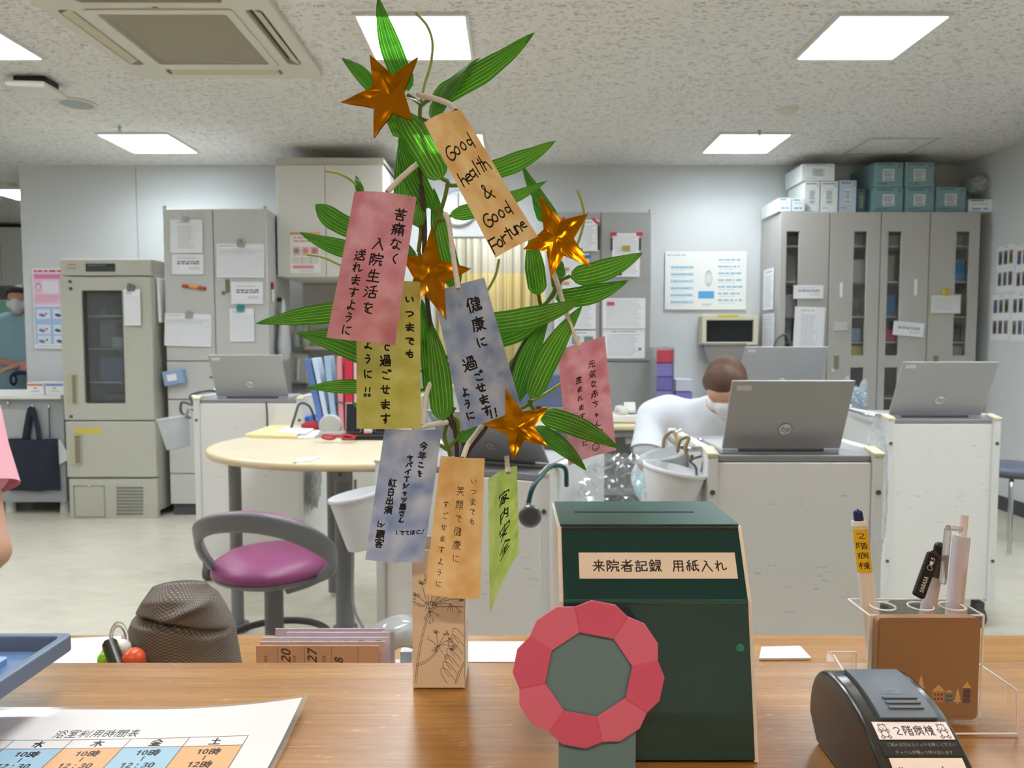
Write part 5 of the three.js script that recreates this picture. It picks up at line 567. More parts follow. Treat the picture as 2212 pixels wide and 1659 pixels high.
// ---------- pink stool chair ----------
{
  const d = 2.38, c = thing('swivel_chair', 'swivel chair with a round pink seat and a grey hoop backrest', 'chair'), gp = mat(0x77787c, 0.4), s = P(590, 1212, d), sx = s.x, sz = -d, sy = 0.47, r = 0.195, pink = mat(0x8c4670, 0.4);
  mesh('seat', lathe([[0, 0.035], [0.1, 0.033], [0.16, 0.022], [0.188, 0.004], [0.197, -0.018], [0.19, -0.036], [0, -0.04]], sx, sy, sz, 48), pink, c);
  mesh('seat_shell', lathe([[0, -0.075], [0.08, -0.072], [0.15, -0.058], [0.19, -0.04], [0.197, -0.03], [0.19, -0.028], [0, -0.028]], sx, sy, sz, 40), gp, c);
  const hoop = [P(500, 1262, d - 0.05), P(458, 1222, d - 0.1), P(432, 1180, d - 0.2), P(428, 1150, d - 0.26), P(455, 1134, d - 0.3), P(510, 1128, d - 0.33), P(570, 1132, d - 0.34), P(640, 1150, d - 0.32), P(695, 1178, d - 0.26), P(720, 1206, d - 0.19), P(708, 1236, d - 0.12), P(670, 1258, d - 0.06), P(620, 1274, d - 0.04)];
  mesh('backrest_hoop', sweep(hoop, (t) => 0.013 + 0.02 * Math.pow(Math.sin(Math.PI * Math.min(1, Math.max(0, (t - 0.12) / 0.76))), 0.8), 0.012, V(0, 1, 0.25), 90), gp, c);
  mesh('backrest_pad', sweep([P(432, 1136, d - 0.265), P(462, 1118, d - 0.3), P(515, 1111, d - 0.325), P(570, 1114, d - 0.332), P(625, 1124, d - 0.32), P(668, 1142, d - 0.29)], 0.006, 0.016, V(0, 1, 0.25), 40), pink, c);
  mesh('stem', [cyl(0.031, 0.031, 0.2, sx, sy - 0.17, sz, 22), cyl(0.026, 0.026, 0.16, sx, 0.17, sz, 22)], gp, c); const fr = new THREE.TorusGeometry(0.18, 0.012, 10, 50).rotateX(Math.PI / 2).translate(sx, 0.19, sz); mesh('foot_ring', [fr, rod(V(sx - 0.18, 0.19, sz), V(sx + 0.18, 0.19, sz), 0.009)], mat(0x55575b, 0.4), c);
  for (let i = 0; i < 5; i++) { const a = i * 1.2566 + 0.3, e = V(sx + 0.25 * Math.cos(a), 0.065, sz + 0.25 * Math.sin(a)); mesh('leg', rod(V(sx, 0.095, sz), e, 0.02, 12, 0.014), gp, c); mesh('caster', [cyl(0.026, 0.026, 0.035, e.x, 0.026, e.z, 16, 0, Math.PI / 2), cyl(0.008, 0.008, 0.03, e.x, 0.055, e.z, 8)], M.greyDark, c); }
}
// ---------- grey stool at the right ----------
{
  const q = PH(2188, 1180, 0), d = 4.15, x = P(2186, 1010, d).x, s = thing('round_stool', 'round grey-blue stool with chrome legs at the right edge', 'stool'), y = 0.47;
  mesh('seat', lathe([[0, 0.03], [0.13, 0.028], [0.16, 0.012], [0.165, -0.008], [0.15, -0.024], [0, -0.026]], x, y, -d, 36), mat(0x6d7686, 0.45), s); mesh('seat_plate', cyl(0.12, 0.14, 0.02, x, y - 0.036, -d, 28), M.greyDark, s);
  for (let i = 0; i < 4; i++) { const a = i * Math.PI / 2 + 0.6; mesh('leg', tube([V(x + 0.06 * Math.cos(a), y - 0.045, -d + 0.06 * Math.sin(a)), V(x + 0.13 * Math.cos(a), y - 0.06, -d + 0.13 * Math.sin(a)), V(x + 0.155 * Math.cos(a), y - 0.12, -d + 0.155 * Math.sin(a)), V(x + 0.18 * Math.cos(a), 0.012, -d + 0.18 * Math.sin(a))], 0.011, 30), M.chrome, s); }
}
// ---------- far desk with telephone ----------
{
  const d = 4.1, t = thing('long_desk', 'cream topped grey desk behind the carts with a telephone on it', 'desk'), x0 = P(1110, 930, d).x, x1 = P(1515, 930, d).x;
  mesh('desktop', bx(x0, x1, 0.695, 0.725, -d - 0.62, -d, 0.012, 3), mat(0xd8caa4, 0.4), t); mesh('front_panel', bx(x0 + 0.1, x1 - 0.1, 0.25, 0.66, -d - 0.56, -d - 0.54), mat(0x7f8288, 0.5), t); for (const x of [x0 + 0.08, x1 - 0.08]) mesh('leg', [bx(x - 0.03, x + 0.03, 0.03, 0.695, -d - 0.34, -d - 0.28, 0.01), bx(x - 0.03, x + 0.03, 0, 0.03, -d - 0.58, -d - 0.05, 0.01)], mat(0x7a7c80, 0.45), t);
  mesh('power_strip', bx(P(1355, 945, d).x, P(1440, 945, d).x, 0.61, 0.655, -d - 0.1, -d - 0.05, 0.005), mat(0xa9a8a4, 0.5), t); mesh('shelf_panel', bx(x0 + 0.12, x1 - 0.12, 0.655, 0.694, -d - 0.12, -d - 0.03), mat(0x84868a, 0.5), t);
  const p = P(1362, 880, d + 0.1), ph = thing('telephone', 'white desk telephone on the cream desk', 'telephone'); mesh('body', rot(bx(p.x - 0.13, p.x + 0.07, 0.727, 0.775, -d - 0.32, -d - 0.1, 0.012), p.x, 0.73, -d - 0.2, 0.0), M.whitePlastic, ph); mesh('handset', rot(merge([bx(p.x - 0.06, p.x - 0.01, 0.79, 0.82, -d - 0.31, -d - 0.11, 0.012), sph(0.032, p.x - 0.035, 0.792, -d - 0.13, 1, 0.8, 1), sph(0.032, p.x - 0.035, 0.792, -d - 0.29, 1, 0.8, 1)]), p.x, 0.78, -d - 0.2, 0, 0, 0.12), mat(0xd9d8d2, 0.35), ph); for (let r = 0; r < 3; r++) for (let k = 0; k < 3; k++) mesh('key', bx(p.x + 0.0 + k * 0.02, p.x + 0.014 + k * 0.02, 0.775, 0.781, -d - 0.15 - r * 0.022, -d - 0.135 - r * 0.022), M.greyDark, ph); mesh('display', rot(bx(p.x - 0.005, p.x + 0.065, 0.776, 0.84, -d - 0.3, -d - 0.285, 0.005), p.x, 0.776, -d - 0.29, -0.5), M.whitePlastic, ph);
  solo('telephone_cable', 'grey telephone cord hanging over the edge of the cream desk', 'cable', tube([V(p.x + 0.07, 0.735, -d - 0.15), V(p.x + 0.1, 0.74, -d - 0.06), V(p.x + 0.1, 0.72, -d + 0.012), V(p.x + 0.09, 0.6, -d + 0.01), V(p.x + 0.06, 0.42, -d - 0.03)], 0.006, 40), M.grey);
  const k = rc(1352, 886, 1440, 905, d); solo('document_tray', 'flat white tray on the cream desk beside the telephone', 'tray', bx(p.x + 0.13, x1 - 0.14, 0.7265, 0.748, -d - 0.3, -d - 0.06, 0.006), mat(0xd6dbdc, 0.4));
  const mn = thing('monitor', 'monitor seen from behind on the far desk, left of the telephone', 'monitor'), mx = P(1165, 850, d + 0.3).x; mesh('case', bx(mx - 0.17, mx + 0.17, 0.8, 1.0, -d - 0.4, -d - 0.36, 0.01), mat(0x59688a, 0.5), mn); mesh('stand', [bx(mx - 0.02, mx + 0.02, 0.74, 0.85, -d - 0.42, -d - 0.4), bx(mx - 0.09, mx + 0.09, 0.7265, 0.74, -d - 0.48, -d - 0.33, 0.004)], M.greyDark, mn);
  const pl = P(1130, 770, d + 0.25); solo('paper_pile', 'leaning white papers on the far desk behind the bamboo', 'paper', rot(bx(pl.x - 0.06, pl.x + 0.1, 0.727, 1.12, -d - 0.5, -d - 0.48, 0.003), pl.x, 0.727, -d - 0.49, -0.1, 0, -0.25).translate(0, 0.02, 0), M.paper);
}
// ---------- people ----------
// body from tapered capsules joined by a smooth minimum and meshed on a grid
function flesh(bones, res = 84, k = 0.03, extra = null) {
  const lo = V(9, 9, 9), hi = V(-9, -9, -9);
  for (const [a, b, r0, r1] of bones) for (const [p, r] of [[a, r0], [b, r1 ?? r0]]) { lo.min(V(p.x - r, p.y - r, p.z - r)); hi.max(V(p.x + r, p.y + r, p.z + r)); }
  const c = lo.clone().add(hi).multiplyScalar(0.5), half = Math.max(hi.x - lo.x, hi.y - lo.y, hi.z - lo.z) / 2 * 1.12 + 0.02;
  const mc = new MarchingCubes(res, new THREE.MeshStandardMaterial(), false, false, 400000), q = V(0, 0, 0);
  const pre = bones.map(([a, b, r0, r1]) => { const ab = b.clone().sub(a); return [a, ab, ab.lengthSq() || 1e-9, r0, r1 ?? r0]; });
  for (let z = 0; z < res; z++) for (let y = 0; y < res; y++) for (let x = 0; x < res; x++) {
    q.set((x - res / 2) / (res / 2) * half + c.x, (y - res / 2) / (res / 2) * half + c.y, (z - res / 2) / (res / 2) * half + c.z);
    let d = 1e3;
    for (const [a, ab, l, r0, r1] of pre) { const px = q.x - a.x, py = q.y - a.y, pz = q.z - a.z, t = Math.min(1, Math.max(0, (px * ab.x + py * ab.y + pz * ab.z) / l)), e = Math.hypot(px - ab.x * t, py - ab.y * t, pz - ab.z * t) - (r0 + (r1 - r0) * t), h = Math.max(k - Math.abs(d - e), 0) / k; d = Math.min(d, e) - h * h * k * 0.25; }
    if (extra) d = extra(q, d);
    mc.field[x + y * res + z * res * res] = -d;
  }
  mc.isolation = 0; mc.update();
  const n = mc.count ?? mc.geometry.drawRange.count, g = new THREE.BufferGeometry(), pos = new Float32Array(mc.positionArray.subarray(0, n * 3)), nor = new Float32Array(mc.normalArray.subarray(0, n * 3));
  for (let i = 0; i < n; i++) { pos[i * 3] = pos[i * 3] * half + c.x; pos[i * 3 + 1] = pos[i * 3 + 1] * half + c.y; pos[i * 3 + 2] = pos[i * 3 + 2] * half + c.z; }
  g.setAttribute('position', new THREE.BufferAttribute(pos, 3)); g.setAttribute('normal', new THREE.BufferAttribute(nor, 3)); g.setAttribute('uv', new THREE.BufferAttribute(new Float32Array(n * 2), 2)); return g;
}
const skin = mat(0xc99a82, 0.55), maskM = mat(0xe4e6ea, 0.7), hairD = mat(0x2a201c, 0.6);
function hand(w, dir, side, up, s = 1) { // palm and five bent fingers
  const D = dir.clone().normalize(), S = side.clone().normalize(), U = up.clone().normalize(), at = (a, b, c) => w.clone().addScaledVector(D, a * s).addScaledVector(S, b * s).addScaledVector(U, c * s), o = [];
  for (let i = 0; i < 4; i++) o.push([at(0.005, (i - 1.5) * 0.016, 0), at(0.085, (i - 1.5) * 0.021, 0), 0.015 * s, 0.0125 * s]);
  [0.055, 0.068, 0.072, 0.062].forEach((l, i) => { const b = (i - 1.5) * 0.0235, k0 = at(0.085, (i - 1.5) * 0.021, 0), k1 = at(0.085 + l * 0.5, b, -0.008), k2 = at(0.085 + l * 0.92, b, -0.026); o.push([k0, k1, 0.0098 * s, 0.0092 * s], [k1, k2, 0.0092 * s, 0.0078 * s]); });
  const t0 = at(0.02, 0.03, 0), t1 = at(0.055, 0.055, -0.01), t2 = at(0.09, 0.06, -0.02); o.push([t0, t1, 0.014 * s, 0.0115 * s], [t1, t2, 0.0115 * s, 0.009 * s]); return o;
}
function headParts(h, f, up, o = {}) { // head centre, facing direction; returns skin, hair, mask, eye geometries
  const Fw = f.clone().normalize(), R = new THREE.Vector3().crossVectors(up, Fw).normalize(), U = new THREE.Vector3().crossVectors(Fw, R), at = (a, b, c) => h.clone().addScaledVector(R, a).addScaledVector(U, b).addScaledVector(Fw, c);
  const sk = [[at(0, 0.035, -0.015), at(0, 0.03, 0.01), 0.083, 0.08], [at(0, -0.03, 0.03), at(0, -0.075, 0.055), 0.066, 0.036], [at(0, 0.01, 0.088), at(0, -0.028, 0.105), 0.011, 0.014], [at(-0.04, 0.03, 0.06), at(0.04, 0.03, 0.06), 0.024]];
  for (const s of [-1, 1]) sk.push([at(s * 0.083, 0.012, -0.01), at(s * 0.088, -0.03, -0.006), 0.012, 0.009]);
  const hr = [[at(0, 0.055, -0.03), at(0, 0.065, 0.0), 0.09, 0.078], [at(0, 0.0, -0.055), at(0, -0.045, -0.055), 0.068, 0.04], [at(-0.05, 0.055, 0.0), at(0.05, 0.055, 0.0), 0.048]]; if (o.bun) hr.push([at(0, 0.02, -0.11), at(0, 0.015, -0.13), 0.045]); for (const s of [-1, 1]) hr.push([at(s * 0.07, 0.03, 0.015), at(s * 0.072, -0.005, 0.01), 0.016, 0.008]);
  const mk = [[at(0, -0.012, 0.085), at(0, -0.06, 0.08), 0.036, 0.034], [at(-0.04, -0.03, 0.05), at(0.04, -0.03, 0.05), 0.042], [at(0, -0.075, 0.05), at(0, -0.06, 0.06), 0.04]];
  const eyes = [-1, 1].map((s) => sph(0.009, ...at(s * 0.032, 0.025, 0.078).toArray())); return { sk, hr, mk, eyes, brow: [-1, 1].map((s) => rod(at(s * 0.018, 0.045, 0.083), at(s * 0.05, 0.048, 0.07), 0.004)), strap: [-1, 1].map((s) => rod(at(s * 0.06, -0.01, 0.06), at(s * 0.088, 0.005, -0.01), 0.002)) };
}
function person(label, j, cloth, o = {}) { // joints j; cloth {tunic, trousers} materials
  const p = thing('person', label, 'person'), hd = headParts(j.head, j.face, o.up ?? V(0, 1, 0), o), B = [], T = [], L = [];
  B.push(...hd.sk, [j.neck, j.head.clone().add(V(0, -0.05, 0)), 0.052, 0.05]);
  const lerp = (a, b, t) => a.clone().lerp(b, t);
  j.arms.forEach((a) => { B.push([a.s, a.e, 0.046, 0.039], [a.e, a.w, 0.039, 0.027]); });
  j.legs.forEach((l) => { B.push([l.h, l.k, 0.075, 0.055], [l.k, l.a, 0.052, 0.034]); });
  B.push([j.chest, j.hip, 0.11, 0.11]);
  const bodyParts = [flesh(B, o.res ?? 90, 0.02)];
  j.arms.forEach((a) => { const D = a.hd ?? a.w.clone().sub(a.e), h = flesh(hand(a.w, D, a.side ?? new THREE.Vector3().crossVectors(D, V(0, 1, 0)), a.up ?? V(0, 1, 0)), 60, 0.008); bodyParts.push(h); });
  mesh('body', bodyParts, skin, p);
  const sh = j.arms.map((a) => a.s), m = sh[0].clone().add(sh[1]).multiplyScalar(0.5);
  T.push([sh[0].clone().lerp(m, 0.25), sh[1].clone().lerp(m, 0.25), 0.072], [lerp(sh[0], m, 0.45), lerp(j.chest, j.hip, 0.5).add(sh[0].clone().sub(m).multiplyScalar(0.42)), 0.098, 0.098], [lerp(sh[1], m, 0.45), lerp(j.chest, j.hip, 0.5).add(sh[1].clone().sub(m).multiplyScalar(0.42)), 0.098, 0.098], [j.chest, j.hip, 0.125, 0.14]);
  for (const s of sh) T.push([lerp(j.chest, j.hip, 0.5).add(s.clone().sub(m).multiplyScalar(0.42)), j.hip.clone().add(s.clone().sub(m).multiplyScalar(0.45)), 0.098, 0.112]);
  if (o.hem) T.push([j.hip, j.hip.clone().add(V(0, -0.12, 0)), 0.15, 0.155]);
  j.arms.forEach((a) => T.push([a.s, lerp(a.s, a.e, a.sl ?? 0.62), 0.066, o.cuff ?? 0.072]));
  const cuffs = j.arms.map((a) => { const sl = a.sl ?? 0.62, A = lerp(a.s, a.e, sl * 0.45), Bq = lerp(a.s, a.e, sl + (o.cuffLen ?? 0.1)), dd = Bq.clone().sub(A), g = new THREE.CylinderGeometry((o.cuff ?? 0.072) + 0.008, 0.066, dd.length(), 28, 6, true); g.applyQuaternion(new THREE.Quaternion().setFromUnitVectors(V(0, 1, 0), dd.clone().normalize())); const mm = A.add(Bq).multiplyScalar(0.5); return g.translate(mm.x, mm.y, mm.z); });
  cloth.tunic.side = 2; mesh('tunic', [flesh(T, o.res ?? 90, 0.035), ...cuffs], cloth.tunic, p);
  j.legs.forEach((l) => L.push([l.h, l.k, 0.1, 0.075], [l.k, lerp(l.k, l.a, 0.93), 0.07, 0.058])); mesh('trousers', flesh(L, 70, 0.03), cloth.trousers, p);
  mesh('shoe', merge(j.legs.map((l) => rot(bx(l.a.x - 0.045, l.a.x + 0.045, l.a.y - 0.075, l.a.y + 0.015, l.a.z - 0.07, l.a.z + 0.17, 0.035, 3), l.a.x, l.a.y, l.a.z, 0, o.toe ?? 0))), M.white, p);
  mesh('hair', flesh(hd.hr, 56, 0.02), o.hair ?? hairD, p); mesh('face_mask', [flesh(hd.mk, 56, 0.02), ...hd.strap], maskM, p); mesh('eyes', hd.eyes, M.black, p); mesh('eyebrows', hd.brow, hairD, p);
  return p;
}
{ // nurse in blue, half hidden by the wall at the far left
  const d = 6.35, h = P(42, 662, d), blue = mat(0x8fb4c0, 0.85), x = h.x, z = -d;
  const e = P(-8, 790, d - 0.06), w = P(46, 800, d - 0.22);
  person('masked nurse in pale blue scrubs standing behind the wall end at the far left', { head: V(x, 1.565, z), face: V(0.25, -0.05, 1), neck: V(x, 1.43, z - 0.02), chest: V(x, 1.27, z - 0.02), hip: V(x, 0.95, z), arms: [{ s: V(x - 0.18, 1.37, z - 0.01), e: V(e.x - 0.02, 1.05, z + 0.06), w: V(w.x - 0.02, 1.0, z + 0.22), sl: 0.75, up: V(0, 0.5, 1), side: V(0, -1, 0.3) }, { s: V(x + 0.18, 1.37, z - 0.01), e: V(x + 0.25, 1.07, z + 0.05), w: V(x + 0.12, 1.0, z + 0.24), sl: 0.75 }], legs: [{ h: V(x - 0.09, 0.92, z), k: V(x - 0.1, 0.5, z + 0.02), a: V(x - 0.1, 0.078, z - 0.01) }, { h: V(x + 0.09, 0.92, z), k: V(x + 0.1, 0.5, z + 0.02), a: V(x + 0.1, 0.078, z - 0.01) }] }, { tunic: blue, trousers: blue }, { hem: true });
  const bt = thing('blue_tourniquet', 'dark blue strap held at the waist by the nurse in blue', 'strap'); mesh('strap', tube([P(30, 808, d - 0.27), P(45, 805, d - 0.28), P(62, 806, d - 0.27)], 0.018, 20), mat(0x1d3763, 0.5), bt); mesh('loop', new THREE.TorusGeometry(0.03, 0.01, 10, 24).scale(0.8, 1.4, 1).translate(...P(29, 820, d - 0.27).toArray()), mat(0x1c2430, 0.5), bt);
}
{ // nurse in pink at the left edge, seated at the desk
  const pinkC = mat(0xe9a8b4, 0.85), x = -1.42, z = -1.64;
  const e = P(-27, 1192, 1.5), s = P(-75, 895, 1.58), w = V(e.x - 0.14, 0.79, -1.24);
  person('nurse in a pink short-sleeved tunic seated at the left edge, only one arm showing', { head: V(x - 0.02, 1.27, z + 0.04), face: V(-0.4, -0.4, 1), neck: V(x, 1.13, z), chest: V(x, 0.97, z - 0.01), hip: V(x - 0.1, 0.62, z - 0.08), arms: [{ s, e, w, sl: 0.4, up: V(0, 1, 0) }, { s: V(x - 0.2, 1.05, z), e: V(x - 0.27, 0.8, z + 0.07), w: V(x - 0.12, 0.79, -1.26), sl: 0.6 }], legs: [{ h: V(x - 0.22, 0.56, z - 0.05), k: V(x - 0.35, 0.52, z + 0.36), a: V(x - 0.35, 0.078, z + 0.3) }, { h: V(x - 0.02, 0.56, z - 0.05), k: V(x - 0.08, 0.52, z + 0.36), a: V(x - 0.08, 0.078, z + 0.3) }] }, { tunic: pinkC, trousers: pinkC }, { bun: true, cuff: 0.07, cuffLen: 0.16, res: 100 });
  const st = thing('desk_stool', 'grey stool under the nurse in pink', 'stool'); mesh('seat', lathe([[0, 0.03], [0.15, 0.028], [0.18, 0], [0.17, -0.03], [0, -0.03]], x - 0.1, 0.425, z - 0.08, 32), M.greyDark, st); mesh('stem', cyl(0.03, 0.03, 0.33, x - 0.1, 0.23, z - 0.08), M.grey, st); for (let i = 0; i < 5; i++) { const a = i * 1.2566; mesh('leg', rod(V(x - 0.1, 0.07, z - 0.08), V(x - 0.1 + 0.24 * Math.cos(a), 0.03, z - 0.08 + 0.24 * Math.sin(a)), 0.02, 10, 0.015), M.grey, st); }
}
{ // seated nurse in white behind the scuffed cart
  const d = 3.32, h = P(1556, 838, d), x = h.x - 0.06, z = -d, wt = mat(0xdde2ea, 0.85), tr = mat(0xa8d2dc, 0.85);
  person('nurse in white bending forward behind the scuffed cart', { head: V(h.x, h.y, z + 0.1), face: V(-0.35, -0.75, 0.6), neck: V(h.x - 0.05, h.y - 0.1, z + 0.03), chest: V(x - 0.08, 0.8, z - 0.02), hip: V(x - 0.12, 0.53, z - 0.2), arms: [{ s: V(x - 0.26, 0.86, z + 0.0), e: V(x - 0.3, 0.66, z + 0.12), w: V(x - 0.17, 0.67, z + 0.31), sl: 0.65 }, { s: V(x + 0.11, 0.86, z + 0.0), e: V(x + 0.16, 0.64, z + 0.1), w: V(x + 0.02, 0.67, z + 0.3), sl: 0.65 }], legs: [{ h: V(x - 0.21, 0.5, z - 0.16), k: V(x - 0.24, 0.5, z + 0.2), a: V(x - 0.24, 0.078, z + 0.14) }, { h: V(x - 0.02, 0.5, z - 0.16), k: V(x + 0.02, 0.5, z + 0.2), a: V(x + 0.02, 0.078, z + 0.14) }] }, { tunic: wt, trousers: tr }, { hair: mat(0x5a3f2e, 0.6) });
  const st = thing('low_stool', 'low stool under the nurse in white', 'stool'); mesh('seat', lathe([[0, 0.03], [0.15, 0.028], [0.17, 0], [0.16, -0.03], [0, -0.03]], x - 0.12, 0.37, z - 0.2, 32), M.greyDark, st); for (let i = 0; i < 4; i++) { const a = i * Math.PI / 2 + 0.7; mesh('leg', rod(V(x - 0.12 + 0.1 * Math.cos(a), 0.345, z - 0.2 + 0.1 * Math.sin(a)), V(x - 0.12 + 0.16 * Math.cos(a), 0.01, z - 0.2 + 0.16 * Math.sin(a)), 0.012), M.chrome, st); }
}
// ---------- reception counter and the desk behind it ----------
const woodT = (k, base, a, b) => tex(2048, 1024, (x, w, h) => {
  seed = 200 + k; x.fillStyle = base; x.fillRect(0, 0, w, h); x.lineCap = 'round';
  for (let i = 0; i < 420; i++) { x.fillStyle = `rgba(${rnd() < 0.5 ? a : b},${rr(0.03, 0.09)})`; x.fillRect(0, rnd() * h, w, rr(2, 26)); }
  for (let i = 0; i < 9000; i++) { const l = rr(20, 260), y = rnd() * h; x.strokeStyle = `rgba(${rnd() < 0.45 ? a : b},${rr(0.06, 0.26)})`; x.lineWidth = rr(0.8, 2.6); const s = rnd() * w; x.beginPath(); x.moveTo(s, y); x.lineTo(s + l, y + rr(-1.5, 1.5)); x.stroke(); }
  for (let i = 0; i < 500; i++) { const l = rr(4, 22), y = rnd() * h, s = rnd() * w; x.strokeStyle = `rgba(240,205,150,${rr(0.15, 0.5)})`; x.lineWidth = rr(1, 2.2); x.beginPath(); x.moveTo(s, y); x.lineTo(s + l, y); x.stroke(); }
}, { wrap: true });
const oakT = woodT(0, '#a0733a', '206,158,96', '128,84,38'), oak = mat(0xffffff, 0.3, { map: oakT, clearcoat: 0.25, clearcoatRoughness: 0.3 });
const CX0 = -2.2, CX1 = 2.6, CD = 0.593;
{
  const c = thing('reception_counter', 'oak reception counter across the bottom of the picture', 'counter');
  mesh('countertop', uvBy(bx(CX0, CX1, COUNTER - 0.03, COUNTER, -CD, -0.12, 0.002), 'x', 'z', 0.62), oak, c);
  mesh('front_board', uvBy(bx(CX0, CX1, 0, COUNTER - 0.03, -0.3, -0.27), 'x', 'y', 0.8), oak, c);
  mesh('back_board', uvBy(bx(CX0, CX1, 0, COUNTER - 0.03, -CD + 0.02, -CD + 0.045), 'x', 'y', 0.8), mat(0xc9c6bd, 0.5), c);
  for (const x of [CX0, CX1 - 0.03]) mesh('end_board', bx(x, x + 0.03, 0, COUNTER - 0.03, -CD + 0.045, -0.3), oak, c);
  const k = thing('work_desk', 'lower oak desk behind the reception counter', 'desk'), dz = 1.155;
  mesh('desktop', uvBy(bx(CX0, CX1, DESK - 0.03, DESK, -dz, -CD + 0.018, 0.003), 'x', 'z', 0.7), oak, k);
  for (const x of [CX0 + 0.02, -1.0, 0.6, CX1 - 0.05]) mesh('support', bx(x, x + 0.03, 0, DESK - 0.03, -dz + 0.3, -CD + 0.01), mat(0xc9c6bd, 0.5), k);
}
// ---------- things on the lower desk ----------
const D1 = DESK + 0.0008;
const flat = (a, b, c, d, y, h) => plate([[a.x, -a.z], [b.x, -b.z], [c.x, -c.z], [d.x, -d.z]], h, h).rotateX(-Math.PI / 2).translate(0, y, 0);
{
  const onD = (x, y) => PH(x, y, DESK);
  solo('paper_sheet', 'large white sheet on the lower desk behind the blue tray', 'paper', flat(onD(40, 1440), onD(262, 1440), onD(262, 1376), onD(110, 1384), D1, 0.0012), M.paper);
  const tA = tex(512, 160, (x, w, h) => { x.fillStyle = '#eef0f6'; x.fillRect(0, 0, w, h); x.save(); x.translate(w, h); x.rotate(Math.PI); row(x, 'うごさいまに', 70, 60, 62, 46, { color: '#b3b8c2', lw: 4 }); row(x, 'お下さい', 150, 118, 46, 34, { color: '#b3b8c2', lw: 3 }); x.restore(); x.fillStyle = '#e9b7c8'; x.beginPath(); x.moveTo(430, 150); x.lineTo(w, 110); x.lineTo(w, 160); x.fill(); });
  const q = [onD(992, 1432), onD(1185, 1432), onD(1170, 1388), onD(1000, 1388)], x0 = q[0].x, x1 = q[1].x, z0 = q[0].z, z1 = q[2].z;
  const pg = new THREE.PlaneGeometry(x1 - x0, z0 - z1).rotateX(-Math.PI / 2).translate((x0 + x1) / 2, D1 + 0.001, (z0 + z1) / 2);
  const ps = thing('notice_sheet', 'white notice with upside-down grey print on the lower desk right of the vase', 'paper'); mesh('sheet', bx(x0, x1, D1, D1 + 0.0008, z1, z0), M.paper, ps); mesh('print', pg, mat(0xffffff, 0.7, { map: tA }), ps);
  solo('folded_paper', 'small white folded paper on the lower desk left of the pen holder', 'paper', flat(onD(1640, 1427), onD(1752, 1426), onD(1728, 1400), onD(1645, 1402), D1, 0.003), M.paper);
  // upright leaflets
  const lf = (label, a, b, yt, d, m, th = 0.0012, lean = 0) => { const A = P(a, 1400, d).x, Bx = P(b, 1400, d).x, y1 = P(0, yt, d).y; const o = thing('leaflet', label, 'leaflet', 'leaflets standing behind the counter'); mesh('card', bx(A, Bx, D1, y1, -d - th, -d), m, o); return { o, A, Bx, y1 }; };
  const pk = mat(0xdcc9d6, 0.75), calT = tex(1024, 512, (x, w, h) => { x.fillStyle = '#cfa88c'; x.fillRect(0, 0, w, h); x.strokeStyle = '#8a5f44'; x.lineWidth = 4; for (const q of [180, 405, 630, 850]) { x.beginPath(); x.moveTo(q, 0); x.lineTo(q, h); x.stroke(); } x.fillStyle = '#4f3c30'; x.textAlign = 'center'; x.textBaseline = 'middle'; for (const [t, q, y, s] of [['20', 250, 90, 110], ['27', 470, 90, 110], ['8', 690, 130, 100]]) { x.save(); x.translate(q, y); x.rotate(-Math.PI / 2); x.font = `italic bold ${s}px sans-serif`; x.fillText(t, 0, 0); x.restore(); } seed = 4; for (const q of [70, 305, 555]) { x.save(); x.translate(q, 60); fineprint(x, 0, 30, 30, 130, 16, '#6a5242', 8, 1); x.restore(); } });
  const wtxt = tex(1024, 128, (x, w, h) => { x.fillStyle = '#e4e0ee'; x.fillRect(0, 0, w, h); x.save(); x.translate(w, 0); x.scale(-1, 1); seed = 8; row(x, '家会室', 80, 46, 70, 56, { color: '#2a2630', lw: 7 }); row(x, '者記下し用の方は', 330, 46, 76, 50, { color: '#2a2630', lw: 7 }); x.restore(); });
  lf('tallest pale pink leaflet at the back of the upright leaflets', 596, 853, 1358, 0.93, pk); lf('pale pink leaflet with a folded top behind the printed ones', 620, 843, 1366, 0.915, mat(0xe0d0de, 0.75));
  const w1 = lf('white leaflet with mirrored black writing along its top edge', 566, 838, 1377, 0.9, mat(0xe4e0ee, 0.75)); mesh('print', new THREE.PlaneGeometry(w1.Bx - w1.A, 0.022).translate((w1.A + w1.Bx) / 2, w1.y1 - 0.0115, -0.8995), mat(0xffffff, 0.7, { map: wtxt }), w1.o);
  lf('plain pinkish leaflet behind the tan calendar card', 562, 832, 1386, 0.885, mat(0xdccbd2, 0.75)); const w2 = lf('tan card with large turned date numbers at the front of the leaflets', 553, 818, 1395, 0.87, mat(0xcfa88c, 0.7)); mesh('print', new THREE.PlaneGeometry(w2.Bx - w2.A, 0.075).translate((w2.A + w2.Bx) / 2, w2.y1 - 0.0375, -0.8695), mat(0xffffff, 0.7, { map: calT }), w2.o);
  const cq = P(545, 1416, 0.85); solo('metal_ring', 'small metal key ring edge left of the leaflets', 'ring', new THREE.TorusGeometry(0.028, 0.004, 10, 36).rotateY(1.1).translate(cq.x, DESK + 0.033, -0.85), M.chrome);
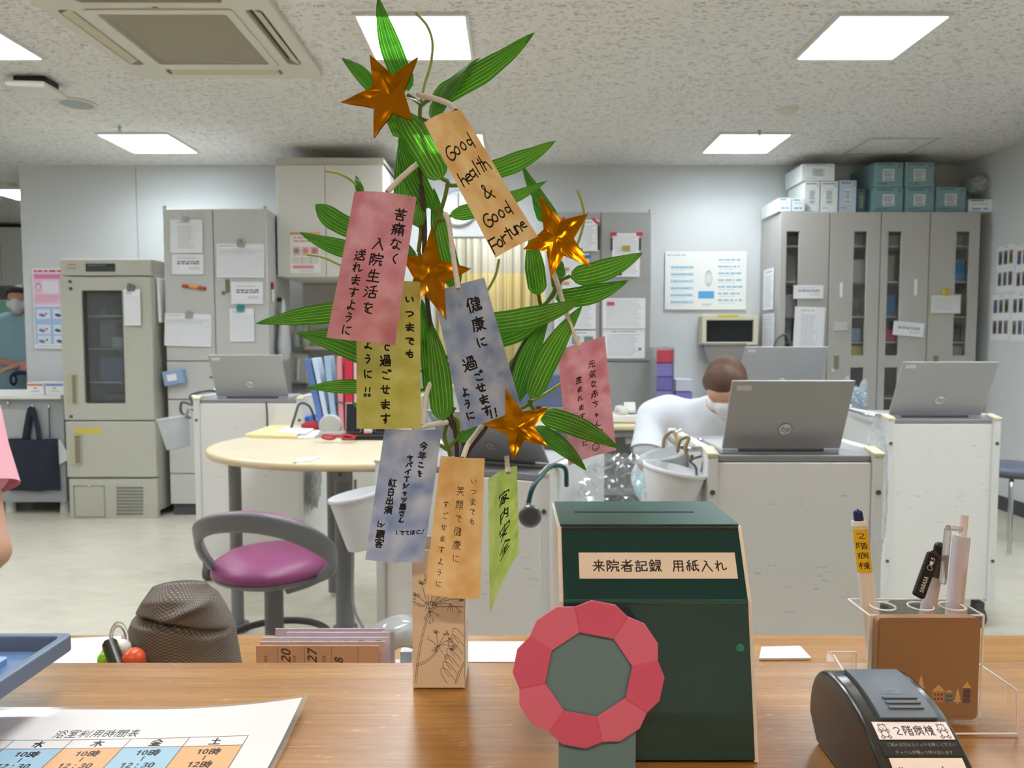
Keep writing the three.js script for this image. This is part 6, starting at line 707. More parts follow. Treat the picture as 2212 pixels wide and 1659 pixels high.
  // clear plastic dome (tape cutter)
  const tp = P(858, 1395, 0.95), tc = thing('tape_cutter', 'clear plastic tape cutter behind the vase', 'tape cutter'); mesh('cover', lathe([[0.03, -0.026], [0.052, -0.026], [0.056, -0.018], [0.056, 0.018], [0.052, 0.026], [0.03, 0.026]], 0, 0, 0, 40).rotateX(Math.PI / 2).rotateY(0.3).translate(tp.x + 0.006, P(0, 1335, 0.95).y - 0.058, -0.95), mat(0xe6eaec, 0.08, { transmission: 0.7, thickness: 0, side: 2 }), tc); const ty = P(0, 1335, 0.95).y - 0.058; mesh('stand', [bx(tp.x - 0.03, tp.x + 0.045, D1, D1 + 0.03, -1.0, -0.9, 0.006), bx(tp.x - 0.0, tp.x + 0.016, D1 + 0.03, ty, -0.99, -0.975)], mat(0xc9cdd0, 0.2), tc); mesh('tape_roll', lathe([[0.022, -0.011], [0.042, -0.011], [0.042, 0.011], [0.022, 0.011], [0.022, -0.011]], 0, 0, 0, 32).rotateX(Math.PI / 2).rotateY(0.3).translate(tp.x + 0.006, ty, -0.95), mat(0xd6d9da, 0.3), tc);
}
{ // grey pencil pouch with trinkets
  const d = 0.93, w = tex(256, 256, (x, W, H) => { x.fillStyle = '#777'; x.fillRect(0, 0, W, H); for (let j = 0; j < 16; j++) for (let i = 0; i < 16; i++) { const v = (i + j) % 2; x.fillStyle = v ? '#d0d0d0' : '#303030'; x.beginPath(); x.ellipse(i * 16 + 8, j * 16 + 8, v ? 8 : 4, v ? 4 : 8, 0, 0, 7); x.fill(); } }, { wrap: true, data: true });
  const wc = tex(256, 256, (x, W, H) => { x.fillStyle = '#6d675f'; x.fillRect(0, 0, W, H); for (let j = 0; j < 16; j++) for (let i = 0; i < 16; i++) { const v = (i + j) % 2; x.fillStyle = v ? '#a29b92' : '#565049'; x.beginPath(); x.ellipse(i * 16 + 8, j * 16 + 8, v ? 7 : 3, v ? 3.6 : 7, 0, 0, 7); x.fill(); } }, { wrap: true });
  w.repeat.set(1, 1); const fm = mat(0xffffff, 0.6, { map: wc, bumpMap: w, bumpScale: 0.0012 });
  const x0 = P(392, 1400, d).x, pos = [], uv = [], idx = [], N = 80, Mr = 60, top = P(0, 1257, d).y, H = top - DESK;
  const prof = (v) => v < 0.06 ? 0.93 + 0.07 * v / 0.06 : v < 0.55 ? 1 - 0.12 * (v - 0.06) / 0.5 : 0.88 - 0.42 * Math.pow((v - 0.55) / 0.45, 1.8);
  for (let j = 0; j <= Mr; j++) for (let i = 0; i <= N; i++) {
    const v = j / Mr, a = i / N * Math.PI * 2, ca = Math.cos(a), sa = Math.sin(a), e = (q, n) => Math.sign(q) * Math.pow(Math.abs(q), n), k = prof(v);
    let X = 0.077 * k * e(ca, 0.7) + 0.004 * (1 - v), Z = 0.045 * (k * 0.9 + 0.1) * e(sa, 0.75) * (v > 0.9 ? 1 - 1.0 * (v - 0.9) / 0.1 * 0.85 : 1), y = H * v;
    if (sa > 0) { const f = Math.exp(-Math.pow((X + 0.03 + 0.9 * (v - 0.74)) / 0.02, 2)) * Math.exp(-Math.pow((v - 0.76) / 0.11, 2)); Z -= 0.024 * f; const rdg = Math.exp(-Math.pow((X - 0.012 - 0.35 * (v - 0.8)) / 0.012, 2)) * Math.exp(-Math.pow((v - 0.84) / 0.1, 2)); Z += 0.010 * rdg; Z += 0.004 * noise.noise(X * 45, y * 40, 3); }
    y += (v > 0.75 ? 1 : 0) * 0.16 * (v - 0.75) * (X * 2) - 0.012 * (v > 0.6 ? (v - 0.6) / 0.4 : 0) * Math.pow(Math.abs(X) / 0.06, 2);
    pos.push(x0 + X, DESK + 0.001 + Math.max(0, y), -d + Z); uv.push(i / N * 9, v * 5.2);
  }
  for (let j = 0; j < Mr; j++) for (let i = 0; i < N; i++) { const k = j * (N + 1) + i; idx.push(k, k + N + 1, k + 1, k + 1, k + N + 1, k + N + 2); }
  for (const j of [0, Mr]) { const k0 = pos.length / 3; let sx = 0, sy = 0, sz = 0; for (let i = 0; i < N; i++) { const k = (j * (N + 1) + i) * 3; sx += pos[k]; sy += pos[k + 1]; sz += pos[k + 2]; } pos.push(sx / N, sy / N, sz / N); uv.push(4, j ? 5.2 : 0); for (let i = 0; i < N; i++) { const k = j * (N + 1) + i; j ? idx.push(k0, k + 1, k) : idx.push(k0, k, k + 1); } }
  const g = new THREE.BufferGeometry(); g.setAttribute('position', new THREE.Float32BufferAttribute(pos, 3)); g.setAttribute('uv', new THREE.Float32BufferAttribute(uv, 2)); g.setIndex(idx); g.computeVertexNormals(); fm.side = 2;
  const p = thing('pencil_pouch', 'upright grey woven pencil pouch with a folded top', 'pouch'); mesh('body', g, fm, p);
  const cl = P(266, 1372, 0.9), kc = thing('key_charm', 'clear plastic clip with white, green and orange charms beside the grey pouch', 'key charm');
  mesh('clip', new THREE.TorusGeometry(0.013, 0.0028, 10, 30).scale(0.75, 1.4, 1).translate(cl.x, cl.y, -0.89), mat(0xe8ecee, 0.05, { transmission: 0.85, thickness: 0.004, ior: 1.45 }), kc); mesh('white_charm', [sph(0.014, P(245, 1405, 0.89).x, P(0, 1408, 0.89).y, -0.89), sph(0.012, P(262, 1402, 0.88).x, P(0, 1402, 0.88).y, -0.88), bx(P(214, 0, 0.89).x, P(225, 0, 0.89).x, P(0, 1410, 0.89).y, P(0, 1397, 0.89).y, -0.895, -0.888, 0.002), bx(P(222, 0, 0.89).x, P(272, 0, 0.89).x, D1, P(0, 1415, 0.89).y, -0.905, -0.885, 0.006)], M.whitePlastic, kc); mesh('green_bead', sph(0.0125, P(229, 1425, 0.86).x, P(0, 1428, 0.86).y, -0.865), mat(0x7fc31e, 0.2), kc); mesh('orange_bead', sph(0.014, P(279, 1430, 0.85).x, P(0, 1432, 0.85).y, -0.86), mat(0xd9572c, 0.3), kc); mesh('blue_bead', sph(0.007, P(281, 1420, 0.86).x, P(0, 1420, 0.86).y, -0.87), mat(0x2a5fc4, 0.3), kc); mesh('metal_link', rod(P(252, 1400, 0.88), P(262, 1428, 0.88), 0.004), M.chrome, kc);
  const gp = thing('dark_pencil', 'short dark green six-sided pencil marked B beside the grey pouch', 'pencil'); const t0 = P(236, 1388, 0.87), t1 = P(252, 1432, 0.85), tt = t1.clone().add(t1.clone().sub(t0).multiplyScalar((t1.y - DESK - 0.008) / (t0.y - t1.y))); mesh('barrel', rod(tt, t0, 0.0085, 6), mat(0x232b16, 0.35), gp); mesh('tip_disc', rod(t0, t0.clone().add(t0.clone().sub(t1).normalize().multiplyScalar(0.0006)), 0.0075, 6), mat(0x4a5238, 0.4), gp);
}
// ---------- blue tray at the left ----------
{
  const t = thing('blue_tray', 'slate blue plastic tray raised on a stand at the left edge of the counter', 'tray'), y = 0.972, x1 = -0.345, z0 = -0.553, blue = mat(0x5f7fae, 0.35), rim = mat(0x6b7f9a, 0.4);
  mesh('rim', plate(rounded(-0.62, x1, 0.3, -z0, 0.006), 0.013, 0.013, [rounded(-0.605, x1 - 0.007, 0.315, -z0 - 0.007, 0.004)], 0.0015).rotateX(-Math.PI / 2).translate(0, y - 0.013, 0), rim, t);
  mesh('floor', bx(-0.61, x1 - 0.004, y - 0.015, y - 0.011, z0 + 0.004, -0.31), blue, t); mesh('inner_ledge', plate(rounded(-0.59, x1 - 0.03, 0.33, -z0 - 0.03, 0.004), 0.005, 0.005, [rounded(-0.58, x1 - 0.034, 0.34, -z0 - 0.034, 0.003)]).rotateX(-Math.PI / 2).translate(0, y - 0.011, 0), mat(0x86a8d8, 0.35), t);
  mesh('stand', bx(-0.6, -0.45, COUNTER + 0.0005, y - 0.015, -0.5, -0.34, 0.004), rim, t);
}
// ---------- bathing timetable, laminated ----------
{
  const x1 = -0.154, z0 = -0.5125, W = 0.297, H = 0.21, cw = 1782, chh = 1260, k = cw / W;
  const T = tex(cw, chh, (x) => {
    x.fillStyle = '#eef0f5'; x.fillRect(0, 0, cw, chh); const U = (px, py) => { const p = PH(px, py, COUNTER); return [(p.x - (x1 - W)) * k, (p.z - z0) * k]; };
    const [, ty] = U(200, 1587), t0 = U(132, 1587)[0], t1 = U(290, 1587)[0]; row(x, '浴室利用時間表', t0, ty, (t1 - t0) / 6, 58, { color: '#26262c', lw: 5, sx: 0.78 });
    const xs = [-0.4572, -0.4175, -0.3778, -0.338, -0.2983, -0.2586, -0.2189, -0.179].map((q) => (q - (x1 - W)) * k), y0 = U(300, 1600)[1], y1 = U(300, 1619)[1], y2 = y1 + 330, y3 = y2 + 330;
    for (let i = 0; i < 7; i++) for (const [a, b] of [[y1, y2], [y2, y3]]) { x.fillStyle = (i + (a === y2)) % 2 ? '#a9d3ee' : '#eeb98a'; if (i === 6) x.fillStyle = '#eeb98a'; if (i === 5) x.fillStyle = '#a9d3ee'; if (i === 4) x.fillStyle = '#eeb98a'; if (i === 3) x.fillStyle = '#a9d3ee'; x.fillRect(xs[i], a, xs[i + 1] - xs[i], b - a); }
    x.strokeStyle = '#2a2a40'; x.lineWidth = 3; for (const q of xs) { x.beginPath(); x.moveTo(q, y0); x.lineTo(q, y3); x.stroke(); } for (const q of [y0, y1, y2, y3]) { x.beginPath(); x.moveTo(xs[0], q); x.lineTo(xs[7], q); x.stroke(); }
    [...'水木金土'].forEach((c, i) => glyph(x, c, (xs[3 + i] + xs[4 + i]) / 2, (y0 + y1) / 2, 44, { lw: 7, color: '#16161a' }));
    x.fillStyle = '#16161a'; x.textAlign = 'center'; x.textBaseline = 'middle';
    for (let i = 3; i < 7; i++) for (const yy of [y1, y2]) { const c = (xs[i] + xs[i + 1]) / 2, r1 = yy + 38, r3 = yy + 120; x.font = 'bold 44px sans-serif'; x.fillText('10', c - 24, r1); glyph(x, '時', c + 26, r1, 42, { lw: 6 }); x.lineWidth = 5; x.strokeStyle = '#16161a'; x.beginPath(); x.moveTo(c, r1 + 26); x.lineTo(c, r1 + 54); x.stroke(); if (i < 6) x.fillText('12 : 30', c, r3); else { x.fillText('12', c - 24, r3); glyph(x, '時', c + 26, r3, 42, { lw: 6 }); } }
  });
  const g = new THREE.PlaneGeometry(W, H, 24, 18).rotateX(-Math.PI / 2), p = g.attributes.position; const lift = (u, v) => 0.0009 + 0.009 * Math.pow(Math.max(0, u - 0.62) / 0.38, 2) * Math.pow(Math.max(0, 1 - v * 1.6), 2) + 0.0006 * Math.sin(u * 9 + 1) * Math.sin(v * 7);
  for (let i = 0; i < p.count; i++) { const u = (p.getX(i) + W / 2) / W, v = (p.getZ(i) + H / 2) / H; p.setY(i, lift(u, v)); } g.computeVertexNormals(); g.translate(x1 - W / 2, COUNTER, z0 + H / 2);
  const s = thing('timetable_sheet', 'laminated bathing timetable with blue and orange columns lying on the counter', 'sheet'); mesh('sheet', g, mat(0xffffff, 0.35, { map: T, clearcoat: 0.9, clearcoatRoughness: 0.06 }), s);
  const b = new THREE.PlaneGeometry(W + 0.008, H + 0.008, 24, 18).rotateX(-Math.PI / 2), q = b.attributes.position; for (let i = 0; i < q.count; i++) { const u = (q.getX(i) + W / 2) / W, v = (q.getZ(i) + H / 2) / H; q.setY(i, Math.max(0.0003, lift(u, v) - 0.0004)); } b.computeVertexNormals(); b.translate(x1 - W / 2, COUNTER, z0 + H / 2); mesh('laminate_edge', b, mat(0xe9ecee, 0.1, { transmission: 0.8, thickness: 0, side: 2 }), s);
}
// ---------- bamboo, vase, strips and stars ----------
{ // vase: folded paper carton with a printed plant
  const T = tex(512, 1280, (x, w, h) => {
    x.fillStyle = '#e9dccb'; x.fillRect(0, 0, w, h); x.strokeStyle = '#4a3a34'; x.lineCap = x.lineJoin = 'round';
    const S = (pts, lw = 4) => { x.lineWidth = lw; x.beginPath(); pts.forEach(([a, b], i) => i ? x.lineTo(a, b) : x.moveTo(a, b)); x.stroke(); }, Q = (a, c, b, lw = 4) => { x.lineWidth = lw; x.beginPath(); x.moveTo(...a); x.quadraticCurveTo(...c, ...b); x.stroke(); }, O = (a, b, r) => { x.lineWidth = 3.5; x.beginPath(); x.ellipse(a, b, r, r * 0.85, 0.3, 0, 7); x.stroke(); };
    // stems
    Q([14, 1240], [50, 800], [165, 560], 4); Q([30, 1240], [66, 800], [180, 566], 4); Q([24, 1060], [150, 1040], [240, 920], 4); Q([26, 1076], [160, 1056], [250, 926], 4);
    seed = 31; for (let i = 0; i < 11; i++) O(165 + rr(-55, 55), 520 + rr(-36, 36), rr(14, 24));
    for (const [a, b] of [[30, 420], [90, 300], [140, 250], [210, 300], [330, 330], [420, 410], [500, 450]]) { Q([165 + (a - 165) * 0.2, 500], [165 + (a - 165) * 0.55, 440], [a, b], 4.5); seed = a; for (let i = 0; i < 7; i++) O(a + rr(-30, 30), b + rr(-26, 26), rr(8, 15)); }
    Q([0, 470], [60, 500], [120, 512], 6); Q([0, 500], [60, 515], [120, 522], 4); Q([230, 520], [360, 520], [512, 520], 6); Q([230, 510], [380, 460], [470, 560], 4); O(474, 570, 11);
    for (const [a, b] of [[120, 620], [200, 640], [250, 590], [170, 660]]) { S([[165, 560], [a, b]], 3.5); O(a, b + 10, 10); } S([[370, 490], [345, 560]]); S([[375, 490], [375, 570]]); S([[380, 490], [405, 565]]);
    // small umbel
    for (const [a, b] of [[235, 760], [330, 770], [370, 830], [410, 900], [160, 830]]) { Q([240, 905], [245 + (a - 240) * 0.3, 850], [a, b], 4.5); seed = a + 5; if (a > 160) for (let i = 0; i < 6; i++) O(a + rr(-26, 26), b + rr(-20, 20), rr(7, 13)); else { S([[a, b], [a - 30, b - 10]], 3); S([[a, b], [a - 8, b - 34]], 3); } } seed = 77; for (let i = 0; i < 7; i++) O(235 + rr(-38, 38), 920 + rr(-22, 22), rr(8, 14)); S([[270, 925], [330, 990]], 3.5); O(336, 1000, 13);
    // fern
    Q([420, 1240], [450, 1130], [512, 1040], 5); Q([436, 1240], [466, 1140], [512, 1060], 4);
    for (let i = 0; i < 7; i++) { const bx0 = 420 + i * 16 - 60 + i * 4, by = 1200 - i * 62; x.lineWidth = 4.5; x.beginPath(); x.moveTo(bx0 + 60, by + 10); x.quadraticCurveTo(bx0 - 60 - 0 * i, by - 150, bx0 - 82, by - 90); x.quadraticCurveTo(bx0 - 90, by - 40, bx0 - 20, by + 36); x.stroke(); }
  });
  const d = 0.545, x0 = P(892, 1450, d).x, x1 = P(1004, 1450, d).x, y1 = P(0, 1188, d).y, dep = x1 - x0, g = thing('paper_vase', 'square beige paper vase printed with line-drawn wild flowers', 'vase'), body = mat(0xe9dccb, 0.7);
  mesh('carton', [bx(x0, x1, COUNTER + 0.0005, COUNTER + 0.004, -d - dep, -d, 0.0018), bx(x0, x1, COUNTER + 0.001, y1, -d - 0.0012, -d, 0.0005), bx(x0, x1, COUNTER + 0.001, y1, -d - dep, -d - dep + 0.0012), bx(x0, x0 + 0.0012, COUNTER + 0.001, y1, -d - dep, -d), bx(x1 - 0.0012, x1, COUNTER + 0.001, y1, -d - dep, -d)], body, g);
  mesh('printed_face', new THREE.PlaneGeometry(dep - 0.001, y1 - COUNTER - 0.002).translate((x0 + x1) / 2, (y1 + COUNTER) / 2 + 0.0005, -d + 0.0003), mat(0xffffff, 0.7, { map: T }), g); mesh('printed_side', new THREE.PlaneGeometry(dep - 0.001, y1 - COUNTER - 0.002).rotateY(Math.PI / 2).translate(x1 + 0.0003, (y1 + COUNTER) / 2 + 0.0005, -d - dep / 2), mat(0xffffff, 0.7, { map: T }), g);
}
const leafT = [0, 1, 2].map((k) => tex(256, 512, (x, w, h) => {
  seed = 300 + k; const base = ['#388c18', '#30821c', '#469a1a'][k]; x.fillStyle = base; x.fillRect(0, 0, w, h);
  for (let i = 0; i < 160; i++) { x.fillStyle = `rgba(${rnd() < 0.5 ? '24,98,12' : '86,170,32'},${rr(0.06, 0.16)})`; x.fillRect(rnd() * w, rnd() * h, rr(4, 22), rr(40, 240)); }
  const n = 6; for (let i = 0; i < n; i++) { const u = (i + 0.8 + rr(-0.15, 0.15)) / (n + 0.6) * w; x.strokeStyle = ['rgba(158,206,70,.95)', 'rgba(140,196,60,.9)', 'rgba(170,212,90,.9)'][k]; x.lineWidth = rr(5, 9); x.beginPath(); x.moveTo(u, h); x.bezierCurveTo(u + rr(-5, 5), h * 0.7, u + rr(-5, 5), h * 0.35, u + rr(-6, 6), h * rr(0.02, 0.12)); x.stroke(); }
  for (let i = 0; i < 40; i++) { const u = rnd() * w; x.strokeStyle = 'rgba(14,62,8,.22)'; x.lineWidth = rr(1, 2.5); x.beginPath(); x.moveTo(u, 0); x.lineTo(u + rr(-4, 4), h); x.stroke(); }
}));
const leafM = leafT.map((t) => mat(0xffffff, 0.85, { map: t, clearcoat: 0.35, clearcoatRoughness: 0.35, side: 2, transmission: 0.34, thickness: 0, bumpMap: t, bumpScale: 0.0002 }));
const plant = thing('artificial_bamboo', 'artificial bamboo branch with striped green leaves standing in the paper vase', 'plant');
function leaf(bxp, byp, tx, ty, w, d0, d1, o = {}) {
  const n = 22, m = 6, pos = [], uv = [], idx = [], dx = tx - bxp, dy = ty - byp, L = Math.hypot(dx, dy), nx = -dy / L, ny = dx / L, bend = o.bend ?? 0, tw = o.twist ?? 0, W = w / F * (d0 + d1) / 2;
  for (let i = 0; i <= n; i++) {
    const t = i / n, q = 4 * t * (1 - t) * bend, d = d0 + (d1 - d0) * t + (o.bow ?? -0.004) * 4 * t * (1 - t), c = P(bxp + dx * t + nx * q, byp + dy * t + ny * q, d);
    const tap = o.blunt ? 0.65 : 0.42, f = Math.min(1, Math.sqrt(t / 0.13)) * (t < tap ? 0.94 + 0.06 * t / tap : Math.pow(Math.max(0, 1 - Math.pow((t - tap) / (1 - tap), o.blunt ? 2.2 : 1.5)), 0.85)) + 0.012;
    const a = tw + (o.spin ?? 0) * t, ca = Math.cos(a), sa = Math.sin(a);
    for (let j = 0; j <= m; j++) { const u = j / m - 0.5, lift = (o.fold ?? 0.16) * W * f * (0.25 - u * u) * 2; pos.push(c.x + W * f * u * nx * ca, c.y - W * f * u * ny * ca, c.z + W * f * u * sa + lift + 0.0006 * Math.sin(t * 19 + u * 5)); uv.push(j / m, t); }
  }
  for (let i = 0; i < n; i++) for (let j = 0; j < m; j++) { const k = i * (m + 1) + j; idx.push(k, k + 1, k + m + 1, k + 1, k + m + 2, k + m + 1); }
  const g = new THREE.BufferGeometry(); g.setAttribute('position', new THREE.Float32BufferAttribute(pos, 3)); g.setAttribute('uv', new THREE.Float32BufferAttribute(uv, 2)); g.setIndex(idx); g.computeVertexNormals();
  mesh('leaf', g, leafM[o.k ?? 0], plant);
}
// base x,y -> tip x,y, width (photograph pixels), distance of base and tip, shape
for (const l of [
  [884, 196, 816, -8, 46, 0.555, 0.55, { bend: -8, k: 1 }], [812, 200, 738, 126, 31, 0.565, 0.56, { bend: 6, k: 1 }], [932, 216, 1156, 69, 47, 0.55, 0.54, { bend: 10, k: 0 }], [930, 258, 1038, 124, 42, 0.545, 0.545, { bend: -8, k: 1, twist: 0.5 }],
  [954, 388, 862, 238, 58, 0.54, 0.548, { blunt: 1, k: 2, bend: 3 }], [869, 295, 838, 225, 36, 0.558, 0.56, { blunt: 1, k: 0 }], [866, 470, 862, 306, 42, 0.585, 0.58, { k: 0, bend: 8 }], [931, 450, 862, 292, 47, 0.568, 0.57, { k: 0, bend: -6 }], [985, 626, 937, 405, 46, 0.56, 0.575, { k: 0, bend: -6 }],
  [901, 490, 910, 420, 30, 0.56, 0.575, { blunt: 1, k: 2 }], [1030, 378, 1201, 304, 42, 0.555, 0.55, { bend: 8, k: 2 }], [970, 466, 1183, 390, 34, 0.553, 0.55, { bend: 10, k: 2 }], [1202, 475, 1128, 356, 27, 0.56, 0.565, { bend: -6, k: 1 }], [1172, 480, 1150, 402, 20, 0.57, 0.575, { k: 1 }],
  [782, 428, 769, 379, 17, 0.565, 0.57, { k: 1 }], [795, 505, 681, 443, 44, 0.56, 0.562, { bend: -9, k: 1, blunt: 1 }], [810, 548, 647, 502, 38, 0.562, 0.565, { bend: -8, k: 1 }], [812, 668, 552, 699, 44, 0.558, 0.55, { bend: 4, k: 0 }], [820, 720, 662, 722, 26, 0.566, 0.56, { bend: 5, k: 0 }], [840, 796, 640, 720, 54, 0.56, 0.553, { bend: 14, k: 1 }],
  [810, 836, 661, 838, 31, 0.562, 0.558, { bend: 2, k: 0 }], [806, 905, 759, 867, 16, 0.565, 0.56, { k: 1 }], [936, 862, 911, 645, 44, 0.565, 0.57, { k: 1, bend: 5 }], [957, 910, 928, 690, 52, 0.553, 0.565, { k: 2, bend: 4 }],
  [1030, 700, 1262, 645, 50, 0.55, 0.54, { k: 2, bend: 14 }], [1040, 735, 1192, 672, 50, 0.56, 0.552, { k: 0, bend: 10 }], [1200, 646, 1357, 606, 43, 0.56, 0.553, { bend: 9, k: 0 }], [1232, 600, 1389, 546, 47, 0.552, 0.545, { bend: 8, k: 2 }], [1163, 638, 1146, 505, 42, 0.556, 0.562, { k: 0 }], [1213, 600, 1204, 560, 22, 0.56, 0.56, { k: 1, blunt: 1 }],
  [1114, 862, 1187, 680, 45, 0.556, 0.55, { bend: -8, k: 1 }], [1146, 862, 1258, 660, 50, 0.548, 0.552, { bend: -10, k: 2 }], [1108, 872, 1158, 790, 26, 0.565, 0.565, { k: 1 }], [1100, 805, 1110, 772, 16, 0.57, 0.57, { k: 1 }], [1166, 896, 1336, 968, 46, 0.545, 0.535, { bend: -8, k: 0 }], [1150, 924, 1267, 1017, 36, 0.553, 0.545, { bend: -8, k: 1 }],
  [987, 950, 1048, 912, 27, 0.562, 0.565, { k: 0, bend: 4 }], [900, 575, 868, 530, 28, 0.575, 0.58, { k: 1 }], [890, 330, 918, 430, 36, 0.575, 0.58, { k: 1 }],
]) leaf(...l);
{
  const dark = mat(0x4a4636, 0.6), green = mat(0x6f8a2c, 0.55), pale = mat(0xa9c06a, 0.55), L = (pts) => pts.map(([x, y, d]) => P(x, y, d ?? 0.565));
  const stemAt = (list, r, m, n = 'stem') => mesh(n, tube(L(list), r, 70, 10), m, plant);
  stemAt([[950, 1330, 0.578], [966, 1180, 0.578], [990, 1010, 0.572], [1003, 960], [976, 918], [952, 868], [945, 825], [946, 790], [936, 740], [924, 660], [917, 560], [917, 480], [910, 400], [906, 345]], 0.0019, dark);
  stemAt([[955, 1330, 0.58], [980, 1120, 0.58], [1006, 985, 0.572], [1048, 924, 0.568], [1090, 830], [1118, 768], [1150, 712], [1172, 672]], 0.0021, dark); stemAt([[946, 1330, 0.576], [975, 1100, 0.576], [987, 985, 0.57], [984, 940], [977, 905], [962, 870]], 0.0017, dark);
  for (const l of [[[909, 218], [907, 254], [912, 300], [930, 352], [906, 345]], [[909, 226], [897, 216], [880, 205]], [[910, 228], [922, 218], [934, 212]], [[907, 256], [930, 262], [940, 250]], [[968, 392], [960, 430], [948, 466], [936, 496], [930, 540], [924, 600]], [[968, 392], [955, 386]], [[968, 400], [985, 400], [1030, 385]], [[948, 466], [938, 452], [930, 447]], [[944, 474], [962, 473], [972, 466]], [[904, 545], [908, 490], [902, 486]], [[895, 548], [880, 530], [872, 528]], [[905, 546], [915, 580], [922, 620]], [[1194, 640], [1212, 606], [1232, 596]], [[1194, 640], [1170, 660], [1163, 636]], [[1168, 675], [1180, 655], [1196, 630], [1208, 600]], [[1143, 864], [1150, 880], [1166, 896]], [[1150, 866], [1130, 880], [1100, 890], [1060, 915]], [[962, 870], [972, 905], [980, 912], [960, 910]], [[967, 968], [960, 940], [972, 900], [982, 880]], [[967, 968], [985, 950], [1000, 936]], [[967, 972], [950, 962], [940, 964]], [[975, 1000, 0.572], [970, 975], [967, 965]], [[962, 905], [985, 905], [990, 945]], [[790, 835], [860, 845], [930, 840]], [[790, 700], [860, 720], [930, 745]], [[800, 545], [860, 560], [905, 575]], [[820, 790], [880, 800], [940, 800]], [[1040, 700], [1000, 740], [946, 790]], [[1040, 730], [1000, 770], [946, 800]], [[860, 470], [890, 480], [915, 490]], [[1194, 470], [1190, 560], [1196, 620]]]) stemAt(l, 0.0016, green, 'branchlet');
  for (const [l, r] of [[[[909, 220], [918, 180], [930, 140], [934, 90], [922, 55], [898, 28]], 0.0011], [[[703, 369], [735, 376], [765, 395], [780, 420]], 0.001], [[[663, 550], [695, 555], [725, 568], [770, 590]], 0.001], [[[1248, 411], [1258, 440], [1262, 470], [1250, 520], [1236, 552]], 0.0011], [[[1078, 560], [1072, 590], [1062, 612], [1045, 640]], 0.0011], [[[1150, 866], [1180, 850], [1215, 828], [1240, 815]], 0.0014]]) stemAt(l, r, pale, 'tendril');
}
// strips of wish paper
function wash(x, w, h, base, light, dark, sd) {
  seed = sd; x.fillStyle = base; x.fillRect(0, 0, w, h);
  for (let i = 0; i < 130; i++) { const r = rr(20, 110), px = rnd() * w, py = rnd() * h, c = rnd() < 0.5 ? light : dark, g = x.createRadialGradient(px, py, 0, px, py, r); g.addColorStop(0, `rgba(${c},${rr(0.18, 0.5)})`); g.addColorStop(1, `rgba(${c},0)`); x.fillStyle = g; x.fillRect(px - r, py - r, 2 * r, 2 * r); }
  for (let i = 0; i < 14000; i++) { x.fillStyle = `rgba(${rnd() < 0.5 ? light : dark},${rr(0.06, 0.3)})`; x.fillRect(rnd() * w, rnd() * h, rr(1, 3.5), rr(1, 3.5)); }
}
const fuzz = mat(0xf4f5f6, 0.95, { sheen: 0.5 });
function tie(parent, pts) { const c = new THREE.CatmullRomCurve3(pts.map(([x, y, d]) => P(x, y, d ?? 0.545))), n = Math.max(60, Math.round(c.getLength() / 0.00045)), g = new THREE.TubeGeometry(c, n, 0.0019, 9), p = g.attributes.position; for (let i = 0; i <= n; i++) { const q = c.getPointAt(i / n); for (let j = 0; j <= 9; j++) { const k = i * 10 + j, s = 0.82 + 0.3 * (i % 3 === 0 ? 1 : 0.2) + 0.12 * noise.noise(i * 0.9, j * 1.7, 5); p.setXYZ(k, q.x + (p.getX(k) - q.x) * s, q.y + (p.getY(k) - q.y) * s, q.z + (p.getZ(k) - q.z) * s); } } g.computeVertexNormals(); mesh('chenille_tie', g, fuzz, parent); }
function strip(label, corners, ds, cols, write, o = {}) {
  const g = thing('wish_strip', label, 'paper strip', 'wish paper strips on the bamboo'), w = 420, h = o.h ?? 960, T = tex(w, h, (x) => { wash(x, w, h, ...cols); write(x, w, h); });
  mesh('paper', sheet(corners, ds, o.bow ?? 0.004, 12, o.curl), mat(0xffffff, 1, { map: T, side: 2, transmission: 0.32, thickness: 0 }), g); if (o.tie) tie(g, o.tie); return g;
}
const ORANGE = (s) => ['#f2cc90', '252,230,180', '222,170,96', s], PINK = (s) => ['#dd9cac', '240,196,204', '194,108,128', s], YEL = (s) => ['#c8c46c', '220,218,142', '170,170,60', s], BLUE = (s) => ['#a6b6d4', '210,216,226', '100,126,182', s], GREEN = (s) => ['#bedb7a', '228,240,170', '148,196,70', s];
strip('orange-yellow strip with English words good health and good fortune', [[916, 265], [996, 238], [1162, 512], [1070, 556]], 0.515, ORANGE(1), (x, w) => {
  const o = { lw: 11, jit: 0.015, color: '#15100c' }; const line = (s, y, x0, st, sz) => [...s].forEach((c, i) => glyph(x, c, x0 + st * i, y - i * 9, c === c.toUpperCase() ? sz * 1.1 : sz, o));
  x.save(); x.translate(0, 0); line('Good', 245, 90, 76, 118); line('health', 430, 80, 54, 118); glyph(x, '&', 215, 565, 135, o); line('Good', 735, 95, 72, 112); line('Fortune', 890, 48, 52, 108); x.restore();
}, { bow: 0.007, curl: (u, v) => 0.006 * Math.sin(v * 7) * (u - 0.5), tie: [[903, 205, 0.55], [935, 212, 0.54], [972, 226, 0.525], [985, 240, 0.517]] });
strip('large pink strip with three columns of Japanese writing', [[769, 417], [898, 423], [853, 746], [705, 729]], [0.52, 0.52, 0.51, 0.51], PINK(2), (x, w, h) => { const o = { lw: 9, jit: 0.02, color: '#1c0f14', skew: -0.05 }; column(x, '苦痛なく', 338, 130, 95, 80, o); column(x, '入院生活を', 235, 330, 103, 82, o); column(x, '送れますように', 125, 410, 81, 74, o); }, { bow: 0.008, curl: (u, v) => 0.010 * Math.pow(1 - v, 2) * (0.5 - u), tie: [[907, 350, 0.555], [880, 372, 0.54], [850, 400, 0.525], [836, 416, 0.519]] });
